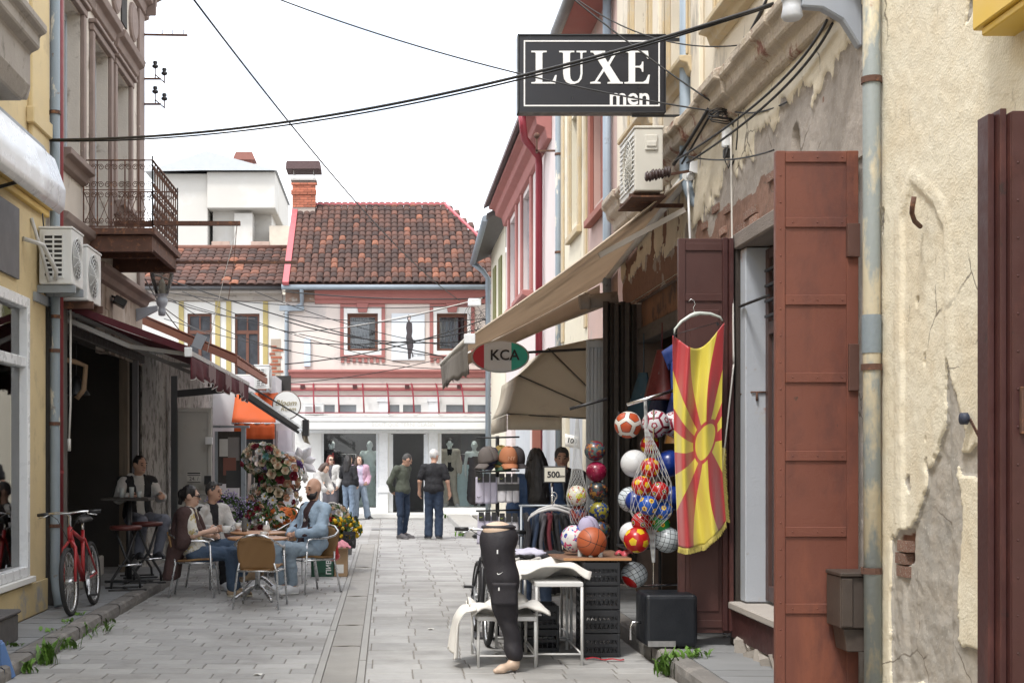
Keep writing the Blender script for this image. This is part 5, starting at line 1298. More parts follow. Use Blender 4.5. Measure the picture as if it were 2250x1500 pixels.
TM('flue_stub', MB().cyl((2.75,16.3,3.55),(2.3,16.3,3.5),.085,14).cyl((2.42,16.3,3.52),(2.38,16.3,3.515),.1,14), m_stone_g, 'short grey flue pipe sticking out under the beige awning', 'flue', (2.7,16.3,3.5))

# air conditioner on the right wall
a4 = ac_unit('air_conditioner', 'weathered white air conditioner on the right wall under the black sign', 2.27, 2.53, 12.5, 13.28, 4.09, 4.66, fan='x-', tint=(.60,.58,.52), old=1)
P('bracket', MB().b2(2.24,2.56,12.6,12.64,4.05,4.085).b2(2.24,2.85,13.1,13.14,4.05,4.085).b2(2.24,2.56,12.5,13.25,4.035,4.048), m_rust, a4)

# big beige awning
ba = T('beige_awning', 'big dusty beige awning rolled out over the ball stall', 'awning', (2.8,14.8,2.8))
m_bei = mat('dusty_beige_cloth', (.53,.445,.36), .85, .1, 2.0, .15, 100, trans=.6, patches=[((.42,.35,.28),1.3,.60,.08)])
X0a,Z0a,X1a,Z1a = 2.80,4.27,.765,2.765
def bfn(s,t):
    y = 12.72+4.9*t
    sag = -.04*math.sin(math.pi*s)*(1-.5*math.sin(math.pi*t))
    return (X0a+(X1a-X0a-.06*t)*s, y, (Z0a-.34*t)+(Z1a+.10*t-Z0a+.34*t)*s+sag)
P('fabric', MB().grid(12,10,bfn), m_bei, ba, solid=.006)
P('hem', MB().tube([tuple(Vector(bfn(i/12,0))+Vector((0,-.004,0))) for i in range(13)], .009, 5), mat('hem_pale', (.5,.42,.33), .8), ba)
P('roller', MB().cyl((2.80,12.7,4.27),(2.80,17.6,3.93),.05,12), m_white, ba)
P('front_bar', MB().cyl((X1a,12.7,Z1a-.01),(X1a-.06,17.64,Z1a+.09),.028,10), mat('bar_beige', (.5,.45,.38), .5), ba)
P('bar_end', MB().b2(X1a-.05,X1a+.055,12.64,12.695,Z1a-.06,Z1a+.03), m_pvc, ba, bevel=.006)
P('valance', MB().grid(60,5,lambda s,t:(X1a-.06*s-.012+.018*math.sin(s*46)*t+.03*t*math.sin(s*9), 12.73+4.86*s, Z1a+.10*s-.03-(.30+.016*math.cos(s*2*math.pi*12))*t)), mat('grey_beige_valance', (.35,.32,.285), .9, .1, 3, .15, 80, trans=.4), ba, solid=.004)
q = MB()
for k in range(36):
    yy = 12.75+k*.136; q.tube([(X1a-.0115*(yy-12.7)+.032*math.cos(a*math.pi/3),yy,Z1a-.01+.019*(yy-12.7)+.032*math.sin(a*math.pi/3)) for a in range(7)], .006, 4, caps=False)
P('lacing', q, m_cablew, ba, kind='stuff')
P('folding_arm', MB().bar((2.8,17.7,3.62),(1.95,17.72,3.30),.05,.05).bar((1.95,17.72,3.30),(.85,17.75,2.78),.045,.045).bar((2.8,12.85,3.98),(2.0,12.86,3.55),.05,.05), mat('arm_beige', (.46,.42,.37), .5), ba)
P('far_edge_fold', MB().grid(10,3,lambda s,t:(2.75+(X1a-2.75)*s*.93, 17.63, 3.9+(Z1a+.1-3.9)*s*.93-.02-.26*t*(1-.5*s))), m_bei, ba, solid=.006)
TM('crank_rod', MB().tube([(2.78,12.62,4.2),(2.80,12.6,3.6),(2.80,12.6,3.4)], .011, 6).ball((2.8,12.6,4.24),(.04,.04,.04),10,7), m_pvc, 'white crank rod hanging from the wall end of the beige awning', 'crank rod', (2.8,12.6,3.4))
bd_ = T('awning_bracket', 'white curved plastic bracket with black oval holes at the awning mount', 'bracket', (2.85,12.55,4.1))
q = MB()
q.prism([(2.78,4.36),(2.86,4.37),(2.93,4.30),(2.96,4.16),(2.96,4.03),(2.88,4.03),(2.885,4.18),(2.84,4.25),(2.77,4.27)],'y',12.5,12.52)
P('plate', q, m_pvc, bd_, bevel=.004)
q = MB()
for (x,z) in ((2.925,4.22),(2.93,4.16),(2.925,4.28)): q.lathe([(.018,-.002),(.028,-.002),(.028,.001),(.018,.001)],(x,12.497,z),12,ax='y')
P('holes', q, m_black, bd_)

# hanging shop sign
sg = T('hanging_sign', 'black hanging shop sign with large white capital letters', 'sign', (1.95,13,4.95))
ZS0, ZS1, XS0, XS1, YS = 4.945, 5.662, 1.258, 2.643, 13.0
P('panel', MB().b2(XS0,XS1,YS,YS+.12,ZS0,ZS1), mat('sign_black', (.012,.012,.017), .35, .1, 3, 0), sg, bevel=.004)
P('rim', MB().b2(XS0-.01,XS1+.01,YS-.012,YS+.13,ZS1+.001,ZS1+.014).b2(XS0-.01,XS1+.01,YS-.012,YS+.13,ZS0-.014,ZS0-.001).b2(XS0-.013,XS0-.001,YS-.012,YS+.13,ZS0-.014,ZS1+.014).b2(XS1+.001,XS1+.013,YS-.012,YS+.13,ZS0-.014,ZS1+.014), m_black, sg)
m_let = mat('letter_white', (.80,.80,.80), .5, .02, 3, 0)
q = MB(); e = .045; w = .013
q.b2(XS0+e,XS1-e,YS-.006,YS-.001,ZS1-e-w,ZS1-e).b2(XS0+e,XS1-e,YS-.006,YS-.001,ZS0+e,ZS0+e+w).b2(XS0+e,XS0+e+w,YS-.0055,YS-.001,ZS0+e,ZS1-e).b2(XS1-e-w,XS1-e,YS-.0055,YS-.001,ZS0+e,ZS1-e)
P('border_line', q, m_let, sg)
def L_(pl, x, z, s): return [(x+p[0]*s, z+p[1]*s) for p in pl]
Lp = [(0,0),(.72,0),(.76,.26),(.71,.26),(.64,.10),(.56,.05),(.33,.05),(.33,.92),(.36,.95),(.46,.955),(.46,1),(0,1),(0,.955),(.10,.95),(.13,.92),(.13,.08),(.10,.05),(0,.045)]
Up = [(0,1),(0,.955),(.09,.95),(.12,.92),(.12,.30),(.15,.14),(.22,.04),(.34,-.01),(.47,-.01),(.60,.04),(.68,.14),(.71,.30),(.71,.92),(.74,.95),(.83,.955),(.83,1),(.53,1),(.53,.955),(.62,.95),(.65,.92),(.65,.30),(.62,.17),(.56,.09),(.47,.055),(.40,.08),(.35,.15),(.33,.28),(.33,.92),(.36,.95),(.46,.955),(.46,1)]
Xp = [(0,0),(.30,0),(.30,.045),(.20,.06),(.40,.38),(.59,.06),(.50,.045),(.50,0),(.94,0),(.94,.045),(.86,.06),(.56,.56),(.76,.93),(.86,.955),(.86,1),(.56,1),(.56,.955),(.68,.94),(.51,.64),(.34,.94),(.43,.955),(.43,1),(.01,1),(.01,.955),(.09,.94),(.37,.47),(.13,.07),(0,.045)]
Ep = [(0,0),(.74,0),(.78,.27),(.73,.27),(.66,.11),(.57,.05),(.33,.05),(.33,.49),(.46,.49),(.52,.44),(.54,.36),(.58,.36),(.58,.67),(.54,.67),(.52,.59),(.46,.54),(.33,.54),(.33,.95),(.55,.95),(.64,.90),(.70,.76),(.75,.76),(.72,1),(0,1),(0,.955),(.10,.95),(.13,.92),(.13,.08),(.10,.05),(0,.045)]
q = MB(); S_ = .312; zb = 5.205
for pl,x,sx in ((Lp,1.375,1.02),(Up,1.640,1.0),(Xp,1.935,1.06),(Ep,2.26,1.0)):
    q.prism([(x+p[0]*S_*sx, zb+p[1]*S_) for p in pl],'y',YS-.008,YS-.001)
P('lettering', q, m_let, sg)
P('small_lettering', text_mb('men', .225, at_front(2.31,YS-.004,5.075), .003, bold=.004), m_let, sg)
P('bracket', MB().bar((XS1,YS+.06,ZS1-.02),(2.85,YS+.06,ZS1-.02),.025,.03).bar((XS1-.3,YS+.06,ZS0-.03),(2.85,YS+.06,ZS0-.03),.025,.02), m_black, sg)

# oval sign and dome awning
ov = T('oval_sign', 'oval shop sign in red white and green under the beige awning', 'sign', (1.36,16.5,2.7))
q = MB(); cx,cz,ra,rb = 1.37,2.87,.33,.18
def arcpoly(xa,xb):
    r_ = []
    for k in range(21):
        x = xa+(xb-xa)*k/20; r_.append((cx+x*ra, cz-rb*math.sqrt(max(0,1-x*x))))
    for k in range(21):
        x = xb+(xa-xb)*k/20; z_ = cz+rb*math.sqrt(max(0,1-x*x))
        if abs(x) < .9999: r_.append((cx+x*ra, z_))
    return r_
for (xa,xb,mi) in ((-.9999,-.60,0),(-.60,.40,1),(.40,.9999,2)): q.prism(arcpoly(xa,xb),'y',16.47,16.52,m=mi)
P('disc', q, [mat('sign_red', (.70,.06,.09), .5, .03), mat('sign_pale', (.84,.87,.90), .5, .03), mat('sign_green', (.05,.52,.40), .5, .03)], ov)
P('rim', MB().tube([(cx+1.03*ra*math.cos(a*math.pi/24),16.5,cz+1.03*rb*math.sin(a*math.pi/24)) for a in range(49)], .014, 6, caps=False), mat('rim_grey', (.62,.62,.60), .5), ov)
P('lettering', text_mb('KCA', .175, at_front(cx+.05,16.462,cz+.01), .003, bold=.003), m_black, ov)
P('bracket', MB().bar((cx+.3,16.52,cz+.05),(2.85,16.6,cz+.12),.03,.03), m_black, ov)
da = T('dome_awning', 'cream canvas dome awning on ribs behind the cap stand', 'awning', (2.8,17.8,2))
m_canv = mat('cream_canvas', (.76,.70,.60), .9, .06, 1.6, .2, 90, trans=.6, patches=[((.55,.49,.41),1.6,.64,.08)])
pr = [(2.85,3.13),(2.47,3.09),(1.96,2.98),(1.6,2.65),(1.466,2.18)]
q = MB()
def dfn(s,t):
    k = min(int(s*4),3); f_ = s*4-k
    a_, c_ = pr[k], pr[k+1]
    sag = .025*math.sin(math.pi*f_)
    return (a_[0]+(c_[0]-a_[0])*f_+sag, 16.62+2.4*t, a_[1]+(c_[1]-a_[1])*f_-sag)
q.grid(24,10,dfn)
piv = (2.85,2.10)
for k in range(4):
    a_, c_ = pr[k], pr[k+1]
    def gfn(s,t,a_=a_,c_=c_):
        x = a_[0]+(c_[0]-a_[0])*s; z = a_[1]+(c_[1]-a_[1])*s
        return (piv[0]+(x-piv[0])*t, 16.62+.035*math.sin(math.pi*s)*math.sin(math.pi*t)+.008*math.sin(t*9+k*2+s*6), piv[1]+(z-piv[1])*t)
    q.grid(8,10,gfn)
P('canvas', q, m_canv, da, solid=.005)
P('rib', MB().tube([(2.85,16.6,2.1),(1.96,16.6,2.98)],.009,5).tube([(2.85,16.6,2.1),(1.6,16.6,2.65)],.009,5).tube([(2.85,16.6,2.1),(1.466,16.6,2.18)],.009,5), mat('rib_dark', (.06,.055,.05), .6), da)
P('valance', MB().grid(12,2,lambda s,t:(1.466+.66*s, 16.6-.012*math.sin(s*7), 2.17-.185*t)).grid(16,2,lambda s,t:(1.46-.01*math.sin(s*20)*t, 16.62+2.4*s, 2.17-.2*t)), m_canv, da, solid=.005)

# ---------------------------------------------------------------- houses further along the right
rp = T('rose_panel_house', 'faded pink house section with a brick red window panel', 'house', (XW,18,0))
b = MB(); wallX(b, XW+.01, 16.9, 19.35, 3.4, 7.7, [(17.65,18.85,5.1,7.2)], .16, 1); wallX(b, XW+.01, 16.6, 19.35, 0, 3.4, [(17.0,19.0,.12,2.6)], .25, 1); b.quad((XW,19.35,0),(9,19.35,0),(9,19.35,7.7),(XW,19.35,7.7)); b.quad((XW+.01,16.6,7.7),(XW,19.35,7.7),(9,19.35,9),(9,16.6,9))
b.quad((XW+.26,16.6,0),(XW+.26,19.35,0),(XW+.26,19.35,3.4),(XW+.26,16.6,3.4))
P('wall', b, mat('faded_rose_plaster', (.50,.36,.32), .9, .1, 2, .3, 40, patches=[((.42,.37,.33),2.2,.6,.05)]), rp)
m_rosew = mat('brick_rose_trim', (.33,.13,.10), .85, .15, 4, .3)
P('window_panel', MB().b2(XW+.1,XW+.15,17.66,18.84,5.1,7.2), m_rosew, rp)
P('window_surround', MB().b2(XW-.05,XW+.009,17.45,17.64,4.95,7.35).b2(XW-.05,XW+.009,18.86,19.05,4.95,7.35).b2(XW-.1,XW+.009,17.4,19.1,4.85,4.948), m_rosew, rp, bevel=.008)
P('eave', MB().b2(2.42,XW+.008,16.9,19.3,7.58,7.68), MATS['rose_red_trim'], rp)
P('gutter', MB().tube([(2.38,16.9,7.62),(2.38,19.25,7.62)], .08, 10).tube([(2.38,17.5,7.62),(2.38,17.54,7.62)],.09,10), mat('old_gutter', (.17,.17,.17), .6, .15), rp)
P('insulator_arm', MB().bar((XW,19.2,7.15),(2.3,19.2,7.15),.03,.04).ball((2.36,19.2,7.26),(.05,.05,.07),10,7), m_rust, rp)
crh = T('cream_house', 'cream yellow house with an ochre framed narrow window on the right', 'house', (XW,20.7,0))
b = MB(); wallX(b, XW, 19.35, 22.25, 3.4, 7.6, [(20.15,21.05,5.2,6.85)], .16, 1); wallX(b, XW, 19.35, 22.25, 0, 3.4, [(19.9,21.8,.12,2.6)], .2, 1); b.quad((XW,22.25,0),(9,22.25,0),(9,22.25,7.6),(XW,22.25,7.6)); b.quad((XW,19.35,7.6),(XW,22.25,7.6),(9,22.25,9),(9,19.35,9)); b.quad((XW+.22,19.3,0),(XW+.22,22.25,0),(XW+.22,22.25,3.4),(XW+.22,19.3,3.4))
P('wall', b, mat('cream_plaster', (.70,.64,.50), .9, .07, 2, .3, 40, patches=[((.50,.45,.36),2.4,.62,.06)]), crh)
P('pane', MB().quad((XW+.12,20.15,5.2),(XW+.12,21.05,5.2),(XW+.12,21.05,6.85),(XW+.12,20.15,6.85)), mat('grey_pane', (0,0,0)), crh)
P('window_surround', MB().b2(XW-.05,XW-.001,19.98,20.14,5.05,7.0).b2(XW-.05,XW-.001,21.06,21.22,5.05,7.0).b2(XW-.08,XW-.001,19.95,21.25,4.95,5.048).b2(XW-.03,XW-.001,21.9,22.15,3.5,7.5).b2(XW-.03,XW-.001,19.4,19.6,3.5,7.5), MATS['ochre_old_trim'], crh, bevel=.008)
pr_ = T('pink_row_house', 'pale pink house with rose red window frames and eaves on the right', 'house', (XW,27,0))
pw = [(26.7,28.3,5.0,7.0),(29.7,31.3,5.0,7.0)]
b = MB(); wallX(b, XW-.02, 22.25, 32.4, 3.4, 7.9, pw, .12, 1); wallX(b, XW-.02, 22.25, 32.4, 0, 3.4, [(23,26,.12,2.6),(27,31,.12,2.6)], .15, 1); b.quad((XW-.02,32.4,0),(9,32.4,0),(9,32.4,7.9),(XW-.02,32.4,7.9)); b.quad((XW-.02,22.25,7.5),(9,22.25,7.5),(9,22.25,7.9),(XW-.02,22.25,7.9)); b.quad((XW+.16,22.25,0),(XW+.16,32.4,0),(XW+.16,32.4,3.4),(XW+.16,22.25,3.4))
P('wall', b, mat('lilac_pink_plaster', (.66,.58,.56), .9, .05, 2, .2, 40, patches=[((.52,.42,.36),2.2,.68,.05)]), pr_)
for (a,c,z0,z1) in pw:
    P('pane', MB().quad((XW+.07,a,z0),(XW+.07,c,z0),(XW+.07,c,z1),(XW+.07,a,z1)), MATS['grey_pane'], pr_)
    P('window_surround', MB().b2(XW-.07,XW-.021,a-.28,a,z0-.1,z1+.2).b2(XW-.07,XW-.021,c,c+.28,z0-.1,z1+.2).b2(XW-.1,XW-.021,a-.35,c+.35,z1+.201,z1+.32), MATS['rose_red_trim'], pr_, bevel=.008)
    P('sill', MB().prism([(XW-.02,z0-.6),(XW-.1,z0-.5),(XW-.14,z0-.25),(XW-.24,z0-.2),(XW-.24,z0-.11),(XW-.02,z0-.11)],'y',a-.35,c+.35), MATS['rose_red_trim'], pr_, bevel=.01)
P('cornice', MB().prism([(XW-.02,7.1),(XW-.1,7.12),(XW-.14,7.3),(XW-.28,7.36),(XW-.3,7.48),(XW-.44,7.52),(XW-.44,7.58),(XW-.02,7.6)],'y',23.4,32.3), MATS['rose_red_trim'], pr_, bevel=.01)
P('roof', MB().add([(2.30,23.3,7.56),(2.30,32.5,7.56),(6,32.5,9.4),(6,23.3,9.4),(2.30,23.3,7.64),(2.30,32.5,7.64),(6,32.5,9.5),(6,23.3,9.5)],[(0,1,2,3),(4,7,6,5),(0,4,5,1),(0,3,7,4),(1,5,6,2)]), mat('slate_soffit', (.15,.12,.12), .7, .2), pr_)
P('downpipe', MB().tube([(2.32,23.5,7.6),(2.34,23.5,7.35),(2.4,23.8,7.2),(2.72,24.5,7.05),(2.74,24.6,6.9),(2.74,24.6,.15)], .065, 8), MATS['dark_red_metal'], pr_)
P('insulator_arm', MB().bar((XW,22.5,6.7),(2.45,22.5,6.7),.03,.03).bar((2.47,22.5,6.66),(2.47,22.5,6.95),.03,.03,up=(0,1,0)).ball((2.47,22.5,6.95),(.05,.05,.05),8,6), m_rust, pr_)
eh = T('shuttered_house', 'small cream house with green shutters and a dark gutter at the far right', 'house', (XW,34.5,0))
b = MB(); wallX(b, XW-.03, 32.4, 36.9, 0, 7.2, [(33.4,34.2,5.1,6.6),(35.2,36.0,5.1,6.6)], .1, 1); b.quad((XW-.03,36.9,0),(9,36.9,0),(9,36.9,7.2),(XW-.03,36.9,7.2))
P('wall', b, mat('pale_cream_plaster', (.68,.63,.51), .9, .06, 2, .2), eh)
P('shutter_panel', MB().b2(XW-.06,XW-.031,33.38,34.22,5.1,6.6).b2(XW-.06,XW-.031,35.18,36.02,5.1,6.6), mat('olive_shutter', (.16,.16,.06), .7, .1), eh)
P('roof', MB().add([(2.36,32.3,7.3),(2.36,37.1,6.9),(6,37.1,8.8),(6,32.3,9.2),(2.36,32.3,7.42),(2.36,37.1,7.0),(6,37.1,8.9),(6,32.3,9.3)],[(0,1,2,3),(4,7,6,5),(0,4,5,1),(0,3,7,4),(1,5,6,2)]), mat('dark_eave', (.10,.095,.09), .8), eh)
P('gutter', MB().tube([(2.33,32.4,7.32),(2.33,37.1,6.92)], .08, 8).tube([(2.35,37.0,6.9),(2.6,37.0,6.7),(2.74,37.0,6.5),(2.74,37.0,.1)], .07, 8), m_eave, eh)
# lower shop fronts along the right
for i,(y0_,y1_,n) in enumerate(((17.05,18.95,5),(19.95,21.75,5),(23.1,25.9,6),(27.1,30.9,6))):
    t = T('shop_shutter', ('closed pale shutter front under the dome awning','pale blue boarded front past the dome awning','white boarded front on the pink row house','last boarded front on the right side')[i], 'shutter', (XW+.1,(y0_+y1_)/2,.1))
    for k in range(n):
        w_ = (y1_-y0_)/n
        P('board', MB().b2(XW+.06,XW+.1,y0_+k*w_+.01,y0_+(k+1)*w_-.01,.12,2.58), mat('pale_board', (.48,.50,.52), .7, .08, 3, .2), t, bevel=.01)
TM('red_post', MB().b2(2.2,2.32,20.6,20.72,.1,2.4).b2(2.2,2.9,20.6,20.72,2.41,2.5), MATS['brick_rose_trim'], 'rose red post frame behind the cap stand', 'post', (2.26,20.66,.1))
TM('ledge', MB().b2(1.62,2.2,28.0,36.5,-.02,.14), m_conc, 'low concrete ledge at the far right of the street', 'ledge', (1.9,32,0), bevel=.02)
jb = T('junction_box', 'grey security camera and junction box with a tangle of loops at the pink house corner', 'junction box', (2.45,37,5.5))
P('box', MB().b2(2.2,2.55,36.9,37.2,5.75,5.95), m_pvc, jb, bevel=.02)
q = MB()
for k in range(16):
    cx_, cz_ = 2.45+RN.uniform(-.2,.25), 5.3+RN.uniform(-.35,.35); r_ = RN.uniform(.08,.25)
    q.tube([(cx_+r_*math.cos(a*math.pi/7), 37.0+.05*math.sin(a), cz_+r_*1.2*math.sin(a*math.pi/7)) for a in range(12)], .006, 3, caps=False)
P('cable_loops', q, m_cable, jb)
# ================================================================== PEOPLE (surfaces grown round a skeleton)
def _cap(P_, a, b, ra, rb):
    a, b = np.array(a,float), np.array(b,float); d = b-a; L2 = max(d@d,1e-9)
    t = np.clip(((P_-a)@d)/L2, 0, 1)
    return np.linalg.norm(P_-a-t[...,None]*d, axis=-1) - (ra+(rb-ra)*t)
def _ell(P_, c, r, R_=None):
    q = P_-np.array(c,float)
    if R_ is not None: q = q@R_
    r = np.array(r,float)
    k0 = np.linalg.norm(q/r, axis=-1); k1 = np.linalg.norm(q/(r*r), axis=-1)
    return np.where(k0 < 1e-6, -r.min(), k0*(k0-1)/np.maximum(k1,1e-6))
def grow(prims, vox, k=.03, cuts=(), disp=None):
    """one closed surface round tapered limbs: smooth union sampled on a grid, then surface nets"""
    lo = np.full(3,1e9); hi = -lo
    bb = []
    for p in prims:
        if p[0] == 'c':
            r = max(p[3],p[4]); a = np.minimum(p[1],p[2])-r; b = np.maximum(p[1],p[2])+r
        else:
            r = max(p[2]); a = np.array(p[1])-r; b = np.array(p[1])+r
        bb.append((a,b)); lo = np.minimum(lo,a); hi = np.maximum(hi,b)
    lo -= 3*vox+.02; hi += 3*vox+.02
    n = np.ceil((hi-lo)/vox).astype(int)+1
    ax = [lo[i]+vox*np.arange(n[i]) for i in range(3)]
    Fv = np.full(n, .5)
    for p,(a,b) in zip(prims,bb):
        m = k+.03
        i0 = np.maximum(((a-m-lo)/vox).astype(int),0); i1 = np.minimum(((b+m-lo)/vox).astype(int)+2, n)
        g = np.stack(np.meshgrid(*[ax[i][i0[i]:i1[i]] for i in range(3)], indexing='ij'), -1)
        d = _cap(g,*p[1:5]) if p[0] == 'c' else _ell(g,*p[1:])
        sl = tuple(slice(i0[i],i1[i]) for i in range(3))
        f = Fv[sl]; h = np.maximum(k-np.abs(f-d),0)/k
        Fv[sl] = np.minimum(f,d)-h*h*k/4
    if cuts or disp:
        g = np.stack(np.meshgrid(*ax, indexing='ij'), -1)
        if disp: Fv = Fv+disp(g)
        for c in cuts: Fv = np.maximum(Fv, c(g))
    s = Fv < 0
    s[0]=s[-1]=False; s[:,0]=s[:,-1]=False; s[:,:,0]=s[:,:,-1]=False
    c8 = [s[i:n[0]-1+i, j:n[1]-1+j, l:n[2]-1+l] for i in (0,1) for j in (0,1) for l in (0,1)]
    tot = sum(c.astype(np.int8) for c in c8)
    mask = (tot > 0) & (tot < 8)
    idx = np.full(mask.shape,-1,int); ids = np.argwhere(mask); idx[mask] = np.arange(len(ids))
    acc = np.zeros((len(ids),3)); cnt = np.zeros(len(ids))
    I,J,K = ids.T
    for a in range(3):
        for u in (0,1):
            for v in (0,1):
                o = [0,0,0]; b_, c_ = [x for x in range(3) if x != a]; o[b_] = u; o[c_] = v
                e = list(o); e[a] = 1
                f0 = Fv[I+o[0],J+o[1],K+o[2]]; f1 = Fv[I+e[0],J+e[1],K+e[2]]
                x = (f0 < 0) != (f1 < 0)
                t = np.where(x, f0/np.where(x,f0-f1,1), 0)
                pt = np.tile(np.array(o,float),(len(ids),1)); pt[:,a] = t
                acc += pt*x[:,None]; cnt += x
    V = lo+(ids+acc/np.maximum(cnt,1)[:,None])*vox
    fs = []
    for a in range(3):
        b_, c_ = (a+1)%3, (a+2)%3
        sl0 = [slice(None)]*3; sl1 = [slice(None)]*3; sl0[a] = slice(0,-1); sl1[a] = slice(1,None)
        d = s[tuple(sl0)] != s[tuple(sl1)]
        e = np.argwhere(d)
        e = e[(e[:,b_] > 0) & (e[:,c_] > 0) & (e[:,b_] < n[b_]-1) & (e[:,c_] < n[c_]-1)]
        ub = np.zeros(3,int); ub[b_] = 1; uc = np.zeros(3,int); uc[c_] = 1
        q = [idx[tuple((e-x).T)] for x in (ub+uc, uc, np.zeros(3,int), ub)]
        q = np.stack(q,-1)
        fl = s[tuple(e.T)]
        q = np.where(fl[:,None], q, q[:,::-1])
        fs.append(q[(q >= 0).all(1)])
    return V, np.concatenate(fs)
def wav(amp, fx, fy, fz, ph=0):
    return lambda g: amp*np.sin(g[...,0]*fx+g[...,1]*fy+g[...,2]*fz+ph+1.7*np.sin(g[...,2]*17+g[...,0]*9))
def folds(amp=.005, seed=0): return lambda g: amp*2.1*(vnoise(g[...,0]*13+g[...,2]*7, g[...,1]*14, g[...,2]*11-g[...,0]*8, int(seed))-.5)+amp*1.5*(np.abs(vnoise(g[...,0]*22+g[...,2]*16, g[...,1]*20-g[...,2]*9, g[...,2]*20-g[...,0]*14, int(seed)+9)-.5)-.2)
def addgrow(mb, prims, vox, k=.03, m=0, **kw):
    V, Fc = grow(prims, vox, k, **kw)
    mb.add(V.tolist(), [tuple(int(i) for i in f) for f in Fc], m, True); return mb

def v3(*a): return np.array(a, float)
def lerp(a, b, t): return np.array(a)+(np.array(b)-np.array(a))*t

def POSE(**kw):
    """joints of a standing figure facing -Y, 1.75 m; overrides by name"""
    J = dict(pel=v3(0,.01,.96), wai=v3(0,.0,1.12), che=v3(0,.0,1.31), nec=v3(0,.015,1.48), hea=v3(0,-.015,1.635), hd=(0,0),
             shL=v3(.185,.015,1.425), elL=v3(.235,.04,1.14), wrL=v3(.24,-.03,.90), haL=v3(.235,-.055,.81),
             shR=v3(-.185,.015,1.425), elR=v3(-.235,.04,1.14), wrR=v3(-.24,-.03,.90), haR=v3(-.235,-.055,.81),
             hiL=v3(.09,.01,.92), knL=v3(.10,-.015,.50), anL=v3(.105,.03,.09), toL=v3(.125,-.135,.035),
             hiR=v3(-.09,.01,.92), knR=v3(-.10,-.015,.50), anR=v3(-.105,.03,.09), toR=v3(-.125,-.135,.035), cuL=.5, cuR=.5)
    for a,b in kw.items(): J[a] = v3(*b) if isinstance(b,tuple) and len(b) == 3 else b
    return J
def headrot(J):
    y, p = J['hd']
    return np.array((Matrix.Rotation(math.radians(y),3,'Z') @ Matrix.Rotation(math.radians(p),3,'X')))
SKIN = [mat('skin_tan', (.46,.27,.19), .55, .05, 9, .05, 90), mat('skin_fair', (.56,.36,.27), .55, .05, 9, .05, 90), mat('mannequin_grey', (.58,.66,.66), .35, .03, 6, 0), mat('mannequin_skin', (.56,.42,.32), .4, .04, 6, 0)]
m_eye = mat('eye_dark', (.03,.02,.018), .3, .1, 8, 0); m_lip = mat('lip', (.34,.13,.11), .5, .05, 8, 0)
def hand(mb, wr, ha, palm, curl, sk, side):
    """five fingers rooted inside the palm, bent towards palm"""
    wr, ha = Vector(wr), Vector(ha); d = (ha-wr).normalized(); p = Vector(palm); p = (p-d*p.dot(d))
    if p.length < 1e-4: p = d.orthogonal()
    p.normalize(); s = d.cross(p)*side
    for i,(off,L) in enumerate(((-.030,.062),(-.010,.074),(.011,.069),(.031,.052))):
        b = wr+d*.062+s*off*.82
        k1 = b+d*.025
        a1, a2, a3 = curl*.7, curl*1.5, curl*2.2
        pts = [b, k1]
        for a,f in ((a1,.42),(a2,.33),(a3,.25)): pts.append(pts[-1]+(d*math.cos(a)+p*math.sin(a))*L*f)
        mb.tube(pts, [.0105,.0105,.0095,.0085,.006], 7, sk)
    b = wr+d*.02-s*.026
    mb.tube([b, b-s*.024+d*.025+p*.012, b-s*.030+d*.055+p*.024, b-s*.026+d*.075+p*.034], [.014,.0125,.011,.007], 7, sk)
def shirt_prims(J, o=.012, sl=1.0, waist=None, fat=0, hem=.90, wide=1.0, arm=0):
    pr = [('e',J['che'],((.162+o)*wide,.108+o+fat*.5,.185)), ('e',J['wai'],((.142+o+fat*.6)*wide,.108+o+fat,.17)), ('c',J['shL'],J['shR'],.050+o,.050+o), ('c',lerp(J['nec'],J['che'],.15),J['che'],.062+o,.10)]
    d = lerp(J['pel'],J['wai'],-.25+hem*0)
    pr += [('e',lerp(J['pel'],J['wai'],.2),((.164+max(o,.022)+fat*.4)*wide,.124+max(o,.022)+fat*.6,.12)),('e',lerp(J['pel'],J['wai'],.5),((.152+max(o,.022))*wide,.114+max(o,.022)+fat,.12))]
    for S in 'LR':
        sh, el, wr = J['sh'+S], J['el'+S], J['wr'+S]
        if sl < .05: continue
        if sl <= .5: pr.append(('c',sh,lerp(sh,el,sl*2),.052+o+arm,.052+o+arm))
        else: pr += [('c',sh,el,.050+o*.8+arm,.042+o*.8+arm),('c',el,lerp(el,wr,(sl-.5)*2*.97),.042+o*.8+arm,.033+o*.8+arm)]
    return pr
def trouser_prims(J, o=.012, hem=.96, flare=0, thigh=0):
    pr = [('e',J['pel'],(.158+o,.118+o,.10)),('e',lerp(J['pel'],J['wai'],.35),(.145+o*.7,.108+o*.7,.08))]
    for S in 'LR':
        hi, kn, an = J['hi'+S], J['kn'+S], J['an'+S]
        pr += [('c',hi,kn,.083+o+thigh,.058+o+flare*.3+thigh*.6),('c',kn,lerp(kn,an,hem),.056+o+flare*.4,.044+o+flare)]
    return pr
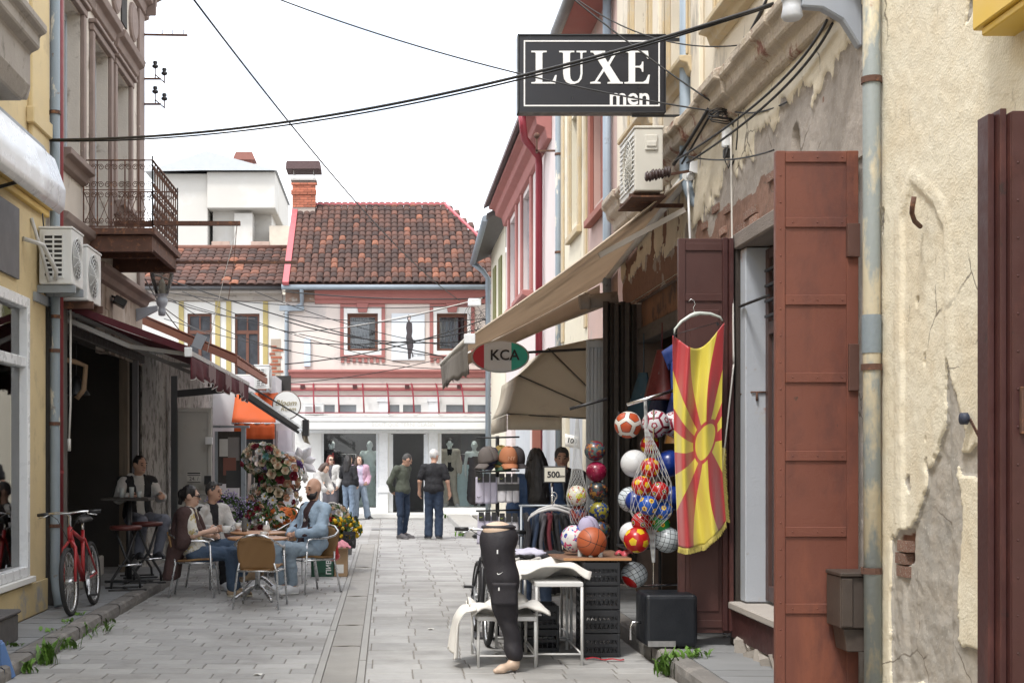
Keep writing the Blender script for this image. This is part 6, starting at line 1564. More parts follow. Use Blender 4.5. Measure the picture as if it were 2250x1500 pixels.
def person(label, J, loc, rz, top, bottom, shoes, hair=None, skin=0, vox=.0135, jacket=None, beard=None, glasses=None, name='person', cat='person', scale=1.0, extra=None, face=True, faceless=False, bald=False, skirt=None):
    t = T(name, label, cat)
    sk = SKIN[skin]
    b = MB(); Rh = headrot(J); h = J['hea']
    def hp(x,y,z): return h+Rh@v3(x,y,z)
    pr = [('e',J['che'],(.155,.10,.18)),('e',J['wai'],(.13,.095,.16)),('e',J['pel'],(.15,.11,.11)),('c',J['shL'],J['shR'],.058,.058),('c',J['nec'],lerp(J['nec'],h,.6),.056,.052),
          ('e',hp(0,.012,.02),(.076,.094,.108),Rh),('e',hp(0,-.028,-.052),(.056,.058,.068),Rh),('c',hp(0,-.098,.005),hp(0,-.112,-.024),.010,.015),('c',hp(-.026,-.086,.028),hp(.026,-.086,.028),.014,.014),('e',hp(0,-.076,-.078),(.026,.02,.02),Rh)]
    for S,x in (('L',1),('R',-1)):
        pr += [('e',hp(.078*x,.012,-.005),(.012,.022,.032),Rh)]
        pr += [('c',J['sh'+S],J['el'+S],.052,.042),('c',J['el'+S],J['wr'+S],.042,.027),('e',lerp(J['wr'+S],J['ha'+S],.42),(.034,.030,.036)),
               ('c',J['wr'+S],lerp(J['wr'+S],J['ha'+S],.62),.027,.026),
               ('c',J['hi'+S],J['kn'+S],.080,.056),('c',J['kn'+S],J['an'+S],.056,.040),('c',J['an'+S],J['to'+S],.040,.028)]
    addgrow(b, pr, vox, .028)
    for S,x in (('L',1),('R',-1)):
        hand(b, J['wr'+S], J['ha'+S], J.get('pa'+S, v3(-x,-.2,0)), J['cu'+S], 0, x)
    if face:
        for x in (-.031,.031):
            b.ball(hp(x,-.088,.008), (.013,.007,.0085), 8, 6, 1); b.tube([hp(x-.02,-.093,.032), hp(x,-.099,.037), hp(x+.02,-.093,.032)], .005, 5, 1)
        b.tube([hp(-.024,-.088,-.053), hp(0,-.097,-.055), hp(.024,-.088,-.053)], .0065, 5, 2)
    P('body', b, [sk, m_eye, m_lip], t)
    # lower clothes, shoes
    if bottom:
        mt, kw = bottom
        P('trousers' if not skirt else 'skirt', addgrow(MB(), trouser_prims(J,**kw), vox, .03, disp=folds(.010,2)), mt, t)
    if shoes:
        q = MB()
        for S in 'LR':
            a, to = J['an'+S], J['to'+S]; d = (to-a)*v3(1,1,0); L = np.linalg.norm(d)
            if L < .03: d = v3(0,-.16,0); L = .16
            flat = abs(a[2]-.09) < .04
            heel = a-d*.22-(v3(0,0,.045) if flat else v3(0,0,.03)); tip = to+d*.22
            addgrow(q, [('c',a-v3(0,0,.02),heel,.045,.042),('c',heel,lerp(heel,tip,.6),.042,.043),('c',lerp(heel,tip,.6),tip,.043,.03),('c',a,lerp(a,tip,.5),.04,.036)], .011, .03, 0, cuts=(lambda g: -(g[...,2]-.004),) if flat else ())
            if flat:
                addgrow(q, [('c',heel*v3(1,1,0)+v3(0,0,.012),tip*v3(1,1,0)+v3(0,0,.012),.045,.037)], .012, .02, 1, cuts=(lambda g: np.abs(g[...,2]-.014)-.012,))
        P('shoes', q, shoes if isinstance(shoes,list) else [shoes, shoes], t)
    if top:
        mt, kw = top
        P('shirt', addgrow(MB(), shirt_prims(J,**kw), vox, .035, disp=folds(.010,1)), mt, t)
    if jacket:
        mt, kw, gap = jacket
        c = J['che']
        fw = J.get('fwd', v3(0,-1,0)); sd = np.cross(fw, v3(0,0,1))
        cuts = ()
        if gap:
            # open front: a wedge is left out between the two front edges
            cuts = (lambda g: np.minimum(gap+.12*np.clip(g[...,2]-c[2]-.02,0,1)-np.abs((g-c)@sd), (g-c)@fw-.0),)
        P('jacket', addgrow(MB(), shirt_prims(J,**kw), vox, .035, disp=folds(.011,4), cuts=cuts), mt, t)
        q = MB()
        cl = J['nec']+v3(0,0,.0)
        q.tube([cl+sd*(.078*math.cos(a))-fw*(.075*math.sin(a))+v3(0,0,.012*math.sin(a)-.02) for a in np.linspace(-.6,math.pi+.6,12)], .018, 6)
        P('collar', q, mt, t)
    if hair:
        mt, style = hair
        hp_ = [('e',hp(0,.022,.036),(.086,.100,.106),Rh)]
        face_cut = [lambda g: np.minimum(-( (g-h)@Rh[:,1]+.060-.25*np.clip((g-h)@Rh[:,2]-.055,0,1)*4*.35), -((g-h)@Rh[:,2]-.075)), lambda g: -((g-h)@Rh[:,2]+.055)-np.where((g-h)@Rh[:,1] > .03, .05, 0)]
        if style == 'short': prs = hp_
        elif style == 'crop':
            prs = [('e',hp(0,.016,.026),(.080,.097,.108),Rh)]
            face_cut = [lambda g: np.minimum(-((g-h)@Rh[:,1]+.05), -((g-h)@Rh[:,2]-.085)), lambda g: -((g-h)@Rh[:,2]+.04)]
        elif style == 'bun':
            prs = hp_+[('e',hp(0,.115,.03),(.045,.045,.05)),('c',hp(0,.11,.0),hp(0,.13,-.16),.035,.02)]
        else:
            dn = style if isinstance(style,float) else .3
            prs = hp_+[('c',hp(.055,.035,.0),hp(.085,.045,-.16),.05,.05),('c',hp(-.055,.035,.0),hp(-.085,.045,-.16),.05,.05),('c',hp(0,.07,0),hp(0,.08,-dn),.075,.085),('c',hp(.05,.07,-.05),hp(.07,.08,-dn),.06,.05),('c',hp(-.05,.07,-.05),hp(-.07,.08,-dn),.06,.05)]
            face_cut = [lambda g: np.minimum(-((g-h)@Rh[:,1]+.03), -((g-h)@Rh[:,2]-.085))]
        P('hair', addgrow(MB(), prs, vox*.85, .03, cuts=face_cut, disp=lambda g: .016*(vnoise(g[...,0]*70,g[...,1]*70,g[...,2]*14,3)-.5)), mt, t)
    if beard:
        P('beard', addgrow(MB(), [('e',hp(0,-.040,-.072),(.060,.058,.058),Rh),('c',hp(.062,-.01,-.03),hp(.05,-.04,-.08),.016,.024),('c',hp(-.062,-.01,-.03),hp(-.05,-.04,-.08),.016,.024)], .009, .02, cuts=[lambda g: (g-h)@Rh[:,2]+.040-.035*(np.abs((g-h)@Rh[:,0]) > .035)]), beard, t)
    if glasses:
        q = MB()
        for x in (-.034,.034): q.box(hp(x,-.108,.010), (.052,.014,.036), (math.radians(J['hd'][1]),0,math.radians(J['hd'][0])))
        q.tube([hp(-.06,-.10,.016), hp(-.08,.0,.014)], .005, 4).tube([hp(.06,-.10,.016), hp(.08,.0,.014)], .005, 4)
        P('sunglasses', q, m_black, t)
    if extra: extra(t, J, hp)
    t.location = loc; t.rotation_euler = (0,0,rz); t.scale = (scale,)*3
    return t

def cloth(name, c, **k): return mat('cloth_'+name, c, .85, .14, 9, .6, 22, bd=.018, **k)
c_jean = cloth('mid_denim', (.05,.08,.13), patches=[((.08,.12,.18),3,.6,.08)]); c_jean2 = cloth('pale_denim', (.23,.295,.36), patches=[((.30,.37,.43),3,.6,.08)]); c_navy = cloth('navy_denim', (.018,.032,.062), patches=[((.035,.058,.10),4,.62,.08)])
c_blk = cloth('black', (.014,.014,.017)); c_wht = cloth('off_white', (.50,.485,.465)); c_brn = cloth('dark_brown_wool', (.062,.034,.032)); c_grn = cloth('grey_green_knit', (.075,.085,.065))
c_chmb = cloth('light_blue_chambray', (.27,.36,.46), patches=[((.33,.42,.52),4,.6,.08)]); c_dkb = cloth('dark_maroon', (.04,.02,.022)); c_pnk = cloth('soft_pink', (.50,.32,.42)); c_lil = cloth('lilac_stripe', (.55,.50,.66)); c_gry = cloth('dark_grey', (.075,.07,.08)); c_tee = cloth('printed_tee', (.62,.60,.55), patches=[((.42,.33,.12),13,.55,.03),((.16,.17,.22),16,.62,.03)])
h_blk = mat('hair_black', (.012,.010,.010), .45, .2, 20, .4, 60, stretch=(6,6,1)); h_red = mat('hair_auburn', (.15,.03,.018), .5, .2, 20, .4, 60, stretch=(6,6,1)); h_brn = mat('hair_brown', (.06,.035,.025), .5, .2, 20, .4, 60); h_gry = mat('hair_white', (.55,.54,.52), .6, .1, 20, .4, 60); h_dkg = mat('hair_dark_grey', (.05,.047,.045), .6, .2, 20, .4, 60)
s_wht = [mat('shoe_white', (.66,.67,.69), .6, .05, 8, .1), mat('sole_white', (.7,.7,.68), .6)]
s_gry = [mat('shoe_grey', (.10,.095,.10), .8, .15, 8, .2), mat('sole_grey', (.18,.17,.17), .7)]
s_sand = [mat('shoe_sand', (.36,.27,.18), .8, .2, 12, .2, patches=[((.10,.07,.05),12,.58,.03)]), mat('sole_cream', (.58,.54,.44), .7)]
s_drk = [mat('shoe_dark', (.03,.03,.035), .6, .1, 8, .1), mat('sole_pale', (.5,.5,.47), .7)]

# --- two men in the street
J = POSE(hea=(.035,-.085,1.60), nec=(.01,-.015,1.47), che=(0,.0,1.30), hd=(62,28), elL=(.27,.13,1.14), wrL=(.10,.20,.97), haL=(.03,.21,.93), elR=(-.27,.13,1.14), wrR=(-.10,.20,.97), haR=(-.03,.21,.90), anL=(.10,.05,.09), toL=(.16,-.10,.035), anR=(-.09,.0,.09), toR=(-.11,-.17,.035))
person('man in a grey green sweater and dark jeans looking down with hands behind his back', J, ((885-850)*27.8/3000,27.8,0), math.radians(50), (c_grn,dict(o=.016)), (c_navy,dict(o=.010,hem=.95)), s_gry, (h_dkg,'crop'), 0, scale=1.0)
J = POSE(hea=(-.01,-.04,1.645), hd=(-30,8), elL=(.275,.03,1.15), wrL=(.295,-.06,.93), haL=(.29,-.09,.84), elR=(-.275,.03,1.15), wrR=(-.31,-.05,.91), haR=(-.31,-.07,.82), anL=(.10,.03,.09), toL=(.17,-.12,.035))
person('white haired man in a black t-shirt and navy jeans seen from behind', J, ((953-850)*27.6/3000,27.6,0), math.radians(172), (c_blk,dict(o=.016,sl=.36,fat=.025,wide=1.06,arm=.010)), (c_navy,dict(o=.020,hem=.97,flare=.018)), s_drk, (h_gry,'short'), 0, scale=1.02)

# --- women in front of the boutique
J = POSE(hd=(35,0), elL=(.25,.03,1.15), wrL=(.22,-.08,.93), haL=(.20,-.11,.84), elR=(-.25,.02,1.15), wrR=(-.20,-.12,1.0), haR=(-.16,-.18,1.02))
person('auburn haired woman in a white cropped jacket and wide grey trousers', J, ((727-850)*36.2/3000,36.2,0.0), math.radians(-12), (c_gry,dict(o=.010)), (c_gry,dict(o=.025,hem=.97,flare=.07,thigh=.03)), s_drk, (h_red,.22), 1, vox=.016, jacket=(c_wht,dict(o=.026,arm=.004),.05), glasses=True, scale=.97)
J = POSE(hd=(-20,0), elL=(.26,-.02,1.18), wrL=(.13,-.20,1.22), haL=(.06,-.25,1.27), elR=(-.25,.02,1.15), wrR=(-.22,-.10,.96), haR=(-.20,-.14,.88))
person('dark haired woman in a short black jacket and blue jeans turned away', J, ((766-850)*36.0/3000,36.0,0.0), math.radians(150), (c_blk,dict(o=.020,arm=.003)), (cloth('blue_denim',(.15,.20,.27)),dict(o=.012,hem=.97,flare=.01)), s_drk, (h_blk,.28), 1, vox=.016, scale=.97)
J = POSE(hd=(15,-4), hea=(-.02,-.03,1.62), elL=(.26,.05,1.16), wrL=(.20,-.1,1.0), haL=(.15,-.16,.97), elR=(-.25,.02,1.15), wrR=(-.20,-.12,1.05), haR=(-.14,-.17,1.1), anL=(.22,-.05,.09), toL=(.30,-.19,.035), knL=(.16,-.05,.50))
person('smiling woman in a pink jacket and pale jeans beside the mint mannequin', J, ((790-850)*36.6/3000,36.6,0.0), math.radians(10), (c_lil,dict(o=.012)), (cloth('sky_denim',(.24,.30,.38)),dict(o=.018,hem=.98,flare=.03)), s_drk, (h_brn,.2), 1, vox=.016, jacket=(c_pnk,dict(o=.030,arm=.008),.07), scale=.97)
J = POSE(pel=(0,.05,.95), wai=(0,-.04,1.10), che=(0,-.14,1.22), nec=(0,-.24,1.34), hea=(0,-.33,1.44), hd=(0,30), shL=(.18,-.2,1.30), shR=(-.18,-.2,1.30), elL=(.22,-.30,1.05), wrL=(.15,-.42,.9), haL=(.12,-.47,.83), elR=(-.22,-.30,1.05), wrR=(-.15,-.42,.9), haR=(-.12,-.47,.83))
person('person in a long off white coat bending behind the artificial flowers', J, ((690-850)*33/3000,33,0.0), math.radians(60), None, (c_wht,dict(o=.02,flare=.03)), s_drk, (h_brn,.15), 1, vox=.017, jacket=(c_wht,dict(o=.036,arm=.01),0), scale=.97)

# --- the cafe table
def SIT(**kw):
    d = dict(pel=v3(0,.02,.52), wai=v3(0,.04,.68), che=v3(0,.05,.87), nec=v3(0,.05,1.04), hea=v3(0,.02,1.19),
             shL=v3(.185,.06,.985), elL=v3(.24,.04,.72), wrL=v3(.14,-.17,.66), haL=v3(.08,-.24,.66), shR=v3(-.185,.06,.985), elR=v3(-.24,.04,.72), wrR=v3(-.14,-.17,.66), haR=v3(-.08,-.24,.66),
             hiL=v3(.09,-.02,.50), knL=v3(.12,-.42,.50), anL=v3(.12,-.40,.09), toL=v3(.14,-.56,.035), hiR=v3(-.09,-.02,.50), knR=v3(-.12,-.42,.50), anR=v3(-.12,-.40,.09), toR=v3(-.14,-.56,.035))
    J = POSE(); J.update(d)
    for a,b in kw.items(): J[a] = v3(*b) if isinstance(b,tuple) and len(b) == 3 else b
    return J
# woman with the coat over her shoulders, legs crossed, facing the table (+X)
def coat_drape(t, J, hp):
    pr = [('c',v3(.2,.09,.98),v3(-.2,.09,.98),.085,.085),('c',v3(.2,.08,.98),v3(.255,.10,.66),.09,.085),('c',v3(-.2,.08,.98),v3(-.255,.10,.66),.09,.085),
          ('c',v3(.10,.15,.95),v3(.15,.27,.25),.08,.085),('c',v3(-.10,.15,.95),v3(-.15,.27,.25),.08,.085),('c',v3(0,.15,.95),v3(0,.28,.24),.08,.09),('c',v3(.24,.08,.7),v3(.17,.18,.52),.075,.06),('c',v3(-.24,.08,.7),v3(-.17,.18,.52),.075,.06),
          ('c',v3(.10,.02,1.02),v3(.17,-.07,.80),.045,.05),('c',v3(-.10,.02,1.02),v3(-.17,-.07,.80),.045,.05)]
    P('coat', addgrow(MB(), pr, .0135, .05, disp=folds(.008,3), cuts=[lambda g: .20-g[...,2]]), c_brn, t)
J = SIT(pel=(0,.0,.53), wai=(0,.04,.68), che=(0,.07,.86), hea=(0,.04,1.185), hd=(0,4), elL=(.25,-.02,.74), wrL=(.08,-.24,.70), haL=(.0,-.30,.72), elR=(-.25,-.02,.74), wrR=(-.10,-.20,.78), haR=(-.04,-.28,.80), knL=(.05,-.45,.62), anL=(-.10,-.62,.25), toL=(-.14,-.78,.28), knR=(-.10,-.46,.52), anR=(-.08,-.48,.09), toR=(-.09,-.64,.035), cuL=.9, cuR=.9)
person('woman in sunglasses with a dark brown coat over her shoulders sitting cross legged', J, (-2.30,16.3,0), math.radians(90), (c_tee,dict(o=.014,sl=.4,arm=.01)), (c_jean,dict(o=.014,hem=.90,flare=.022)), s_sand, (h_blk,'bun'), 1, vox=.0115, glasses=True, extra=coat_drape, scale=1.0)
# man with white jacket, facing the street and the table
J = SIT(hea=(.02,.03,1.215), hd=(28,2), che=(0,.08,.87), wai=(0,.06,.69), elL=(.25,-.05,.75), wrL=(.16,-.30,.72), haL=(.11,-.38,.72), elR=(-.26,-.02,.74), wrR=(-.16,-.25,.74), haR=(-.10,-.32,.76), knL=(.16,-.44,.52), knR=(-.16,-.44,.52), cuL=.9)
def shades(t, J, hp):
    q = MB()
    for x in (-.03,.03): q.ball(hp(x,-.085,.098), (.026,.012,.017), 8, 6)
    q.tube([hp(-.055,-.08,.098),hp(-.08,.02,.06)],.004,4).tube([hp(.055,-.08,.098),hp(.08,.02,.06)],.004,4)
    P('sunglasses', q, m_black, t)
person('man in an open white jacket with sunglasses pushed up on his head', J, (-2.2,17.35,0), math.radians(42), (c_blk,dict(o=.012)), (c_blk,dict(o=.016)), s_wht, (h_dkg,'crop'), 0, vox=.0115, jacket=(c_wht,dict(o=.024,arm=.006),.045), beard=None, extra=shades)
# bearded man in denim shirt, three quarter to the left
J = SIT(hea=(.0,.035,1.215), hd=(6,6), pel=(0,.0,.53), wai=(0,.03,.69), che=(0,.05,.88), elL=(.27,-.05,.75), wrL=(.08,-.24,.70), haL=(.0,-.30,.68), elR=(-.27,-.04,.75), wrR=(-.09,-.25,.69), haR=(.0,-.31,.66), knL=(.14,-.40,.54), anL=(.06,-.30,.09), toL=(.08,-.46,.035), knR=(-.17,-.40,.54), anR=(-.07,-.36,.09), toR=(-.09,-.52,.035), cuL=.9, cuR=.9, paL=v3(-.6,0,-.6), paR=v3(.6,0,-.6))
def hung(t, J, hp):
    q = MB(); c = J['che']+v3(.09,-.148,.0)
    q.ball(c+v3(0,0,-.02),(.024,.012,.030),10,7).ball(c+v3(.006,-.004,-.08),(.024,.012,.030),10,7).tube([c+v3(0,0,.03),c+v3(0,.01,-.08)],.005,4)
    P('sunglasses', q, m_black, t)
    P('shirt_print', MB().box(J['che']+v3(-.005,-.138,-.03),(.05,.004,.035),(0,.5,0)), c_wht, t)
person('bald bearded man in an open light blue shirt sitting with folded hands', J, (-.93,16.75,0), math.radians(-52), (c_dkb,dict(o=.014,fat=.03)), (c_jean2,dict(o=.014,hem=.90,flare=.004)), s_wht, None, 0, vox=.0115, jacket=(c_chmb,dict(o=.024,arm=.0,fat=.035,wide=1.05),.055), beard=h_blk, extra=hung, scale=1.04)
# man inside the cafe
J = SIT(hd=(18,4), hea=(.02,.0,1.20), elL=(.27,-.06,.78), wrL=(.22,-.32,.80), haL=(.18,-.40,.80), elR=(-.28,-.05,.78), wrR=(-.24,-.30,.80), haR=(-.18,-.38,.80), knL=(.2,-.45,.5), knR=(-.1,-.46,.5))
def hood(t, J, hp):
    P('hood', addgrow(MB(), [('c',v3(.09,.06,1.05),v3(0,.13,1.04),.05,.055),('c',v3(-.09,.06,1.05),v3(0,.13,1.04),.05,.055)], .013, .03), c_wht, t)
person('man in a white hoodie and dark vest sitting in the shade of the cafe', J, (-3.22,17.7,.35), math.radians(28), (c_wht,dict(o=.018,arm=.006)), (cloth('shade_grey',(.16,.17,.21)),dict(o=.018)), s_drk, (h_blk,'crop'), 0, vox=.013, jacket=(c_blk,dict(o=.036,sl=.02),.05), extra=hood)

# --- people in the shade by the stall
J = POSE(hd=(10,10))
person('long haired woman in a blue denim jacket seen from behind at the stall', J, (1.55,14.2,0), math.radians(175), (cloth('dark_denim',(.03,.06,.13)),dict(o=.026,arm=.012)), (c_navy,dict(o=.012)), s_drk, (h_blk,.42), 1, vox=.0125, scale=.985)
J = POSE(hd=(20,5), hea=(-.01,-.03,1.64))
person('man in a dark jacket standing in the deep shade behind the price sign', J, (2.12,16.4,.0), math.radians(-25), (cloth('slate_shirt',(.18,.19,.21)),dict(o=.012)), (c_blk,dict(o=.014)), s_drk, (h_dkg,'short'), 0, vox=.0145, jacket=(c_blk,dict(o=.03,arm=.01),.05))

# --- boutique mannequins
def mannequin(label, J, loc, rz, **k):
    return person(label, J, loc, rz, k.pop('top',None), k.pop('bottom',None), k.pop('shoes',None), k.pop('hair',None), 2, vox=.017, name='mannequin', cat='mannequin', face=False, scale=k.pop('scale',1.12), **k)
zf = .255
J = POSE(hd=(-25,0), elL=(.28,.06,1.16), wrL=(.26,-.06,.95), elR=(-.27,.06,1.16), wrR=(-.20,-.05,1.0), knL=(.05,-.04,.5), knR=(-.05,-.02,.5))
def gown(t, J, hp):
    P('gown', addgrow(MB(), shirt_prims(J,o=.010,sl=.12)+[('c',J['pel'],v3(0,0,.5),.15,.15),('c',v3(0,0,.55),v3(.10,.04,.05),.15,.21),('c',v3(0,0,.55),v3(-.10,.04,.05),.13,.19),('e',J['pel']+v3(.0,-.1,.08),(.10,.06,.10))], .016, .05, disp=folds(.008,5), cuts=[lambda g: .02-g[...,2]]), cloth('mint_satin',(.50,.60,.57)), t)
mannequin('pale mannequin in a long mint gown in the left boutique window', J, ((812-850)*38.45/3000,38.45,zf), math.radians(8), extra=gown, scale=1.06)
J = POSE(hd=(30,0))
mannequin('mannequin in a black suit and red tie at the left edge of the boutique window', J, ((728-850)*38.6/3000,38.6,zf), math.radians(20), top=(c_blk,dict(o=.02)), bottom=(c_blk,dict(o=.015)), hair=(h_blk,'short'), extra=lambda t,J,hp: P('tie', MB().prism([(-.02,1.42),(.02,1.42),(.03,1.2),(0,1.14),(-.03,1.2)],'y',-.145,-.135), mat('tie_red',(.35,.02,.03),.6), t), scale=1.08)
J = POSE(hd=(0,0), knL=(.11,-.02,.5), anL=(.18,.0,.09), toL=(.22,-.14,.035), elL=(.25,.03,1.14), wrL=(.25,-.02,.9))
c_bei = cloth('beige_suit',(.44,.41,.35))
def lapel(t, J, hp):
    P('waistcoat', addgrow(MB(), [('e',J['che']+v3(0,-.03,-.05),(.11,.1,.2))], .016, .03), cloth('beige_vest',(.38,.35,.29)), t)
mannequin('mannequin in a beige three piece suit in the right boutique window', J, ((988-850)*38.45/3000,38.45,zf), math.radians(-4), top=(c_blk,dict(o=.010)), bottom=(c_bei,dict(o=.018,hem=.98,flare=.015)), hair=(h_blk,'short'), jacket=(c_bei,dict(o=.03,arm=.01),.045), extra=lapel, shoes=s_wht, scale=1.09)
J = POSE(hd=(-10,0))
mannequin('pale mannequin in a dark strapless dress at the right boutique window', J, ((1042-850)*38.55/3000,38.55,zf), 0, extra=lambda t,J,hp: P('dress', addgrow(MB(), [('e',J['che']+v3(0,0,-.04),(.17,.115,.14)),('e',J['wai'],(.145,.11,.15)),('c',J['pel'],v3(0,0,.25),.16,.2)], .016, .04, disp=folds(.008,6)), cloth('dark_taffeta',(.05,.04,.045)), t), scale=1.06)
# ================================================================== CAFE FURNITURE
q_ = NT('woven_wicker')
_w1 = q_.n('ShaderNodeTexWave'); _w1.inputs['Scale'].default_value = 26; _w1.bands_direction = 'X'
_w2 = q_.n('ShaderNodeTexWave'); _w2.inputs['Scale'].default_value = 34; _w2.bands_direction = 'Z'
q_.l(q_.tc(), _w1.inputs['Vector']); q_.l(q_.tc(), _w2.inputs['Vector'])
_wv = q_.math('MULTIPLY', _w1.outputs['Fac'], _w2.outputs['Fac'])
m_wick = q_.fin(q_.mix(_wv, (.17,.085,.03), (.46,.28,.115)), .6, q_.bump(_wv, .6, .006))
MATS['woven_wicker'] = m_wick
m_wood = mat('table_wood', (.42,.21,.10), .4, .12, 5, .05, 40, stretch=(8,1,1))
def make_chair(label):
    """cafe chair, facing -Y, origin on the ground"""
    t = T('cafe_chair', label, 'chair', group='aluminium cafe chairs with wicker seats')
    P('seat', MB().grid(10,10,lambda s,u:((s-.5)*.42*(1-.10*u), -.24+.44*u, .445-.018*math.sin(math.pi*s)+.012*math.cos(u*3))), m_wick, t, solid=.022)
    def bk(s,u):
        w = .36+.06*math.sin(math.pi*min(1,u*1.1)*.9)-.05*max(0,u-.82)*5*abs(s-.5)*2
        return ((s-.5)*w, .19+.10*u-.05*math.cos((s-.5)*2.2)+.03, .43+.37*u-.03*(u > .85)*abs(s-.5)*2)
    P('backrest', MB().grid(12,12,bk), m_wick, t, solid=.02)
    for x in (-1,1):
        P('leg', MB().tube([(x*.25,-.27,.0),(x*.235,-.235,.30),(x*.225,-.215,.62)], .0125, 8), m_alu, t)
        P('leg', MB().tube([(x*.25,.27,.0),(x*.22,.19,.40),(x*.19,.215,.5)], .0125, 8), m_alu, t)
        P('armrest', MB().tube([(x*.225,-.215,.62),(x*.23,-.20,.655),(x*.245,-.14,.672),(x*.26,.05,.672),(x*.25,.18,.70),(x*.20,.265,.745),(x*.10,.285,.80),(0,.285,.812)], .0125, 8), m_alu, t)
    P('stretcher', MB().tube([(-.24,-.235,.40),(.24,-.235,.40)], .010, 6).tube([(-.22,.2,.41),(.22,.2,.41)], .010, 6).tube([(-.235,-.235,.41),(-.22,.2,.41)], .010, 6).tube([(.235,-.235,.41),(.22,.2,.41)], .010, 6), m_alu, t)
    return t
ch = make_chair('empty wicker backed chair nearest the camera at the round tables')
ch.location = (-1.40,15.12,0); ch.rotation_euler = (0,0,math.radians(174))
COPY(ch, (-2.30,16.3,0), math.radians(90), 'wicker seat chair under the woman with the brown coat')
COPY(ch, (-2.2,17.40,0), math.radians(42), 'wicker chair under the man in the white jacket')
COPY(ch, (-.93,16.78,0), math.radians(-52), 'wicker chair under the bald man in denim')
COPY(ch, (-1.25,18.2,0), math.radians(-20), 'wicker chair pushed behind the round tables by the flowers')
def make_table(label):
    t = T('round_table', label, 'table', group='round cafe tables')
    P('tabletop', MB().lathe([(.001,.70),(.335,.70),(.352,.706),(.352,.722),(.343,.727),(.001,.727)], n=36), m_wood, t)
    P('column', MB().tube([(0,0,.12),(0,0,.70)], .03, 10), m_alu, t)
    for k in range(4):
        a = k*math.pi/2+.6
        P('foot', MB().tube([(0,0,.17),(.12*math.cos(a),.12*math.sin(a),.14),(.30*math.cos(a),.30*math.sin(a),.035),(.33*math.cos(a),.33*math.sin(a),.012)], .02, 8), m_alu, t)
    P('brace', MB().tube([(.2,0,.68),(-.2,0,.68)],.012,6).tube([(0,.2,.68),(0,-.2,.68)],.012,6), m_alu, t)
    return t
tb = make_table('nearer round wooden cafe table in front of the empty chair'); tb.location = (-1.5,15.85,0)
COPY(tb, (-1.60,17.0,0), .3, 'further round wooden cafe table beside the flowers')
m_cup = mat('white_china', (.74,.73,.70), .25, .03, 5, 0)
def cup(x, y, z, label, s=1):
    t = T('coffee_cup', label, 'cup', (x,y,z), 'white coffee cups')
    P('bowl', MB().lathe([(.001,.006),(.025*s,.006),(.038*s,.03*s),(.042*s,.07*s),(.039*s,.07*s),(.03*s,.012)], (x,y,z), 14), m_cup, t)
    P('handle', MB().tube([(x+.036*s+.022*s*math.sin(a), y, z+.04*s+.02*s*math.cos(a)) for a in np.linspace(0,math.pi,7)], .005, 5), m_cup, t)
    return t
cup(-1.42,15.75,.727,'small white cup on the nearer round table')
cup(-1.93,16.42,.74,'white mug held by the woman with the brown coat', 1.3)
cup(-1.86,17.05,.76,'white cup in the hand of the man in the white jacket', 1.1)
sp = T('sugar_shaker', 'glass sugar shaker with a metal top on the further round table', 'sugar shaker', (-1.5,17.0,.727))
P('jar', MB().lathe([(.001,0),(.04,0),(.045,.05),(.035,.09)], (-1.5,17.0,.727), 12), m_cup, sp); P('lid', MB().lathe([(.036,.09),(.03,.115),(.01,.135),(.001,.136)], (-1.5,17.0,.727), 12), m_alu, sp)
vs = T('vase', 'small dark glass vase with pale blossom on the further round table', 'vase', (-1.78,17.05,.727))
P('glass_body', MB().lathe([(.001,0),(.03,0),(.035,.06),(.03,.14),(.036,.17)], (-1.78,17.05,.727), 12), mat('smoky_glass', (.14,.15,.15), .15, .1, 3, 0), vs)
# bar stools and high table in the cafe
m_stool = mat('red_leatherette', (.09,.022,.018), .45, .12, 5, .1)
def make_stool(label):
    t = T('bar_stool', label, 'stool', group='bar stools with red seats')
    P('seat', MB().lathe([(.001,.70),(.17,.70),(.19,.72),(.185,.75),(.001,.755)], n=20), m_stool, t)
    P('frame', MB().tube([(-.12,-.02,.70),(.0,.0,.38),(.16,.0,.12),(.17,.0,.015)], .016, 7).tube([(.12,-.02,.70),(.02,.0,.38),(-.16,.0,.12),(-.17,.0,.015)], .016, 7), m_black, t)
    P('footrest', MB().tube([(.17,-.16,.30),(-.1,-.16,.30)], .014, 7), m_chrome, t)
    P('foot', MB().b2(-.22,.22,-.2,-.17,.0,.022).b2(-.22,.22,.17,.2,.0,.022).b2(-.015,.015,-.17,.17,.0,.02), m_black, t)
    return t
st_ = make_stool('red seated bar stool nearest in the shaded cafe'); st_.location = (-3.07,16.05,.1); st_.rotation_euler = (0,0,.3)
COPY(st_, (-2.98,17.0,.1), .2, 'red seated bar stool behind the nearest one in the cafe')
COPY(st_, (-3.22,17.72,.1), .3, 'bar stool under the man in the white hoodie')
ht = T('high_table', 'dark high table with glasses in front of the man in the hoodie', 'table', (-3.2,16.95,.1))
P('tabletop', MB().b2(-3.5,-2.92,16.7,17.2,1.12,1.155), m_darkwood, ht, bevel=.006)
P('column', MB().cyl((-3.2,16.95,.12),(-3.2,16.95,1.12),.035,10), m_black, ht)
P('base', MB().b2(-3.5,-2.9,16.92,16.98,.1,.13).b2(-3.23,-3.17,16.65,17.25,.1305,.15), m_black, ht)
for k,(x,y,h) in enumerate(((-3.27,16.85,.12),(-3.16,16.9,.13),(-3.05,16.82,.08))):
    TM('drinking_glass', MB().lathe([(.001,0),(.026,0),(.032,h),(.029,h),(.024,.01)], (x,y,1.156), 12), mat('glassware', (.45,.48,.48), .1, .05, 3, 0), ('short glass left on the dark high table','tall glass in the middle of the dark high table','low white cup glass right on the dark high table')[k], 'glass', (x,y,1.156), group='glasses on the high table')

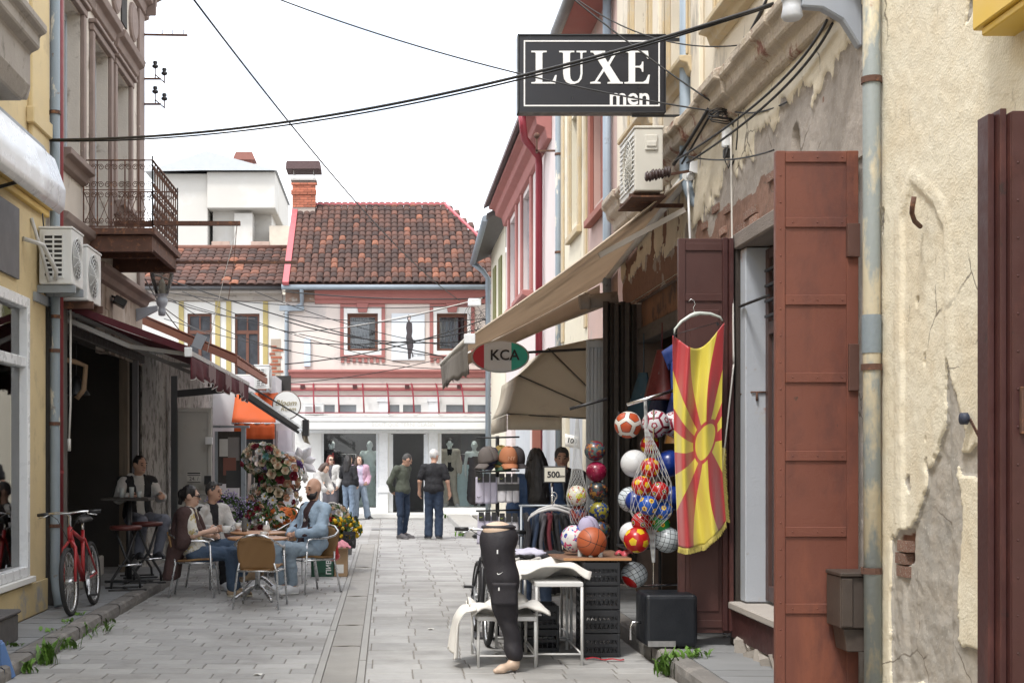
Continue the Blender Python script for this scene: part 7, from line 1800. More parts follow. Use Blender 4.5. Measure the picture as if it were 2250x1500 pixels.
# ================================================================== BICYCLES
m_bred = mat('bicycle_red', (.33,.02,.025), .35, .06, 5, 0); m_tyre = mat('tyre_rubber', (.02,.02,.021), .8, .15, 8, .2)
def make_bike(label, mf):
    """facing -Y, origin on the ground under the frame"""
    t = T('bicycle', label, 'bicycle')
    for yc in (-.52,.52):
        w = P('wheel', MB().lathe([(.012,-.04),(.03,-.03),(.03,.03),(.012,.04)], (0,yc,.335), 10, ax='x'), m_alu, t)
        ring = lambda r,rr,n=36: MB().tube([(0,yc+r*math.cos(a*2*math.pi/n),.335+r*math.sin(a*2*math.pi/n)) for a in range(n+1)], rr, 8, caps=False)
        P('tyre', ring(.312,.024), m_tyre, w); P('rim', ring(.285,.012), m_alu, w)
        q = MB()
        for k in range(24):
            a = k*math.pi/12; q.tube([(.02*(1 if k%2 else -1),yc,.335),(0,yc+.285*math.cos(a),.335+.285*math.sin(a))], .0016, 3)
        P('spokes', q, m_alu, w, kind='stuff')
    P('frame', MB().tube([(0,-.335,.86),(0,-.36,.74)],.026,10).tube([(0,-.35,.80),(0,.08,.30)],.023,10).tube([(0,-.345,.84),(0,.19,.70)],.020,10).tube([(0,.08,.30),(0,.22,.80)],.020,10)
      .tube([(.05,.52,.335),(.03,.09,.30)],.012,8).tube([(-.05,.52,.335),(-.03,.09,.30)],.012,8).tube([(.05,.52,.335),(.02,.2,.72)],.011,8).tube([(-.05,.52,.335),(-.02,.2,.72)],.011,8), mf, t)
    P('fork', MB().tube([(.06,-.52,.335),(.06,-.41,.66),(.03,-.375,.70),(0,-.36,.74)],.016,8).tube([(-.06,-.52,.335),(-.06,-.41,.66),(-.03,-.375,.70),(0,-.36,.74)],.016,8), mf, t)
    P('stem', MB().tube([(0,-.335,.86),(0,-.31,.97),(0,-.37,1.0)],.015,8), m_chrome, t)
    hb = P('handlebar', MB().tube([(-.31,-.31,1.0),(-.12,-.37,1.01),(0,-.375,1.0),(.12,-.37,1.01),(.31,-.31,1.0)],.012,8), m_chrome, t)
    for x in (-1,1):
        P('grip', MB().cyl((x*.20,-.345,1.006),(x*.315,-.308,1.0),.018,10), m_black, hb); P('brake_lever', MB().tube([(x*.19,-.36,1.0),(x*.21,-.42,.985),(x*.29,-.39,.97)],.006,5), m_alu, hb)
    P('saddle', MB().grid(8,8,lambda s,u:((s-.5)*(.05+.13*u*u), .06+.26*u, .93-.05*(2*s-1)**2+.02*u)), m_black, t, solid=.03)
    P('seat_post', MB().cyl((0,.22,.78),(0,.235,.92),.014,8), m_chrome, t)
    P('crank', MB().lathe([(.001,-.004),(.09,-.004),(.09,.004),(.001,.004)],(.05,.08,.30),20,ax='x').bar((.06,.08,.30),(.07,.0,.15),.016,.025).bar((-.06,.08,.30),(-.07,.16,.45),.016,.025), m_alu, t)
    P('pedal', MB().box((.12,-.0,.15),(.09,.08,.02)).box((-.12,.16,.45),(.09,.08,.02)), m_black, t)
    P('cables', MB().tube([(.18,-.36,1.0),(.1,-.44,.93),(.02,-.40,.82)],.004,4).tube([(-.18,-.36,1.0),(-.09,-.45,.95),(0,-.42,.72)],.004,4), m_cable, t)
    P('brake', MB().tube([(-.035,-.47,.66),(-.04,-.44,.60)],.012,6).tube([(.035,-.47,.66),(.04,-.44,.60)],.012,6), m_black, t)
    return t
bk = make_bike('red bicycle leaning by the dark red pipe on the left pavement', m_bred)
bk.location = (-3.09,13.9,.1); bk.rotation_euler = (math.radians(0),math.radians(-4),math.radians(0)); bk.scale = (1.0,1.0,1.0)
bk2 = make_bike('dark bicycle half hidden behind the trouser display', mat('bicycle_dark', (.03,.03,.035), .4))
bk2.location = (.86,12.5,0); bk2.rotation_euler = (0,math.radians(3),math.radians(2))

# ================================================================== FLOWERS
def flower_mesh(name, mt, mt2, kind):
    b = MB(); rn = random.Random(hash(name) % 1000 if False else len(name)*7)
    if kind == 'rose':
        for ring,(n,r,z,tilt) in enumerate(((6,.05,0,.5),(5,.035,.012,.9),(4,.02,.02,1.25))):
            for k in range(n):
                a = 2*math.pi*k/n+ring*.5
                def fn(s,t,a=a,r=r,z=z,tilt=tilt):
                    w = (s-.5)*r*1.5*math.sin(math.pi*min(1,.25+t*.8)); d = r*t*math.cos(tilt)+.006
                    h = z+r*t*math.sin(tilt)+.012*(abs(s-.5)*2)**2
                    return (d*math.cos(a)-w*math.sin(a), d*math.sin(a)+w*math.cos(a), h)
                b.grid(3,3,fn,0 if ring < 2 else 1)
    elif kind == 'daisy':
        for k in range(9):
            a = 2*math.pi*k/9
            def fn(s,t,a=a):
                w = (s-.5)*.03*math.sin(math.pi*(.15+.8*t)); d = .012+.05*t
                return (d*math.cos(a)-w*math.sin(a), d*math.sin(a)+w*math.cos(a), .012*math.sin(t*2.5))
            b.grid(2,3,fn,0)
        b.ball((0,0,.006),(.016,.016,.010),8,5,1)
    elif kind == 'tulip':
        for k in range(6):
            a = 2*math.pi*k/6
            def fn(s,t,a=a):
                w = (s-.5)*.035*math.sin(math.pi*(.2+.75*t)); d = .022*math.sin(math.pi*(.15+.7*t))
                return (d*math.cos(a)-w*math.sin(a), d*math.sin(a)+w*math.cos(a), .065*t)
            b.grid(2,4,fn,0)
        b.tube([(0,0,0),(.01,0,-.12)],.004,4,1)
    elif kind == 'leaf':
        for k in range(3):
            a = 2.1*k
            b.grid(2,4,lambda s,t,a=a:((.01+.08*t)*math.cos(a)-(s-.5)*.035*math.sin(math.pi*t)*math.sin(a),(.01+.08*t)*math.sin(a)+(s-.5)*.035*math.sin(math.pi*t)*math.cos(a),.03*math.sin(t*2.4)+.006*abs(s-.5)*4),0)
    elif kind == 'sprig':
        for k in range(14):
            a = 2.4*k; r_ = .015+.004*k
            b.tube([(0,0,0),(r_*math.cos(a),r_*math.sin(a),.05+.004*k)],.0015,3,1); b.ball((r_*math.cos(a),r_*math.sin(a),.052+.004*k),.008,5,4,0)
    return b.mesh(name, [mt, mt2])
def fm(n, c): return mat('petal_'+n, c, .7, .12, 12, .1, 60)
m_leaf = mat('leaf_green', (.05,.10,.025), .6, .2, 9, .1); m_leaf2 = mat('weed_green', (.10,.20,.03), .6, .2, 9, .1, rand=.25)
ivory, peach, wine, purple, rust_, whitep, orange, redp, yellowp, teal, lilac = [fm(n,c) for n,c in (('ivory',(.62,.52,.38)),('peach',(.60,.36,.24)),('wine',(.19,.012,.025)),('purple',(.14,.06,.20)),('rust',(.30,.085,.025)),('white',(.70,.68,.66)),('orange',(.55,.13,.02)),('red',(.36,.012,.02)),('yellow',(.75,.48,.02)),('teal',(.18,.36,.36)),('lilac',(.34,.28,.48)))]
FL = {n: flower_mesh('flower', a, b, k) for n,a,b,k in (('ivory',ivory,peach,'rose'),('peach',peach,ivory,'rose'),('wine',wine,wine,'rose'),('purple',purple,lilac,'rose'),('rustd',rust_,orange,'daisy'),('whited',whitep,yellowp,'daisy'),('white',whitep,ivory,'rose'),('orange',orange,rust_,'daisy'),('red',redp,wine,'rose'),('tulip',yellowp,m_leaf,'tulip'),('teal',teal,teal,'rose'),('lilac',lilac,m_leaf,'sprig'))}
LEAF = flower_mesh('leaf', m_leaf, m_leaf, 'leaf')
def bunch(t, c, r, n, kinds, size=1.0, seed=1, front=.35, leaves=.3):
    rn = random.Random(seed); c = Vector(c)
    for k in range(n):
        ph = math.acos(1-2*(k+.5)/n); th = k*2.39996
        d = Vector((math.sin(ph)*math.cos(th), math.sin(ph)*math.sin(th), math.cos(ph)))
        if d.y > front: continue
        p = c+Vector((d.x*r[0],d.y*r[1],d.z*r[2]))*rn.uniform(.85,1.05)
        kd = kinds[rn.randrange(len(kinds))]
        e = d.to_track_quat('Z','Y').to_euler()
        s = size*rn.uniform(.8,1.25)
        inst('flower', FL[kd], t, p, e, (s,s,s))
        if rn.random() < leaves: inst('leaf', LEAF, t, c+Vector((d.x*r[0],d.y*r[1],d.z*r[2]))*.86, e, (s*1.2,)*3)
fs = T('flower_stand', 'tall stand covered with white peach and wine red artificial flowers', 'flower stand', (-1.78,21.6,0))
P('stand', MB().tube([(-1.78,21.6,0),(-1.78,21.6,1.6)],.02,6).tube([(-1.95,21.6,0),(-1.95,21.6,.8)],.012,5).tube([(-1.6,21.6,0),(-1.6,21.6,.8)],.012,5).tube([(-1.95,21.45,.75),(-1.6,21.45,.75)],.008,4).tube([(-1.95,21.45,.45),(-1.6,21.45,.45)],.008,4), m_steel, fs)
P('foliage', MB().ball((-1.8,21.66,1.30),(.30,.22,.40),14,10), mat('foliage_dark', (.035,.06,.025), .8, .3, 12, .5, 30), fs)
bunch(fs, (-1.95,21.5,1.62), (.30,.22,.22), 60, ['ivory','white','ivory','peach','white','ivory','wine','white','ivory','teal'], 1.35, 3)
bunch(fs, (-1.66,21.5,1.38), (.34,.24,.28), 60, ['peach','rustd','wine','ivory','ivory','purple','white'], 1.5, 4)
bunch(fs, (-1.78,21.5,1.02), (.38,.24,.24), 64, ['ivory','whited','peach','purple','white','wine','peach'], 1.3, 5)
wf = T('flower_arch', 'giant white fabric lily hanging beside the flower stand', 'decoration', (-1.42,22.4,1.5))
q = MB()
m_org = mat('white_organza', (.74,.72,.76), .6, .04, 6, .05)
for k in range(8):
    a = 2*math.pi*k/8+.2; L = .28 if k%2 else .23
    def fn(s,t,a=a,L=L):
        w = (s-.5)*.17*math.sin(math.pi*(.08+.92*t))*(1-.2*t); d = .02+L*t
        return (-1.40+d*math.cos(a)-w*math.sin(a), 22.3-.10*math.sin(t*2.2)+.06*(2*s-1)**2, 1.58+d*math.sin(a)+w*math.cos(a))
    P('petal', MB().grid(6,8,fn), m_org, wf, solid=.003)
P('stamen', MB().ball((-1.40,22.2,1.58),(.05,.03,.05),10,7), mat('cream_yellow', (.65,.55,.28), .6), wf)
P('stem', MB().tube([(-1.40,22.36,1.56),(-1.5,22.4,.8),(-1.5,22.4,0)],.012,5), m_steel, wf)
def pot_flowers(label, x, y, z, r, h, kinds, n, rad, mt, seed, size=1.0, cat='flower pot'):
    t = T('flower_bucket', label, cat, (x,y,z))
    P('bucket', MB().lathe([(.001,0),(r*.78,0),(r,h),(r*1.05,h),(r*.95,h-.01)], (x,y,z), 16), mt, t)
    bunch(t, (x,y,z+h+rad*.55), (rad*1.1,rad,rad*.7), n, kinds, size, seed, front=.6, leaves=.6)
    return t
m_buck = mat('zinc_bucket', (.34,.35,.36), .5, .1, 6, .1, metal=.4); m_pinkpot = mat('pink_pot', (.46,.30,.29), .7); m_bsk = mat('basket_cane', (.22,.13,.06), .8, .2, 12, .4)
pot_flowers('grey bucket of yellow tulips in front of the red roses', -.60,19.7,.25, .12,.28, ['tulip'], 34, .17, m_buck, 11, 1.2)
pot_flowers('grey bucket of dark red roses beside the yellow tulips', -.80,19.85,.25, .12,.30, ['red'], 30, .15, m_buck, 12, 1.25)
pot_flowers('basket of white roses with a hooped handle behind the red roses', -.82,20.4,.35, .16,.28, ['white','ivory'], 36, .22, m_bsk, 13, 1.3)
P('hoop', MB().tube([(-.82+.2*math.cos(a),20.4,.62+.36*math.sin(a)) for a in np.linspace(0,math.pi,15)],.012,6), m_cablew, bpy.data.objects['flower_bucket.002'])
pot_flowers('pot of orange lilies behind the bald man', -1.42,18.9,.45, .12,.25, ['orange','orange','whited'], 36, .2, m_bsk, 14, 1.3)
pot_flowers('pink pot of lavender by the white metal door', -2.42,20.6,.45, .15,.28, ['lilac','purple','lilac'], 44, .2, m_pinkpot, 15, 1.5)
pot_flowers('low pot of small white blossom behind the further table', -1.85,19.6,.35, .14,.25, ['whited','white','wine'], 36, .2, m_buck, 16, .9)
pot_flowers('pot of mixed purple and pink blossom by the notice rack', -2.05,20.9,.45, .13,.25, ['purple','peach','wine','lilac'], 36, .19, m_pinkpot, 17, 1.1)
fsh = T('plant_shelf', 'low wooden shelf carrying the flower pots', 'shelf', (-2.1,20.3,0))
P('board', MB().b2(-2.62,-1.75,20.35,21.1,.40,.445).b2(-2.62,-1.62,18.75,19.05,.41,.445).b2(-2.0,-1.3,18.76,20.0,.30,.345), mat('shelf_wood', (.16,.09,.05), .8, .2, 6, .2), fsh, bevel=.005)
for (x,y,h) in ((-2.58,20.4,.4),(-1.8,20.4,.4),(-2.58,21.05,.4),(-1.8,21.05,.4),(-1.95,18.8,.3),(-1.35,18.8,.3),(-1.35,19.95,.3),(-1.95,19.95,.3)): P('leg', MB().b2(x-.02,x+.02,y-.02,y+.02,0,h-.005), m_steel, fsh)
TM('wrapped_bouquet', MB().lathe([(.03,0),(.05,.1),(.13,.32),(.11,.33),(.02,.12)], (-2.62,20.75,.47), 12).ball((-2.62,20.75,.80),(.08,.08,.07),10,7,1), [mat('lilac_wrap', (.5,.48,.62), .6), mat('teal_bow', (.20,.42,.42), .6, .2, 12)], 'bouquet wrapped in lilac paper with a teal bow beside the lavender', 'bouquet', (-2.62,20.75,.45))
# crates and boxes by the flowers
m_plg = mat('green_plastic', (.02,.085,.05), .5, .08, 6, .05); m_card = mat('cardboard', (.36,.24,.14), .9, .08, 5, .1); m_plb = mat('black_plastic', (.016,.017,.02), .5, .15, 6, .08)
def crate(name, label, x0, x1, y0, y1, z0, z1, mt, group=None, rows=4, cols=7, lat=False):
    t = T(name, label, 'crate', ((x0+x1)/2,(y0+y1)/2,z0), group)
    P('base', MB().b2(x0+.012,x1-.012,y0+.012,y1-.012,z0,z0+.02), mt, t)
    q = MB(); e = .014
    for (xa,xb,ya,yb) in ((x0,x1,y0,y0+e),(x0,x1,y1-e,y1),(x0,x0+e,y0+e,y1-e),(x1-e,x1,y0+e,y1-e)):
        q.b2(xa,xb,ya,yb,z1-.05,z1); q.b2(xa,xb,ya,yb,z0+.005,z0+.035); q.b2(xa,xb,ya+.002,yb-.002,(z0+z1)/2-.012,(z0+z1)/2+.012)
    P('rim', q, mt, t)
    q = MB()
    for k in range(cols+1):
        x = x0+.006+(x1-x0-.018)*k/cols
        for (ya) in (y0+.004,y1-.010): q.b2(x,x+.008,ya,ya+.006,z0+.03,z1-.04)
    for k in range(cols):
        yv = y0+.02+(y1-y0-.05)*k/max(1,cols-1)
        for xa in (x0+.003,x1-.009): q.b2(xa,xa+.006,yv,yv+.008,z0+.03,z1-.04)
    if lat:
        h = (z1-z0-.09)/2
        for zb in (z0+.036,(z0+z1)/2+.01):
            for k in range(cols*2):
                x = x0+(x1-x0)*k/(cols*2); w = (x1-x0)/(cols*2)
                q.bar((x,y0+.0025,zb),(x+w,y0+.0025,zb+h),.003,.004); q.bar((x+w,y0+.0022,zb),(x,y0+.0022,zb+h),.003,.004)
    P('lattice', q, mt, t)
    for x,y in ((x0,y0),(x1,y0),(x0,y1),(x1,y1)): P('corner_post', MB().b2(x-.003 if x == x0 else x-.022,x+.022 if x == x0 else x+.003,y-.003 if y == y0 else y-.022,y+.022 if y == y0 else y+.003,z0,z1+.002), mt, t, bevel=.004)
    return t
g1 = T('beer_crate', 'dark green plastic crate with white lettering beside the bald man', 'crate', (-.87,19.0,0))
P('body', MB().b2(-1.05,-.74,18.9,19.3,.0,.44).b2(-1.03,-.76,18.885,18.8995,.05,.40), m_plg, g1, bevel=.01)
P('lettering', text_mb('ПИВАРН', .095, at_front(-.80,18.88,.235) @ Matrix.Rotation(math.pi/2,4,'Z'), .001, bold=.002), m_wht if False else m_white, g1)
bx = T('cardboard_box', 'open cardboard box with a white label beside the green crate', 'box', (-.64,19.1,0))
P('body', MB().b2(-.73,-.55,18.95,19.35,0,.36), m_card, bx, bevel=.004); P('flap', MB().add([(-.73,18.95,.362),(-.55,18.95,.362),(-.53,18.86,.40),(-.74,18.86,.40)],[(0,1,2,3)]), m_card, bx, solid=.005); P('label_sticker', MB().b2(-.70,-.60,18.945,18.9495,.05,.17), m_cup, bx)
crate('plastic_crate', 'small black crate standing on the box by the flowers', -.62,-.45,19.42,19.8,.36,.60, m_plb)
TM('pink_cloth_bundle', MB().grid(10,8,lambda s,t:(-.72+.2*s+.02*math.sin(t*9), 19.0+.2*t, .40+.09*math.sin(math.pi*s)*math.sin(math.pi*t)+.015*math.sin(s*17+t*9))), mat('pink_stripe_cloth', (.62,.25,.30), .8, .2, 18, .2), 'striped pink and white cloth bundle in the cardboard box', 'cloth', (-.62,19.1,.36), solid=.01)
TM('red_cushion', MB().box((-.68,17.3,.56),(.07,.34,.30),(0,-.1,.2)).ball((-.68,17.3,.40),(.09,.15,.06),12,8), mat('glossy_red', (.48,.015,.02), .35, .06, 4, 0), 'glossy red bag hanging behind the back of the bald man', 'bag', (-.68,17.3,.4), bevel=.02)

# ================================================================== THE STALL ON THE RIGHT
m_frame = mat('white_tube', (.62,.62,.61), .45, .06, 5, .05); m_sheet = mat('white_cotton', (.66,.64,.60), .85, .06, 3, .2, 60)
def stall_table(label, x0, x1, y0, y1, h):
    t = T('stall_table', label, 'table', ((x0+x1)/2,(y0+y1)/2,0), 'white metal stall tables')
    P('tabletop', MB().b2(x0-.01,x1+.01,y0-.01,y1+.01,h-.035,h), m_frame, t, bevel=.004)
    for x in (x0,x1):
        for y in (y0,y1): P('leg', MB().cyl((x,y,0),(x,y,h-.036),.012,8), m_frame, t)
    P('stretcher', MB().cyl((x0,y0,.09),(x1,y0,.09),.008,6).cyl((x0,y0,.09),(x0,y1,.09),.008,6).cyl((x1,y0,.09),(x1,y1,.09),.008,6), m_frame, t)
    return t
stall_table('taller white metal table with pale trousers draped over it', 1.19,1.55,10.85,11.75,.66)
stall_table('lower white metal table under the folded white sheet', .72,1.17,10.75,11.5,.40)
# the clothes pile table behind
stall_table('white table of folded striped shirts behind the trouser display', .95,1.6,11.85,12.5,.76)
def drape(name, label, fn, nu=24, nv=30, th=.01, mt=m_sheet):
    return TM(name, MB().grid(nu,nv,fn), mt, label, 'cloth', fn(.5,.5), solid=th)
def d1(s,t):
    # hangs over the left edge of the tall table, lies on top
    L = t*1.15
    w = .50+.1*s
    if L < .62: x = 1.62-L*.9+.03*math.sin(s*9); z = .69+.05*math.sin(s*7+t*5)*.5+.035*math.sin(s*15)*.5+.02*s
    else:
        d_ = L-.62; x = 1.06-.10*math.sin(min(1,d_*3)*1.57)-.05*d_+.03*math.sin(s*12+2); z = .69-d_*.8+.02*math.sin(s*14)
    return (x+.03*(vnoise(s*6,t*5,0,3)-.5), 10.9+.75*s+.02*math.sin(t*7), z+.02+.09*float(vnoise(s*5,t*6,0,5)-.4)*(.4 if L > .62 else 1))
drape('pale_trousers', 'pale beige trousers lying across the taller white table', d1)
def d2(s,t):
    x = .66+.62*t
    z = .425+.03*math.sin(t*9+s*3)+.02*math.sin(s*13)+.05*math.exp(-((t-.6)/.25)**2)
    if x < .74:
        pass
    return (x, 10.68+.75*s, z+.07*float(vnoise(s*5,t*6,0,8)-.4))
drape('white_sheet', 'folded white sheet on the lower white table', d2, th=.014)
def d3(s,t):
    a = min(1,t*2.4)
    return (.70-.13*math.sin(a*1.57)-.05*t+.03*math.sin(s*16)*t, 10.62+.55*s-.03*t*math.sin(s*9), .455+.015*math.sin(s*10)-.40*max(0,t-.18)*1.05-.03*t*math.cos(s*7)+.03*float(vnoise(s*7,t*6,0,9)-.5))
drape('white_sheet', 'corner of a white sheet hanging off the left end of the lower table', d3, th=.012)
for k in range(6):
    x, y, z = 1.02+.11*(k%5)+RN.uniform(-.02,.02), 11.9+.22*(k//5)+RN.uniform(-.02,.02), .775+.022*(k%3)
    TM('folded_shirt', MB().grid(6,6,lambda s,t:(x+(s-.5)*.26, y+(t-.5)*.34, z+.03*math.sin(math.pi*s)*math.sin(math.pi*t)+.008*math.sin(s*13+t*7+k))), [c_wht,c_blk,cloth('lavender_white',(.50,.49,.60))][k%3], ('white','black','lavender')[k%3]+' folded shirt '+('in the nearer','in the further')[k//3]+' pile behind the trouser display', 'shirt', (x,y,z), group='folded shirts on the back table', solid=.03)
# trouser display (half mannequin)
hm = T('trouser_mannequin', 'leg mannequin wearing dark cargo trousers in front of the stall', 'mannequin', (.93,10.5,0))
base = v3(.93,10.52,0)
def hmP(*a): return base+v3(*a)
q = MB(); addgrow(q, [('e',hmP(-.075,0,1.09),(.118,.085,.07)),('c',hmP(-.02,0,.8),hmP(-.0,0,.45),.07,.055),('c',hmP(0,0,.45),hmP(.05,.0,.09),.05,.036),('c',hmP(.05,.0,.07),hmP(.05,.02,.045),.038,.038),('c',hmP(.05,-.0,.06),hmP(-.05,-.07,.035),.036,.030),('c',hmP(-.05,-.07,.032),hmP(-.10,-.10,.024),.030,.02)], .008, .03, cuts=[lambda g: g[...,2]-1.165, lambda g: .004-g[...,2]])
P('body', q, SKIN[3], hm)
m_cargo = mat('charcoal_nylon', (.018,.016,.021), .7, .12, 4, .3, 60)
q = MB()
addgrow(q, [('e',hmP(-.065,.02,1.03),(.152,.115,.12)),('c',hmP(-.075,.01,.95),hmP(-.04,.0,.70),.128,.118),('c',hmP(-.04,0,.72),hmP(-.02,.0,.52),.118,.098),('c',hmP(-.02,0,.52),hmP(.05,.0,.16),.088,.058),('c',hmP(.05,0,.16),hmP(.055,0,.13),.058,.055)], .009, .05, disp=lambda g: .005*np.sin(g[...,2]*38+g[...,0]*25)*np.clip((.62-g[...,2])*4,0,1)+.003*np.sin(g[...,2]*13-g[...,0]*17), cuts=[lambda g: g[...,2]-1.135+.18*(g[...,0]-.93)*.0])
P('trousers', q, m_cargo, hm)
P('waistband', addgrow(MB(), [('e',hmP(-.068,.015,1.115),(.136,.100,.028))], .008, .02), m_cargo, hm)
P('pocket', MB().grid(8,8,lambda s,t:(.93-.13+.19*s, 10.52-.128-.012*math.sin(math.pi*s)-.01*(t < .15), .70-.17*t)), m_cargo, hm, solid=.016)
def swoosh(mb, x, y, z, s, m=0):
    pl = [(0,.28),(.12,.12),(.30,.08),(1,.42),(.38,.0),(.16,-.06),(.02,.02),(-.04,.14)]
    mb.prism([(x+p[0]*s, z+p[1]*s) for p in pl],'y',y-.0015,y)
    return mb
P('logo_print', swoosh(MB(), .838, 10.365, .765, .045), m_let, hm)
P('tag', MB().b2(.835,.845,10.372,10.378,.92,.95).b2(.846,.856,10.37,10.376,.64,.665), m_let, hm)
# cap and sock stand
cs = T('display_stand', 'upright wire stand carrying caps and packets of socks', 'display stand', (1.02,12.6,0))
P('post', MB().cyl((1.02,12.6,0),(1.02,12.6,1.85),.018,10).b2(.8,1.24,12.4,12.8,0,.02), m_black, cs)
for z in (1.83,1.52,1.16): P('arm', MB().cyl((.82,12.56,z),(1.22,12.56,z+.01),.008,6).cyl((1.02,12.42,z),(1.02,12.75,z),.008,6), m_black, cs)
def cap(label, x, y, z, rz, c, name='baseball_cap', tilt=.3, logo=None):
    t = T(name, label, 'cap', group='baseball caps on the stand')
    mt = mat('cap_%d_%d_%d' % tuple(int(q*1000) for q in c), c, .85, .08, 6, .15, 100)
    def crown(s,u):
        a = s*2*math.pi; r = .092*math.cos(u*1.45)**.8; return (r*math.cos(a)*.92, r*math.sin(a)*1.12, .135*math.sin(u*1.45))
    P('crown', MB().grid(20,8,crown), mt, t, solid=.004)
    P('brim', MB().grid(10,5,lambda s,u:((s-.5)*.155*(1-.18*u*u), -.085-.085*u*math.cos((s-.5)*1.9)+.022*((s-.5)*2)**2, .012-.028*u-.03*((s-.5)*2)**2)), mt, t, solid=.005)
    P('button', MB().ball((0,0,.136),(.009,.009,.006),8,5), mt, t)
    if logo: P('logo_print', text_mb(logo, .05, at_front(0,-.104,.055) @ Matrix.Rotation(-.25,4,'X'), .003), logo_m, t)
    t.location = (x,y,z); t.rotation_euler = (tilt,0,rz)
    return t
logo_m = mat('cap_thread', (.50,.28,.18), .8)
cap('grey brown cap at the left of the top row', .93,12.42,1.62,math.radians(-58),(.11,.095,.09))
cap('navy cap just behind the grey brown cap', .97,12.5,1.61,math.radians(-45),(.02,.018,.04))
cap('ochre cap between the navy cap and the tan cap', 1.05,12.55,1.63,math.radians(-10),(.20,.13,.03))
cap('green cap peeking out behind the tan cap', 1.07,12.5,1.60,math.radians(-8),(.04,.08,.05))
cap('tan orange cap with an embroidered monogram on the stand', 1.10,12.42,1.62,math.radians(12),(.36,.14,.065),logo='NY')
cap('dark cap at the right end of the top row', 1.17,12.52,1.62,math.radians(40),(.025,.02,.022))
cap('pale lilac cap on the stall beside the printed balls', 1.72,11.6,1.02,math.radians(-50),(.36,.33,.46))
m_sock = mat('sock_lilac_white', (.47,.45,.55), .9, .06, 8, .3, 90); m_sockw = mat('sock_white', (.56,.55,.58), .9, .06, 8, .3, 90)
lab = [('front white sock packet with a dark tick on the left','second white sock packet behind the front one','grey white sock packet by the post'),('white sock pair with a black band right of the post','middle white socks with a black band','outer white socks with a black band'),('lowest row left white socks','lowest row second white socks','lowest row third socks'),('lowest row socks right of the post','lowest row outer right socks','lowest row last socks')]
for r_,(x0_,z1_,h_) in enumerate(((.85,1.50,.24),(1.05,1.50,.23),(.86,1.15,.26),(1.05,1.14,.26))):
    for k in range(3):
        x = x0_+.06*k; y = 12.5-.012*(2-k)-.02*(r_ > 1)
        t = T('sock_packet', lab[r_][k], 'socks', (x,y,z1_-h_), 'sock packets on the wire stand')
        P('sock', MB().grid(6,10,lambda s,u:(x+(s-.5)*(.075-.02*(r_ > 1)*(1-u)), y-.012*math.sin(math.pi*s), z1_-.03-h_*u+.004*math.sin(s*9))), m_sock if r_ in (0,2) else m_sockw, t, solid=.016)
        P('card', MB().b2(x-.024,x+.024,y-.026,y-.021,z1_-.075,z1_+.005), m_black, t)
        if r_ == 1: P('band', MB().b2(x-.04,x+.04,y-.024,y-.0125,z1_-.15,z1_-.09), m_black, t)
        if r_ == 0 and k == 0: P('logo_print', swoosh(MB(), x-.026, y-.026, z1_-.215, .05), m_black, t)
        if k == 0: P('card_print', swoosh(MB(), x-.014, y-.0265, z1_-.045, .026), mat('tick_lime', (.5,.6,.05), .6), t)
# garment rail with price sign
gr = T('garment_rail', 'chrome garment rail with dark clothes behind the price sign', 'clothes rail', (1.45,12.2,0))
P('rail', MB().cyl((1.18,12.2,1.22),(1.72,12.2,1.22),.011,8).cyl((1.2,12.2,0),(1.2,12.2,1.22),.011,8).cyl((1.7,12.2,0),(1.7,12.2,1.22),.011,8), m_steel, gr)
P('post', MB().cyl((1.47,12.15,1.0),(1.47,12.15,1.52),.012,8), m_chrome, gr)
for k in range(7): P('garment', MB().grid(4,6,lambda s,t:(1.24+.07*k+.02*math.sin(t*5+k), 12.05+.32*s, 1.16-.02*abs(s-.5)*2-.48*t)), [c_blk,c_navy,c_gry,cloth('wine_jersey',(.10,.012,.02)),c_blk,c_blk,c_navy][k], gr, solid=.03)
def hanger(label, x, y, z, w, mt, rz=0, name='clothes_hanger'):
    t = T(name, label, 'hanger', (x,y,z), 'clothes hangers')
    P('hook', MB().tube([(x,y,z),(x,y,z+.05),(x+.022,y,z+.075),(x+.022,y,z+.105),(x,y,z+.125),(x-.022,y,z+.11)],.004,6), m_chrome, t)
    P('shoulder', MB().tube([(x-w,y,z-.11),(x-w*.93,y,z-.075),(x-w*.6,y,z-.03),(x-w*.2,y,z-.004),(x,y,z),(x+w*.2,y,z-.004),(x+w*.6,y,z-.03),(x+w*.93,y,z-.075),(x+w,y,z-.11)],[.007,.009,.012,.015,.019,.015,.012,.009,.007],8), mt, t)
    return t
hanger('grey plastic hanger in front of the dark garments', 1.46,12.02,1.20,.22, mat('hanger_grey', (.42,.42,.42), .4))
hanger('second grey plastic hanger just behind the first on the rail', 1.49,12.14,1.22,.22, mat('hanger_grey', (0,0,0)))
ps = T('price_sign', 'small framed price sign reading 500 above the garment rail', 'sign', (1.47,12.1,1.44))
P('frame', MB().b2(1.385,1.59,12.1,12.12,1.425,1.575), m_black, ps, bevel=.004); P('card', MB().b2(1.397,1.578,12.094,12.0995,1.437,1.563), mat('card_cream', (.55,.53,.46), .7, .03), ps)
P('lettering', text_mb('500', .075, at_front(1.475,12.092,1.498), .001, bold=.0025), m_black, ps); P('small_lettering', text_mb('ден', .028, at_front(1.552,12.092,1.487), .001), m_black, ps)
tg = T('price_tag', 'white paper price tag hanging beside the net of balls', 'sign', (1.62,12.0,1.75))
P('paper', MB().grid(4,3,lambda s,t:(1.565+.13*s, 12.0+.01*math.sin(s*4), 1.86-.11*t-.025*s)), m_cup, tg, solid=.002); P('lettering', text_mb('100', .06, Matrix.Translation((1.625,11.985,1.795)) @ Matrix.Rotation(.19,4,'Y') @ FRONT, .001, bold=.002), m_black, tg)
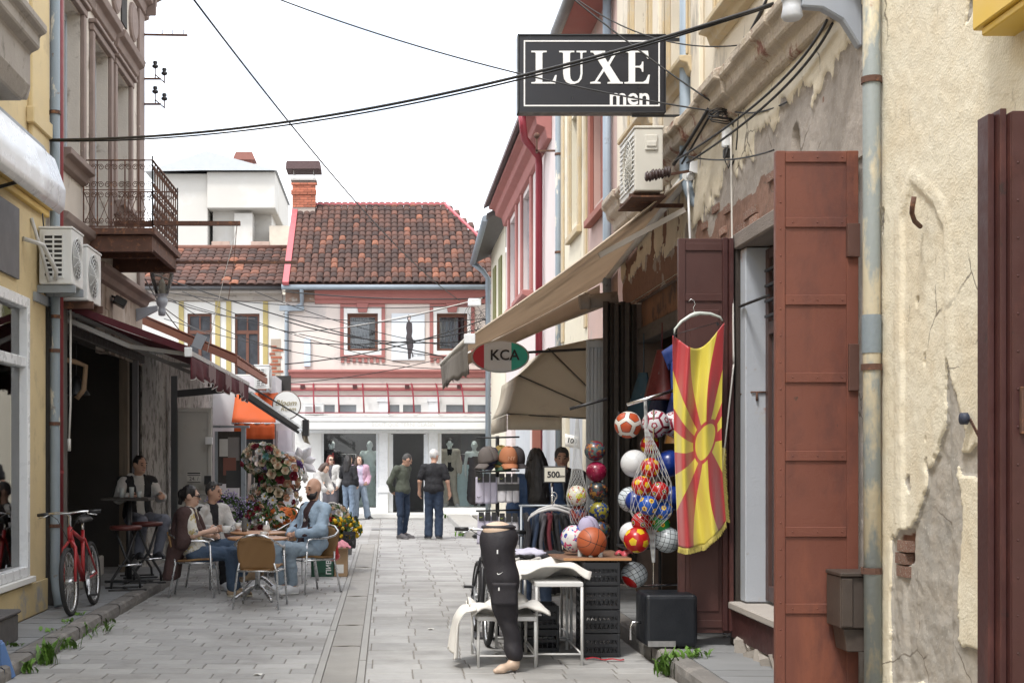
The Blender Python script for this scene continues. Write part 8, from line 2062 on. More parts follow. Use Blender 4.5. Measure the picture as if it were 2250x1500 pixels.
# tray board on stacked crates
tr = T('board', 'thin brown board carrying the balls on top of the black crates', 'board', (1.75,11.5,.8))
P('panel', MB().add([(1.30,12.3,.80),(1.46,11.28,.80),(2.02,11.28,.80),(2.02,12.3,.80),(1.30,12.3,.822),(1.46,11.28,.822),(2.02,11.28,.822),(2.02,12.3,.822)],[(3,2,1,0),(4,5,6,7),(0,1,5,4),(1,2,6,5),(2,3,7,6),(3,0,4,7)]), mat('brown_board', (.20,.11,.07), .5, .1, 4, .05), tr, bevel=.003)
P('edge', MB().b2(1.46,2.02,11.272,11.279,.801,.821), mat('raw_board_edge', (.42,.22,.10), .7, .1), tr)
P('glass_foot', MB().cyl((1.70,11.38,.823),(1.70,11.38,.88),.02,10).cyl((1.78,11.38,.823),(1.78,11.38,.87),.02,10).cyl((1.62,11.45,.823),(1.62,11.45,.88),.02,10), mat('glassware', (0,0,0)), tr)
labs = ['bottom black crate of the stack under the brown board','second black crate from the bottom under the board','third black crate from the bottom under the board','top black crate directly under the brown board']
for k in range(4):
    crate('plastic_crate', labs[k], 1.62+.004*(k%2),1.925,11.28,11.68,.005+.196*k,.005+.196*k+.19, m_plb, 'black crates under the stall', cols=8, lat=True)
for k,(x,y) in enumerate(((1.30,11.8),(1.36,12.25))):
    for j in range(2 if k == 0 else 1):
        crate('plastic_crate', ('black crate on the ground under the white tables','upper black crate in the shade under the white tables','black crate at the back under the clothes')[k*2+j], x-.16,x+.16,y-.2,y+.2,.0+.2*j,.19+.2*j, m_plb, 'black crates under the stall', cols=7)
# ------------------------------------------------------------------ balls
ICO = []
_p = (1+5**.5)/2
for a in (-1,1):
    for b in (-_p,_p): ICO += [(0,a,b),(a,b,0),(b,0,a)]
ICO = np.array([np.array(v)/np.linalg.norm(v) for v in ICO])
def sphere_mesh(name, mts, attr=None, n=3):
    import bmesh
    bm = bmesh.new(); bmesh.ops.create_icosphere(bm, subdivisions=n+1, radius=1.0)
    me = bpy.data.meshes.new(name); bm.to_mesh(me); bm.free()
    for m_ in (mts if isinstance(mts,list) else [mts]): me.materials.append(m_)
    me.polygons.foreach_set('use_smooth',[True]*len(me.polygons))
    co = np.zeros(len(me.vertices)*3); me.vertices.foreach_get('co',co); co = co.reshape(-1,3)
    dots = co@ICO.T; best = np.argmax(dots,1)
    C = ICO[best]; d = co-C*(dots.max(1))[:,None]
    # pentagon measure: distance along the five neighbour directions
    m = np.zeros(len(co))
    for i in range(12):
        sel = best == i
        if not sel.any(): continue
        nb = [j for j in range(12) if j != i and ICO[i]@ICO[j] > .3]
        mx = np.full(sel.sum(),-9.)
        for j in nb:
            t_ = ICO[j]-ICO[i]*(ICO[i]@ICO[j]); t_ /= np.linalg.norm(t_)
            mx = np.maximum(mx, d[sel]@t_)
        m[sel] = mx
    s2 = np.sort(dots,1); seam = s2[:,-1]-s2[:,-2]
    for nm,arr in (('penta',m),('seam',seam)):
        at = me.attributes.new(nm,'FLOAT','POINT'); at.data.foreach_set('value', arr.astype(np.float32))
    return me
def ball_mat(name, base, pent=None, ring=None, seam=None, dot=None, kind='pent', size=.27, gloss=.25):
    q = NT(name); c = q.mix(0, base, base)
    pe = q.attr('penta').outputs['Fac']; se = q.attr('seam').outputs['Fac']
    if kind == 'pent':
        if seam: c = q.mix(q.math('LESS_THAN', se, .02), c, seam)
        if ring: c = q.mix(q.math('LESS_THAN', pe, size+.03), c, ring)
        if pent: c = q.mix(q.math('LESS_THAN', pe, size), c, pent)
        if dot: c = q.mix(q.math('LESS_THAN', pe, size*.5), c, dot)
    elif kind == 'grid':
        xyz = q.n('ShaderNodeSeparateXYZ'); q.l(q.tc(), xyz.inputs[0])
        for i in (0,2,1):
            f = q.math('LESS_THAN', q.math('ABSOLUTE', q.math('SUBTRACT', q.math('FRACT', q.math('MULTIPLY', q.math('ARCSINE', xyz.outputs[i]), 2.6)), .5)), .05)
            if i != 1: c = q.mix(f, c, pent)
        f = q.math('GREATER_THAN', q.math('ADD', xyz.outputs[0], q.math('MULTIPLY', xyz.outputs[2], .4)), .78)
        c = q.mix(f, c, dot)
    elif kind == 'basket':
        xyz = q.n('ShaderNodeSeparateXYZ'); q.l(q.tc(), xyz.inputs[0])
        f = q.math('MINIMUM', q.math('ABSOLUTE', xyz.outputs[0]), q.math('ABSOLUTE', xyz.outputs[2]))
        f = q.math('MINIMUM', f, q.math('ABSOLUTE', q.math('SUBTRACT', q.math('ADD', q.math('POWER', xyz.outputs[2],2), q.math('POWER', q.math('SUBTRACT', q.math('ABSOLUTE', xyz.outputs[0]), 1.05),2)), .42)))
        c = q.mix(q.math('LESS_THAN', f, .022), c, pent)
    elif kind == 'blot':
        c = q.mix(q.rng(q.noise(1.7,2), .47,.53), c, pent); c = q.mix(q.rng(q.noise(2.1,1,seed=3), .55,.58), c, ring); c = q.mix(q.rng(q.noise(3.0,1,seed=5), .60,.63), c, dot)
    elif kind == 'star':
        c = q.mix(q.math('LESS_THAN', pe, .42), c, pent)
        c = q.mix(q.math('LESS_THAN', q.math('ABSOLUTE', q.math('SUBTRACT', pe, .40)), .03), c, (.02,.015,.015))
        c = q.mix(q.math('LESS_THAN', se, .16), c, base); c = q.mix(q.math('LESS_THAN', q.math('ABSOLUTE', q.math('SUBTRACT', se, .17)), .02), c, (.02,.015,.015))
    elif kind == 'tri':
        f = q.math('ABSOLUTE', q.math('SUBTRACT', q.math('FRACT', q.math('MULTIPLY', pe, 3.1)), .5))
        c = q.mix(q.math('LESS_THAN', f, .14), c, pent); c = q.mix(q.math('LESS_THAN', se, .07), c, ring); c = q.mix(q.math('LESS_THAN', se, .03), c, (.03,.02,.03))
    bp = q.bump(q.noise(60,2), .06, .01)
    return q.fin(c, gloss, bp)
R_, Y_, B_, Wt, Gn = (.40,.012,.012), (.62,.42,.02), (.012,.07,.34), (.58,.59,.60), (.03,.26,.06)
bm = dict(
 redyel=ball_mat('ball_red_yellow', R_, Y_), redwhite=ball_mat('ball_red_white', R_, (.03,.025,.02), Wt, size=.2, dot=(.5,.4,.05)), blueyel=ball_mat('ball_blue_yellow', B_, Y_, (.35,.16,.02), size=.22, dot=(.25,.08,.03)),
 green=ball_mat('ball_green', Gn, Y_, (.02,.08,.03), size=.2, dot=(.2,.06,.03)), white=ball_mat('ball_white', Wt, None, None, (.42,.43,.45)), bluep=ball_mat('ball_plain_blue', (.008,.03,.20), None, None, (.005,.015,.1)),
 grid=ball_mat('ball_white_grid', (.50,.55,.58), (.02,.02,.025), None, None, (.42,.015,.015), 'grid'), basket=ball_mat('ball_basket', (.36,.085,.03), (.015,.012,.012), kind='basket', gloss=.5),
 star=ball_mat('ball_star', (.58,.55,.50), (.40,.07,.025), kind='star'), tri=ball_mat('ball_tri', (.56,.55,.57), (.28,.012,.04), (.30,.02,.05), kind='tri'),
 prt1=ball_mat('ball_print_dark', (.06,.10,.10), (.16,.02,.03), (.28,.12,.04), None, (.02,.03,.08), 'blot'), prt2=ball_mat('ball_magenta', (.20,.008,.035), (.24,.012,.05), (.17,.006,.03), None, (.3,.05,.08), 'blot'),
 prt3=ball_mat('ball_print_teal', (.03,.05,.06), (.02,.02,.02), (.24,.12,.03), None, (.10,.02,.02), 'blot'), prt4=ball_mat('ball_print_blue', (.25,.22,.03), (.02,.04,.14), (.03,.06,.16), None, (.3,.25,.05), 'blot'), prt5=ball_mat('ball_print_brown', (.05,.07,.05), (.14,.05,.02), (.03,.02,.02), None, (.02,.05,.12), 'blot'),
 yel=ball_mat('ball_yellow_print', (.60,.58,.50), (.50,.48,.04), (.60,.57,.52), None, (.42,.05,.02), 'blot'), prt6=ball_mat('ball_red_print', (.20,.03,.03), (.24,.05,.02), (.03,.04,.12), None, (.02,.02,.05), 'blot'), heart=ball_mat('ball_heart_print', (.58,.57,.56), (.56,.55,.54), (.03,.07,.26), None, (.5,.05,.16), 'blot'))
BM = {k: sphere_mesh('ball', v, n=4) for k,v in bm.items()}
def ball(kind, u, v, y, d, label, rot=None, logo=None):
    x, y, z = W(u,v,y)
    o = bpy.data.objects.new('ball', BM[kind]); COL.objects.link(o)
    o.location = (x,y,z); o.scale = (d/2,)*3
    o.rotation_euler = rot or (RN.uniform(-1,1),RN.uniform(-1,1),RN.uniform(-1,1))
    OFF[o.name] = Vector((x,y,z))
    return tagit(o, label, 'ball', 'balls for sale at the shop')
ball('basket',1300,1190,11.42,.25,'orange basketball with black seams on the brown board',(.1,.35,.2))
ball('heart',1262,1183,11.62,.235,'white ball with blue print and a pink heart behind the basketball')
ball('yel',1268,1088,11.95,.178,'yellow and white ball with a red flower in the net')
ball('prt6',1271,1130,12.0,.17,'red printed ball just under the yellow ball')
for k,(kd,v,lb) in enumerate((('prt1',990,'top ball of the hanging column with a dark car print'),('prt2',1036,'magenta ball second from the top of the hanging column'),('prt3',1079,'dark teal ball third in the hanging column'),('prt4',1122,'blue and yellow spotted ball fourth in the hanging column'),('prt5',1164,'brown printed ball at the bottom of the hanging column'))):
    ball(kd, 1307+k*3, v, 12.2, .186, lb)
ball('star',1380,933,11.75,.232,'white ball with orange and black stars at the top left of the rack',(.4,.2,.3))
ball('tri',1441,931,11.7,.236,'white ball with crimson triangles at the top of the rack')
ball('tri',1482,932,11.85,.225,'crimson and white ball half behind the flag at the top')
ball('white',1394,1018,11.7,.236,'large plain white football on the rack')
ball('redyel',1428,978,11.8,.17,'red and yellow ball inside the tied net')
ball('bluep',1470,1018,11.75,.235,'large blue ball behind the flag edge in the middle')
ball('redyel',1429,1027,11.3,.166,'red ball with yellow pentagons at the top of the bunch',(.3,.5,.2))
ball('redyel',1410,1067,11.25,.166,'red ball with yellow pentagons just left below the top of the bunch',(.9,.1,.4))
ball('redwhite',1449,1079,11.25,.16,'red ball with white framed pentagons right of the bunch',(.2,.3,.9))
ball('grid',1386,1097,11.75,.22,'white ball with black grid lines behind the bunch on the left')
ball('bluep',1397,1100,11.6,.18,'dark blue ball between the grid ball and the bunch')
ball('blueyel',1424,1110,11.2,.166,'blue ball with yellow pentagons in the middle of the bunch',(.5,.2,.1))
ball('blueyel',1458,1121,11.3,.16,'blue ball with yellow pentagons right of the middle one',(.1,.8,.3))
ball('bluep',1476,1094,11.7,.21,'blue ball behind the flag edge lower down')
ball('redwhite',1410,1146,11.35,.17,'red ball with white framed pentagons low in the bunch',(.6,.4,.7))
ball('green',1452,1150,11.35,.155,'green ball at the lower right of the bunch')
ball('redyel',1399,1186,11.3,.215,'big red ball with yellow pentagons at the bottom of the bunch',(.2,.15,.1))
ball('white',1387,1172,11.55,.2,'white ball tucked behind the big red ball')
ball('grid',1466,1185,11.35,.218,'white grid ball with a red corner beside the flag fringe',(.1,.2,.2))
ball('grid',1394,1262,11.5,.22,'white grid ball low at the foot of the rack',(.2,2.7,.4))
# nets and rack
m_net = mat('white_net', (.55,.56,.56), .9, .05, 6, 0)
def net(label, path, rads, n=14, step=.03):
    b = MB(); k = len(path)
    rows = []
    tot = 26
    for i in range(tot+1):
        f = i/tot*(k-1); j = min(int(f),k-2); g = f-j
        c = lerp(path[j],path[j+1],g); r = rads[j]+(rads[j+1]-rads[j])*g
        rows.append([(c[0]+r*math.cos(2*math.pi*(m_+.5*(i%2))/n), c[1]+r*math.sin(2*math.pi*(m_+.5*(i%2))/n), c[2]) for m_ in range(n)])
    for i in range(tot):
        for m_ in range(n):
            b.tube([rows[i][m_], rows[i+1][m_]],.0013,3,caps=False); b.tube([rows[i][m_], rows[i+1][(m_-1)%n] if i%2 == 0 else rows[i+1][(m_+1)%n]],.0013,3,caps=False)
    t = TM('ball_net', b, m_net, label, 'net', path[0], 'nets holding balls')
    return t
def Wp(u,v,y): return W(u,v,y)
net('net hanging down over the yellow ball', [Wp(1268,920,11.95),Wp(1268,985,11.95),Wp(1268,1045,11.95),Wp(1268,1090,11.95),Wp(1270,1150,11.95)], [.012,.03,.055,.098,.06])
net('net twisted over the big bunch of red and blue balls', [Wp(1418,880,11.3),Wp(1420,945,11.3),Wp(1432,985,11.3),Wp(1432,1060,11.25),Wp(1430,1130,11.25),Wp(1432,1165,11.3),Wp(1436,1235,11.3)], [.012,.014,.05,.16,.17,.03,.012], n=18)
dr_ = T('ball_rack', 'chrome rack of rods holding the bunch of balls', 'rack', (2.1,11.5,.12))
P('rod', MB().cyl(W(1378,889,11.25),W(1482,857,11.25),.014,8), m_chrome, dr_)
P('rod', MB().cyl(W(1252,898,12.0),W(1334,876,12.0),.013,8), m_black, dr_)
P('upright', MB().cyl(W(1436,1180,11.5),W(1436,1283,11.5),.010,8).cyl(W(1492,1190,11.5),W(1492,1283,11.5),.010,8).cyl(W(1380,1287,11.5),W(1494,1283,11.5),.010,8).cyl(W(1436,900,11.6),W(1436,1290,11.6),.008,6), m_chrome, dr_)
P('post', MB().cyl((2.35,11.75,.12),(2.35,11.75,2.0),.014,8).cyl((2.02,11.9,.12),(2.02,11.9,2.05),.012,8), m_black, dr_)
P('shelf', MB().b2(2.0,2.75,11.45,11.9,.88,.90), m_black, dr_)
TM('red_bag', MB().grid(8,6,lambda s,t:(1.93+.14*s, 11.5+.1*t, .83+.09*s*math.sin(math.pi*t)+.02*math.sin(s*9))), mat('red_plastic_bag', (.45,.06,.08), .4, .1), 'crumpled red plastic bag on the board beside the basketball', 'bag', (2,11.5,.83), solid=.006)
TM('red_ribbon', MB().grid(10,2,lambda s,t:(1.62+.30*s, 11.12-.1*s+.035*t+.02*math.sin(s*8), .012+.012*math.sin(s*7)**2)), mat('red_ribbon_cloth', (.42,.015,.03), .6, .1), 'red ribbon scrap lying on the paving below the crates', 'ribbon', (1.75,11.1,.01), solid=.006)
ot = T('leather_stool', 'black leather cube seat with a chrome handle under the balls', 'stool', (2.25,11.1,.12))
P('body', MB().b2(2.06,2.48,10.88,11.32,.14,.56), mat('black_leather', (.006,.008,.012), .42, .15, 4, .2, 60), ot, bevel=.035, seg=3)
P('handle', MB().tube([(2.04,10.95,.33),(1.97,10.95,.33),(1.955,10.95,.30),(1.955,10.95,.19)],.011,8), m_chrome, ot)
P('scuffed_corner', MB().b2(2.08,2.3,10.874,10.879,.145,.19), mat('scuff_grey', (.22,.22,.22), .9, .3, 20), ot)
# ------------------------------------------------------------------ flag on its hanger
fl = T('flag', 'red flag with a yellow rayed sun and gold fringe hanging from a hanger', 'flag', (2.49,10.9,.9))
q = NT('flag_silk')
uvn = q.n('ShaderNodeUVMap'); uvn.uv_map = 'flag'
sx = q.n('ShaderNodeSeparateXYZ'); q.l(uvn.outputs[0], sx.inputs[0])
X_, Z_ = sx.outputs[0], sx.outputs[1]
ang = q.math('ARCTAN2', X_, Z_); rad = q.math('SQRT', q.math('ADD', q.math('MULTIPLY',X_,X_), q.math('MULTIPLY',Z_,Z_)))
md_ = q.math('ABSOLUTE', q.math('SUBTRACT', q.math('FRACT', q.math('ADD', q.math('DIVIDE', ang, math.pi/4), .5)), .5))
ray = q.math('MULTIPLY', q.math('LESS_THAN', md_, .26), q.math('GREATER_THAN', rad, .155))
disc = q.math('LESS_THAN', rad, .125)
f = q.math('MAXIMUM', ray, disc)
c = q.mix(f, (.42,.04,.045), (.62,.52,.07))
m_flag = q.fin(c, .38, q.bump(q.noise(5,3,.5,(6,1,1)), .15, .02))
m_flag.node_tree.nodes['Principled BSDF'].inputs['Sheen Weight'].default_value = .3
nu, nv = 60, 90
def flagp(s,t):
    # s across, t down; two corners hang from the hanger, the middle sags
    u0 = 1478+2*t+9*t*t*1.2; u1 = 1592-6*math.sin(t*3)+8*max(0,t-.75)*2
    v0 = 737+ -28*s + 42*math.sin(math.pi*min(1,max(0,s)))**1.2
    v1 = 1200-58*max(0,s-.55)*2.2+4*math.sin(s*9)
    u = u0+(u1-u0)*s; v = v0+(v1-v0)*t
    y = 10.85+.07*math.sin(s*2*math.pi*2.1+t*2.2+.8*math.sin(t*4))*(.45+.55*t)+.02*math.sin(s*17+t*3)+.012*math.sin(t*16)*math.sin(s*3.14)*(1-t)
    return W(u,v,y)
mbf = MB().grid(nu,nv,flagp)
fo = P('cloth', mbf, m_flag, fl, solid=.003)
uvl = fo.data.uv_layers.new(name='flag')
uvs = []
for lp in fo.data.loops:
    i = lp.vertex_index; s, t = (i % (nu+1))/nu, (i//(nu+1))/nv
    uvs += [(s-.60)*.6+.03*math.sin(t*9), -(t-.50)*1.52]
uvl.data.foreach_set('uv', uvs)
q = MB(); rn = random.Random(3)
edge = [flagp(k/60,1) for k in range(61)]+[flagp(1,1-k/40) for k in range(0,16)]
for k in range(len(edge)-1):
    for j in range(5):
        p = lerp(edge[k],edge[k+1],j/5); side = k >= 60
        d_ = v3(.028+rn.uniform(-.004,.006),0,-.012) if side else v3(rn.uniform(-.008,.010),rn.uniform(-.008,.004),-.042-rn.uniform(0,.008))
        q.tube([p, p+d_],.0022,3,caps=False)
P('fringe', q, mat('gold_fringe', (.52,.44,.12), .6, .12, 12, 0), fl, kind='stuff')
hx, hy, hz = W(1527,690,10.9)
h1 = hanger('white hanger hooked on the dark shutter above the flag', hx,hy,hz,.20, mat('hanger_white', (.52,.56,.52), .35))
h1.rotation_euler = (0,math.radians(-15),0)
TM('hanger_clip', MB().cyl(W(1482,735,10.88),W(1577,708,10.88),.003,5).box(W(1481,738,10.87),(.018,.014,.022)).box(W(1577,712,10.87),(.018,.014,.022)), m_black, 'thin wire with two black clips gripping the top corners of the flag', 'clip', W(1530,720,10.88))

# ================================================================== CABLES
def cable(label, a, b, sag=.1, r=.008, mt=None, n=24, group='overhead cables'):
    a, b = np.array(a), np.array(b)
    pts = [lerp(a,b,k/n)-v3(0,0,4*sag*(k/n)*(1-k/n)) for k in range(n+1)]
    return TM('cable', MB().tube(pts, r, 5), mt or m_cable, label, 'cable', tuple(a), group)
cable('thick black cable crossing the street in front of the shop sign', W(92,307,14.05), W(1700,8,10.0), .26, .013, n=40)
cable('second thick black cable twinned with the first across the street', W(95,310,14.06), W(1702,12,10.02), .275, .008, n=40)
cable('long thin black wire slanting down from the top left of the sky', W(420,-8,15), W(1010,660,37.2), .35, .012, n=40)
cable('black wire crossing the top of the shop sign from upper left', W(600,-6,12.2), W(1605,250,11.3), .12, .007)
cable('black wire running diagonally over the right end of the shop sign', W(1255,-6,12.0), W(1600,248,11.3), .03, .008)
cable('thin wire from the eaves to the upper right lamp', W(1262,-5,12.3), W(1640,98,11.0), .16, .006)
cable('thick slanting cable running down the right wall to the awning', W(1690,-8,10.2), W(1480,362,12.4), .05, .016)
cable('slanting cable beside the thick one on the right wall', W(1700,-8,10.2), W(1498,360,12.3), .03, .010)
for k,(a,b,c) in enumerate((((1838,45),(1760,200),(1500,352)),((1850,52),(1770,208),(1525,358)))):
    p0,p1,p2 = W(*a,8.6),W(*b,9.5),W(*c,12.0)
    pts = [(1-t)**2*np.array(p0)+2*t*(1-t)*np.array(p1)+t*t*np.array(p2) for t in np.linspace(0,1,24)]
    TM('cable', MB().tube([p-v3(.06,0,0) for p in pts],.010,5), m_cable, ('upper of two black cables sagging from the lamp along the flaking wall','lower of two black cables sagging from the lamp along the flaking wall')[k], 'cable', tuple(pts[0]), 'overhead cables')
cable('pale cable dropping along the black post beside the doorway', W(1606,300,11.1), W(1612,800,11.0), .0, .008, m_cablew)
cable('pale cable end swinging towards the flag', W(1612,800,11.0), W(1575,1130,10.95), .02, .007, m_cablew)
cable('short black wire rising from the junction knot to the cornice', W(1636,80,10.9), W(1618,330,11.1), .0, .008)
cable('thin black wire from the knot along the flaking wall', W(1610,245,11.1), W(1745,215,9.6), .05, .007)
cable('thin black wire under the awning mount', W(1500,340,12.2), W(1700,330,10.0), .06, .007)
kn = T('cable_knot', 'tangled loops of black cable with a white box on the right wall', 'junction box', W(1600,260,11.2))
q = MB()
for k in range(9):
    cx_,cy_,cz_ = W(1597+RN.uniform(-14,14),256+RN.uniform(-8,8),11.2); r_ = RN.uniform(.05,.11)
    q.tube([(cx_+r_*math.cos(a*math.pi/8),cy_+.03*math.sin(a),cz_+r_*.4*math.sin(a*math.pi/8)) for a in range(16)],.005,4,caps=False)
q.tube([W(1600,320,11.2),W(1592,350,11.2),W(1600,370,11.2),W(1612,340,11.2)],.007,5).tube([W(1602,260,11.2),W(1625,300,11.2),W(1622,340,11.15),W(1608,362,11.2)],.009,5)
P('loops', q, m_cable, kn)
x_,y_,z_ = W(1599,300,11.2)
P('white_box', MB().b2(x_-.04,x_+.04,y_,y_+.06,z_-.09,z_+.08), m_pvc, kn, bevel=.02, seg=2); P('black_plug', MB().b2(x_-.03,x_+.03,y_+.01,y_+.05,z_-.17,z_-.095), m_black, kn, bevel=.006)
ins = T('insulator_bracket', 'dark ribbed insulators beside the right air conditioner', 'insulator', W(1440,385,12.3))
for k,(u,v,r_) in enumerate(((1425,388,.05),(1438,384,.055),(1452,382,.05),(1466,378,.055))):
    x_,y_,z_ = W(u,v,12.35); P('insulator', MB().lathe([(.001,-.03),(r_*.7,-.03),(r_,-.012),(r_*.6,0),(r_,.012),(r_*.7,.03),(.001,.03)],(x_,y_,z_),12,ax='x'), mat('brown_ceramic', (.05,.03,.028), .3, .2), ins)
P('arm', MB().bar(W(1418,392,12.36),W(1540,372,12.6),.025,.025), m_rust, ins)
# wires across the far houses
wl = [((622,640),(1065,655),.1),((350,640),(1063,668),.25),((622,690),(1064,700),.15),((330,600),(1060,800),.2),((352,650),(1066,790),.3),((624,730),(1070,650),.2),((624,748),(1066,720),.25),((360,700),(1064,812),.35),((400,640),(900,800),.2),((626,800),(1070,700),.2),((626,842),(960,790),.1),((560,640),(1066,770),.25),((626,705),(1064,745),.3),((380,660),(640,770),.2)]
WLAB = ['wire just under the pink house gutter','wire from the white house gutter to the far pink corner','wire crossing above the banner figure','long wire falling from the left lantern to the right canopy end','wire from the white house eave across both pink windows','wire rising past the left pink window to the corner box','wire crossing the middle of the white banner','wire from the white house left window to the string course','wire ending below the white banner','wire rising from the string course to the right window','short slack wire over the canopy frame','wire from the white house right window to the right','slack wire sagging across the banner feet','short wire in front of the white house windows']
for k,(a,b,s_) in enumerate(wl):
    cable(WLAB[k], W(*a,36.2), W(*b,37.0), s_, .011 if k%3 else .017, group='thin wires crossing the far house fronts')
cable('white wire rising across the right window of the pink house', W(640,735,36.4), W(1060,655,36.8), .1, .012, m_cablew)
cable('pale wire dangling from the balcony bar to the burgundy awning', W(522,495,17.5), W(455,775,17.5), -.06, .004, m_cablew)
for k,(a,b) in enumerate((((318,612),(430,760)),((320,640),(560,700)),((335,655),(470,735)))):
    cable(('black wire from the brown house corner to the metal awning','black wire from the lantern arm towards the white house','black wire below the lantern arm')[k], W(*a,19.6), W(*b,24+5*k), .1, .009)
TM('hanging_cable', MB().tube([(XL+.03,13.7,4.25),(XL+.05,13.75,3.9),(XL+.04,13.8,3.3)],.008,5).tube([(XL+.04,14.0,3.2),(XL+.06,14.05,2.6),(XL+.04,14.1,2.45)],.012,5), m_cable, 'black cable hanging down the yellow wall to the air conditioner', 'cable', (XL,13.7,3.8))

# ================================================================== WEEDS AND SMALL THINGS ON THE GROUND
def weed(name, label, x, y, z, n, h, spread, seed, mt=None, group='weeds along the kerbs', w=.032):
    rn = random.Random(seed); b = MB()
    for k in range(n):
        a = rn.uniform(0,2*math.pi); L = h*rn.uniform(.5,1.1); o_ = spread*rn.random(); lean = rn.uniform(.2,.9); ww = w*rn.uniform(.7,1.3)
        x0_, y0_ = x+o_*math.cos(a*1.7), y+o_*math.sin(a*1.7)
        def fn(s,t):
            d = lean*L*t*t*.9; wd = (s-.5)*ww*math.sin(math.pi*(.12+.85*t))*(1+.35*math.sin(t*22))
            return (x0_+d*math.cos(a)-wd*math.sin(a), y0_+d*math.sin(a)+wd*math.cos(a), z+L*t-.35*lean*L*t**3+.004*abs(s-.5))
        b.grid(2,6,fn)
    return TM(name, b, mt or m_leaf2, label, 'weed', (x,y,z), group)
weed('weed', 'large leafy weed growing from the left kerb near the blue stool', -2.70,10.9,.0, 40,.24,.09,1)
weed('weed', 'small weed at the foot of the left kerb just nearer than the large one', -2.74,10.45,.0, 18,.13,.08,2)
weed('weed', 'weed tuft against the left kerb beyond the large leafy one', -2.78,11.75,.0, 26,.12,.16,3)
weed('weed', 'long grassy weed strip along the middle of the left kerb', -2.79,12.7,.0, 44,.14,.34,4)
weed('weed', 'small weed at the far end of the grassy strip on the left kerb', -2.80,13.6,.0, 14,.08,.12,5)
for k,(x,y) in enumerate(((-3.05,11.2),(-3.0,12.2),(-2.98,12.9),(-3.02,13.4),(-3.4,12.1))):
    weed('weed', ('low weed in the pavement joint behind the large leafy weed','low weed in the joint of the left kerb halfway along','low weed patch on the kerb top near the bicycle','low weed on the pavement just before the bicycle','low weed at the foot of the yellow wall')[k], x,y,.1, 12,.05,.10,10+k)
weed('weed', 'bushy weed at the foot of the right kerb below the black seat', 2.14,10.35,.0, 40,.22,.13,21)
weed('weed', 'trailing weed on the right pavement beside the bushy one', 2.36,10.45,.12, 24,.10,.16,22)
weed('weed', 'weed by the far concrete ledge on the right', 1.6,28.6,.0, 18,.16,.2,23)
weed('weed', 'weed at the boutique step behind the two men', 1.6,37.2,.0, 14,.16,.15,24)
weed('weed', 'moss and weed at the base below the red shutter', 2.62,8.9,.12, 16,.10,.06,25)
bs2 = T('plastic_stool', 'blue plastic stool cut off at the lower left corner', 'stool', (-3.03,9.95,0))
m_blu = mat('blue_plastic', (.10,.19,.40), .5, .05, 4, .05)
P('seat', MB().b2(-3.26,-2.86,9.8,10.18,.27,.295), m_blu, bs2, bevel=.02, seg=2)
for (x,y) in ((-3.24,9.82),(-2.88,9.82),(-3.24,10.16),(-2.88,10.16)):
    sx_ = 1 if x > -3.05 else -1; sy_ = 1 if y > 10 else -1
    P('leg', MB().bar((x+sx_*.05,y+sy_*.05,.0),(x-.02*sx_,y-.02*sy_,.27),.09,.09), m_blu, bs2, bevel=.008)
P('apron', MB().b2(-3.24,-2.87,9.80,9.83,.06,.268).b2(-2.88,-2.86,9.831,10.169,.06,.268), m_blu, bs2)
TM('stone_block', MB().b2(-3.47,-3.13,11.0,11.6,.1,.33).b2(-3.49,-3.11,10.98,11.62,.331,.365), mat('dark_granite', (.085,.08,.08), .8, .3, 16, .4), 'dark grey stone block against the yellow wall at the left edge', 'stone block', (-3.3,11.3,.1), bevel=.012)
for k in range(4):
    x,y = ((.92,11.45),(-.98,10.35),(.42,13.1),(2.42,10.95))[k]
    TM('paper_scrap', MB().grid(2,2,lambda s,t:(x+.06*(s-.5)+.01*t, y+.04*(t-.5), .01+(.115 if k == 3 else 0)+.008*math.sin(s*4+t*5))), m_cup, ('crumpled white scrap on the paving before the stall','thin white scrap on the left paving','tiny pale scrap on the middle paving','pale scraps on the right pavement below the shutter')[k], 'litter', (x,y,0), solid=.002)
TM('manhole_cover', MB().b2(-.35,.35,31.2,31.9,-.02,.006).b2(-.30,.30,31.25,31.85,.0062,.009), mat('cover_grey', (.20,.20,.20), .8, .2), 'rectangular grey cover in the paving in front of the boutique', 'manhole cover', (0,31.5,0))

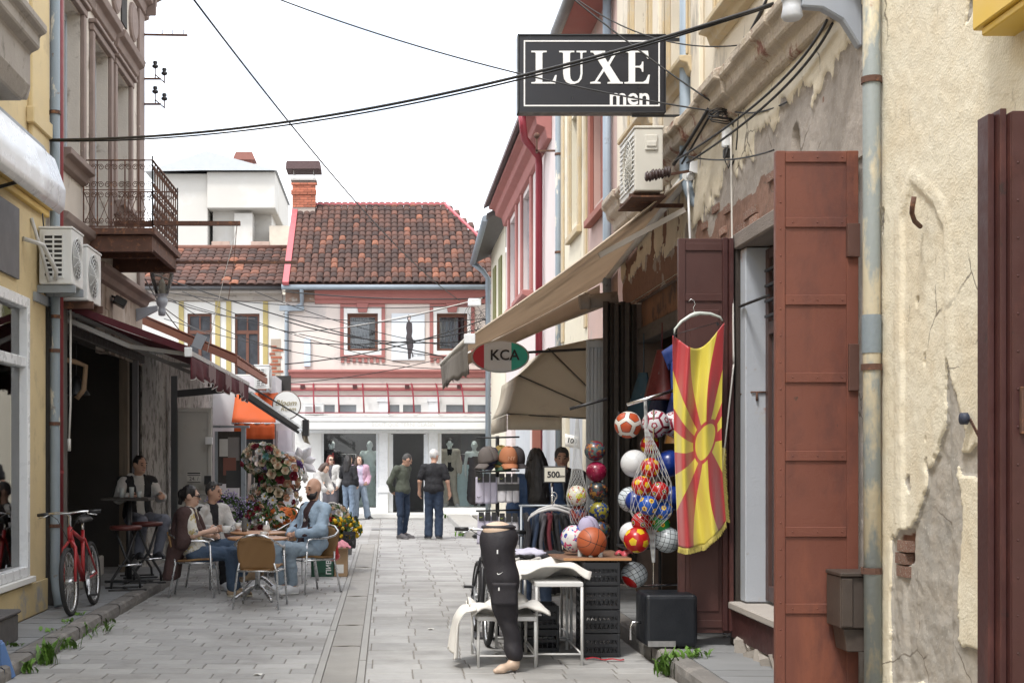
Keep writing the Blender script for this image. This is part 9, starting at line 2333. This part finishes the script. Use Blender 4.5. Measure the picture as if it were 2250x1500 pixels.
# ================================================================== separate pieces of a part become objects of their own
def split_pieces(o, gap=.03):
    me = o.data; n = len(me.vertices)
    par = list(range(n))
    def find(a):
        while par[a] != a: par[a] = par[par[a]]; a = par[a]
        return a
    for p in me.polygons:
        r = find(p.vertices[0])
        for i in p.vertices[1:]: par[find(i)] = r
    isl = {}
    for i in range(n): isl.setdefault(find(i), []).append(i)
    ks = list(isl)
    bb = [(np.min([me.vertices[i].co for i in isl[k]],0)-gap/2, np.max([me.vertices[i].co for i in isl[k]],0)+gap/2) for k in ks]
    g = list(range(len(ks)))
    def fg(a):
        while g[a] != a: a = g[a]
        return a
    for a in range(len(ks)):
        for b in range(a):
            if (bb[a][0] < bb[b][1]).all() and (bb[b][0] < bb[a][1]).all(): g[fg(a)] = fg(b)
    grp = {}
    for a,k in enumerate(ks): grp.setdefault(fg(a), []).append(k)
    if len(grp) < 2: return
    where = {k: gi for gi,(_,v) in enumerate(grp.items()) for k in v}
    buck = [([],[],[]) for _ in grp]; idx = {}
    for i in range(n):
        b = buck[where[find(i)]]; idx[i] = len(b[0]); b[0].append(tuple(me.vertices[i].co))
    for p in me.polygons:
        b = buck[where[find(p.vertices[0])]]; b[1].append([idx[i] for i in p.vertices]); b[2].append(p.material_index)
    base = o.name.split('.')[0]; mats = list(me.materials)
    for k,b in enumerate(buck):
        m2 = bpy.data.meshes.new(base); m2.from_pydata(b[0],[],b[1])
        for x in mats: m2.materials.append(x)
        m2.polygons.foreach_set('material_index', b[2]); m2.update()
        if k == 0: o.data = m2
        else:
            c = o.copy(); c.data = m2; COL.objects.link(c)
SPLIT = {'bracket_bar','hood_mould','sill','pilaster','lock_plate','folding_arm','medallion','door_step','bracket','dentil','post','folded_leaf','panel','door','window_surround','window_frame','inner_border','support_arm','quoin_strip','string_course','gutter','corner_pilaster','glass_foot','upright','eyelet','handle','shutter_panel','display_floor','folding_arm','frame_bar','pedal','lettering_block','crank','brake','shelf','board','leaf_panel'}
for o in [o for o in sc.objects if o.type == 'MESH' and o.parent is not None and o.name.split('.')[0] in SPLIT and o.data.users == 1 and not o.children and len(o.data.vertices) < 1500]:
    split_pieces(o)
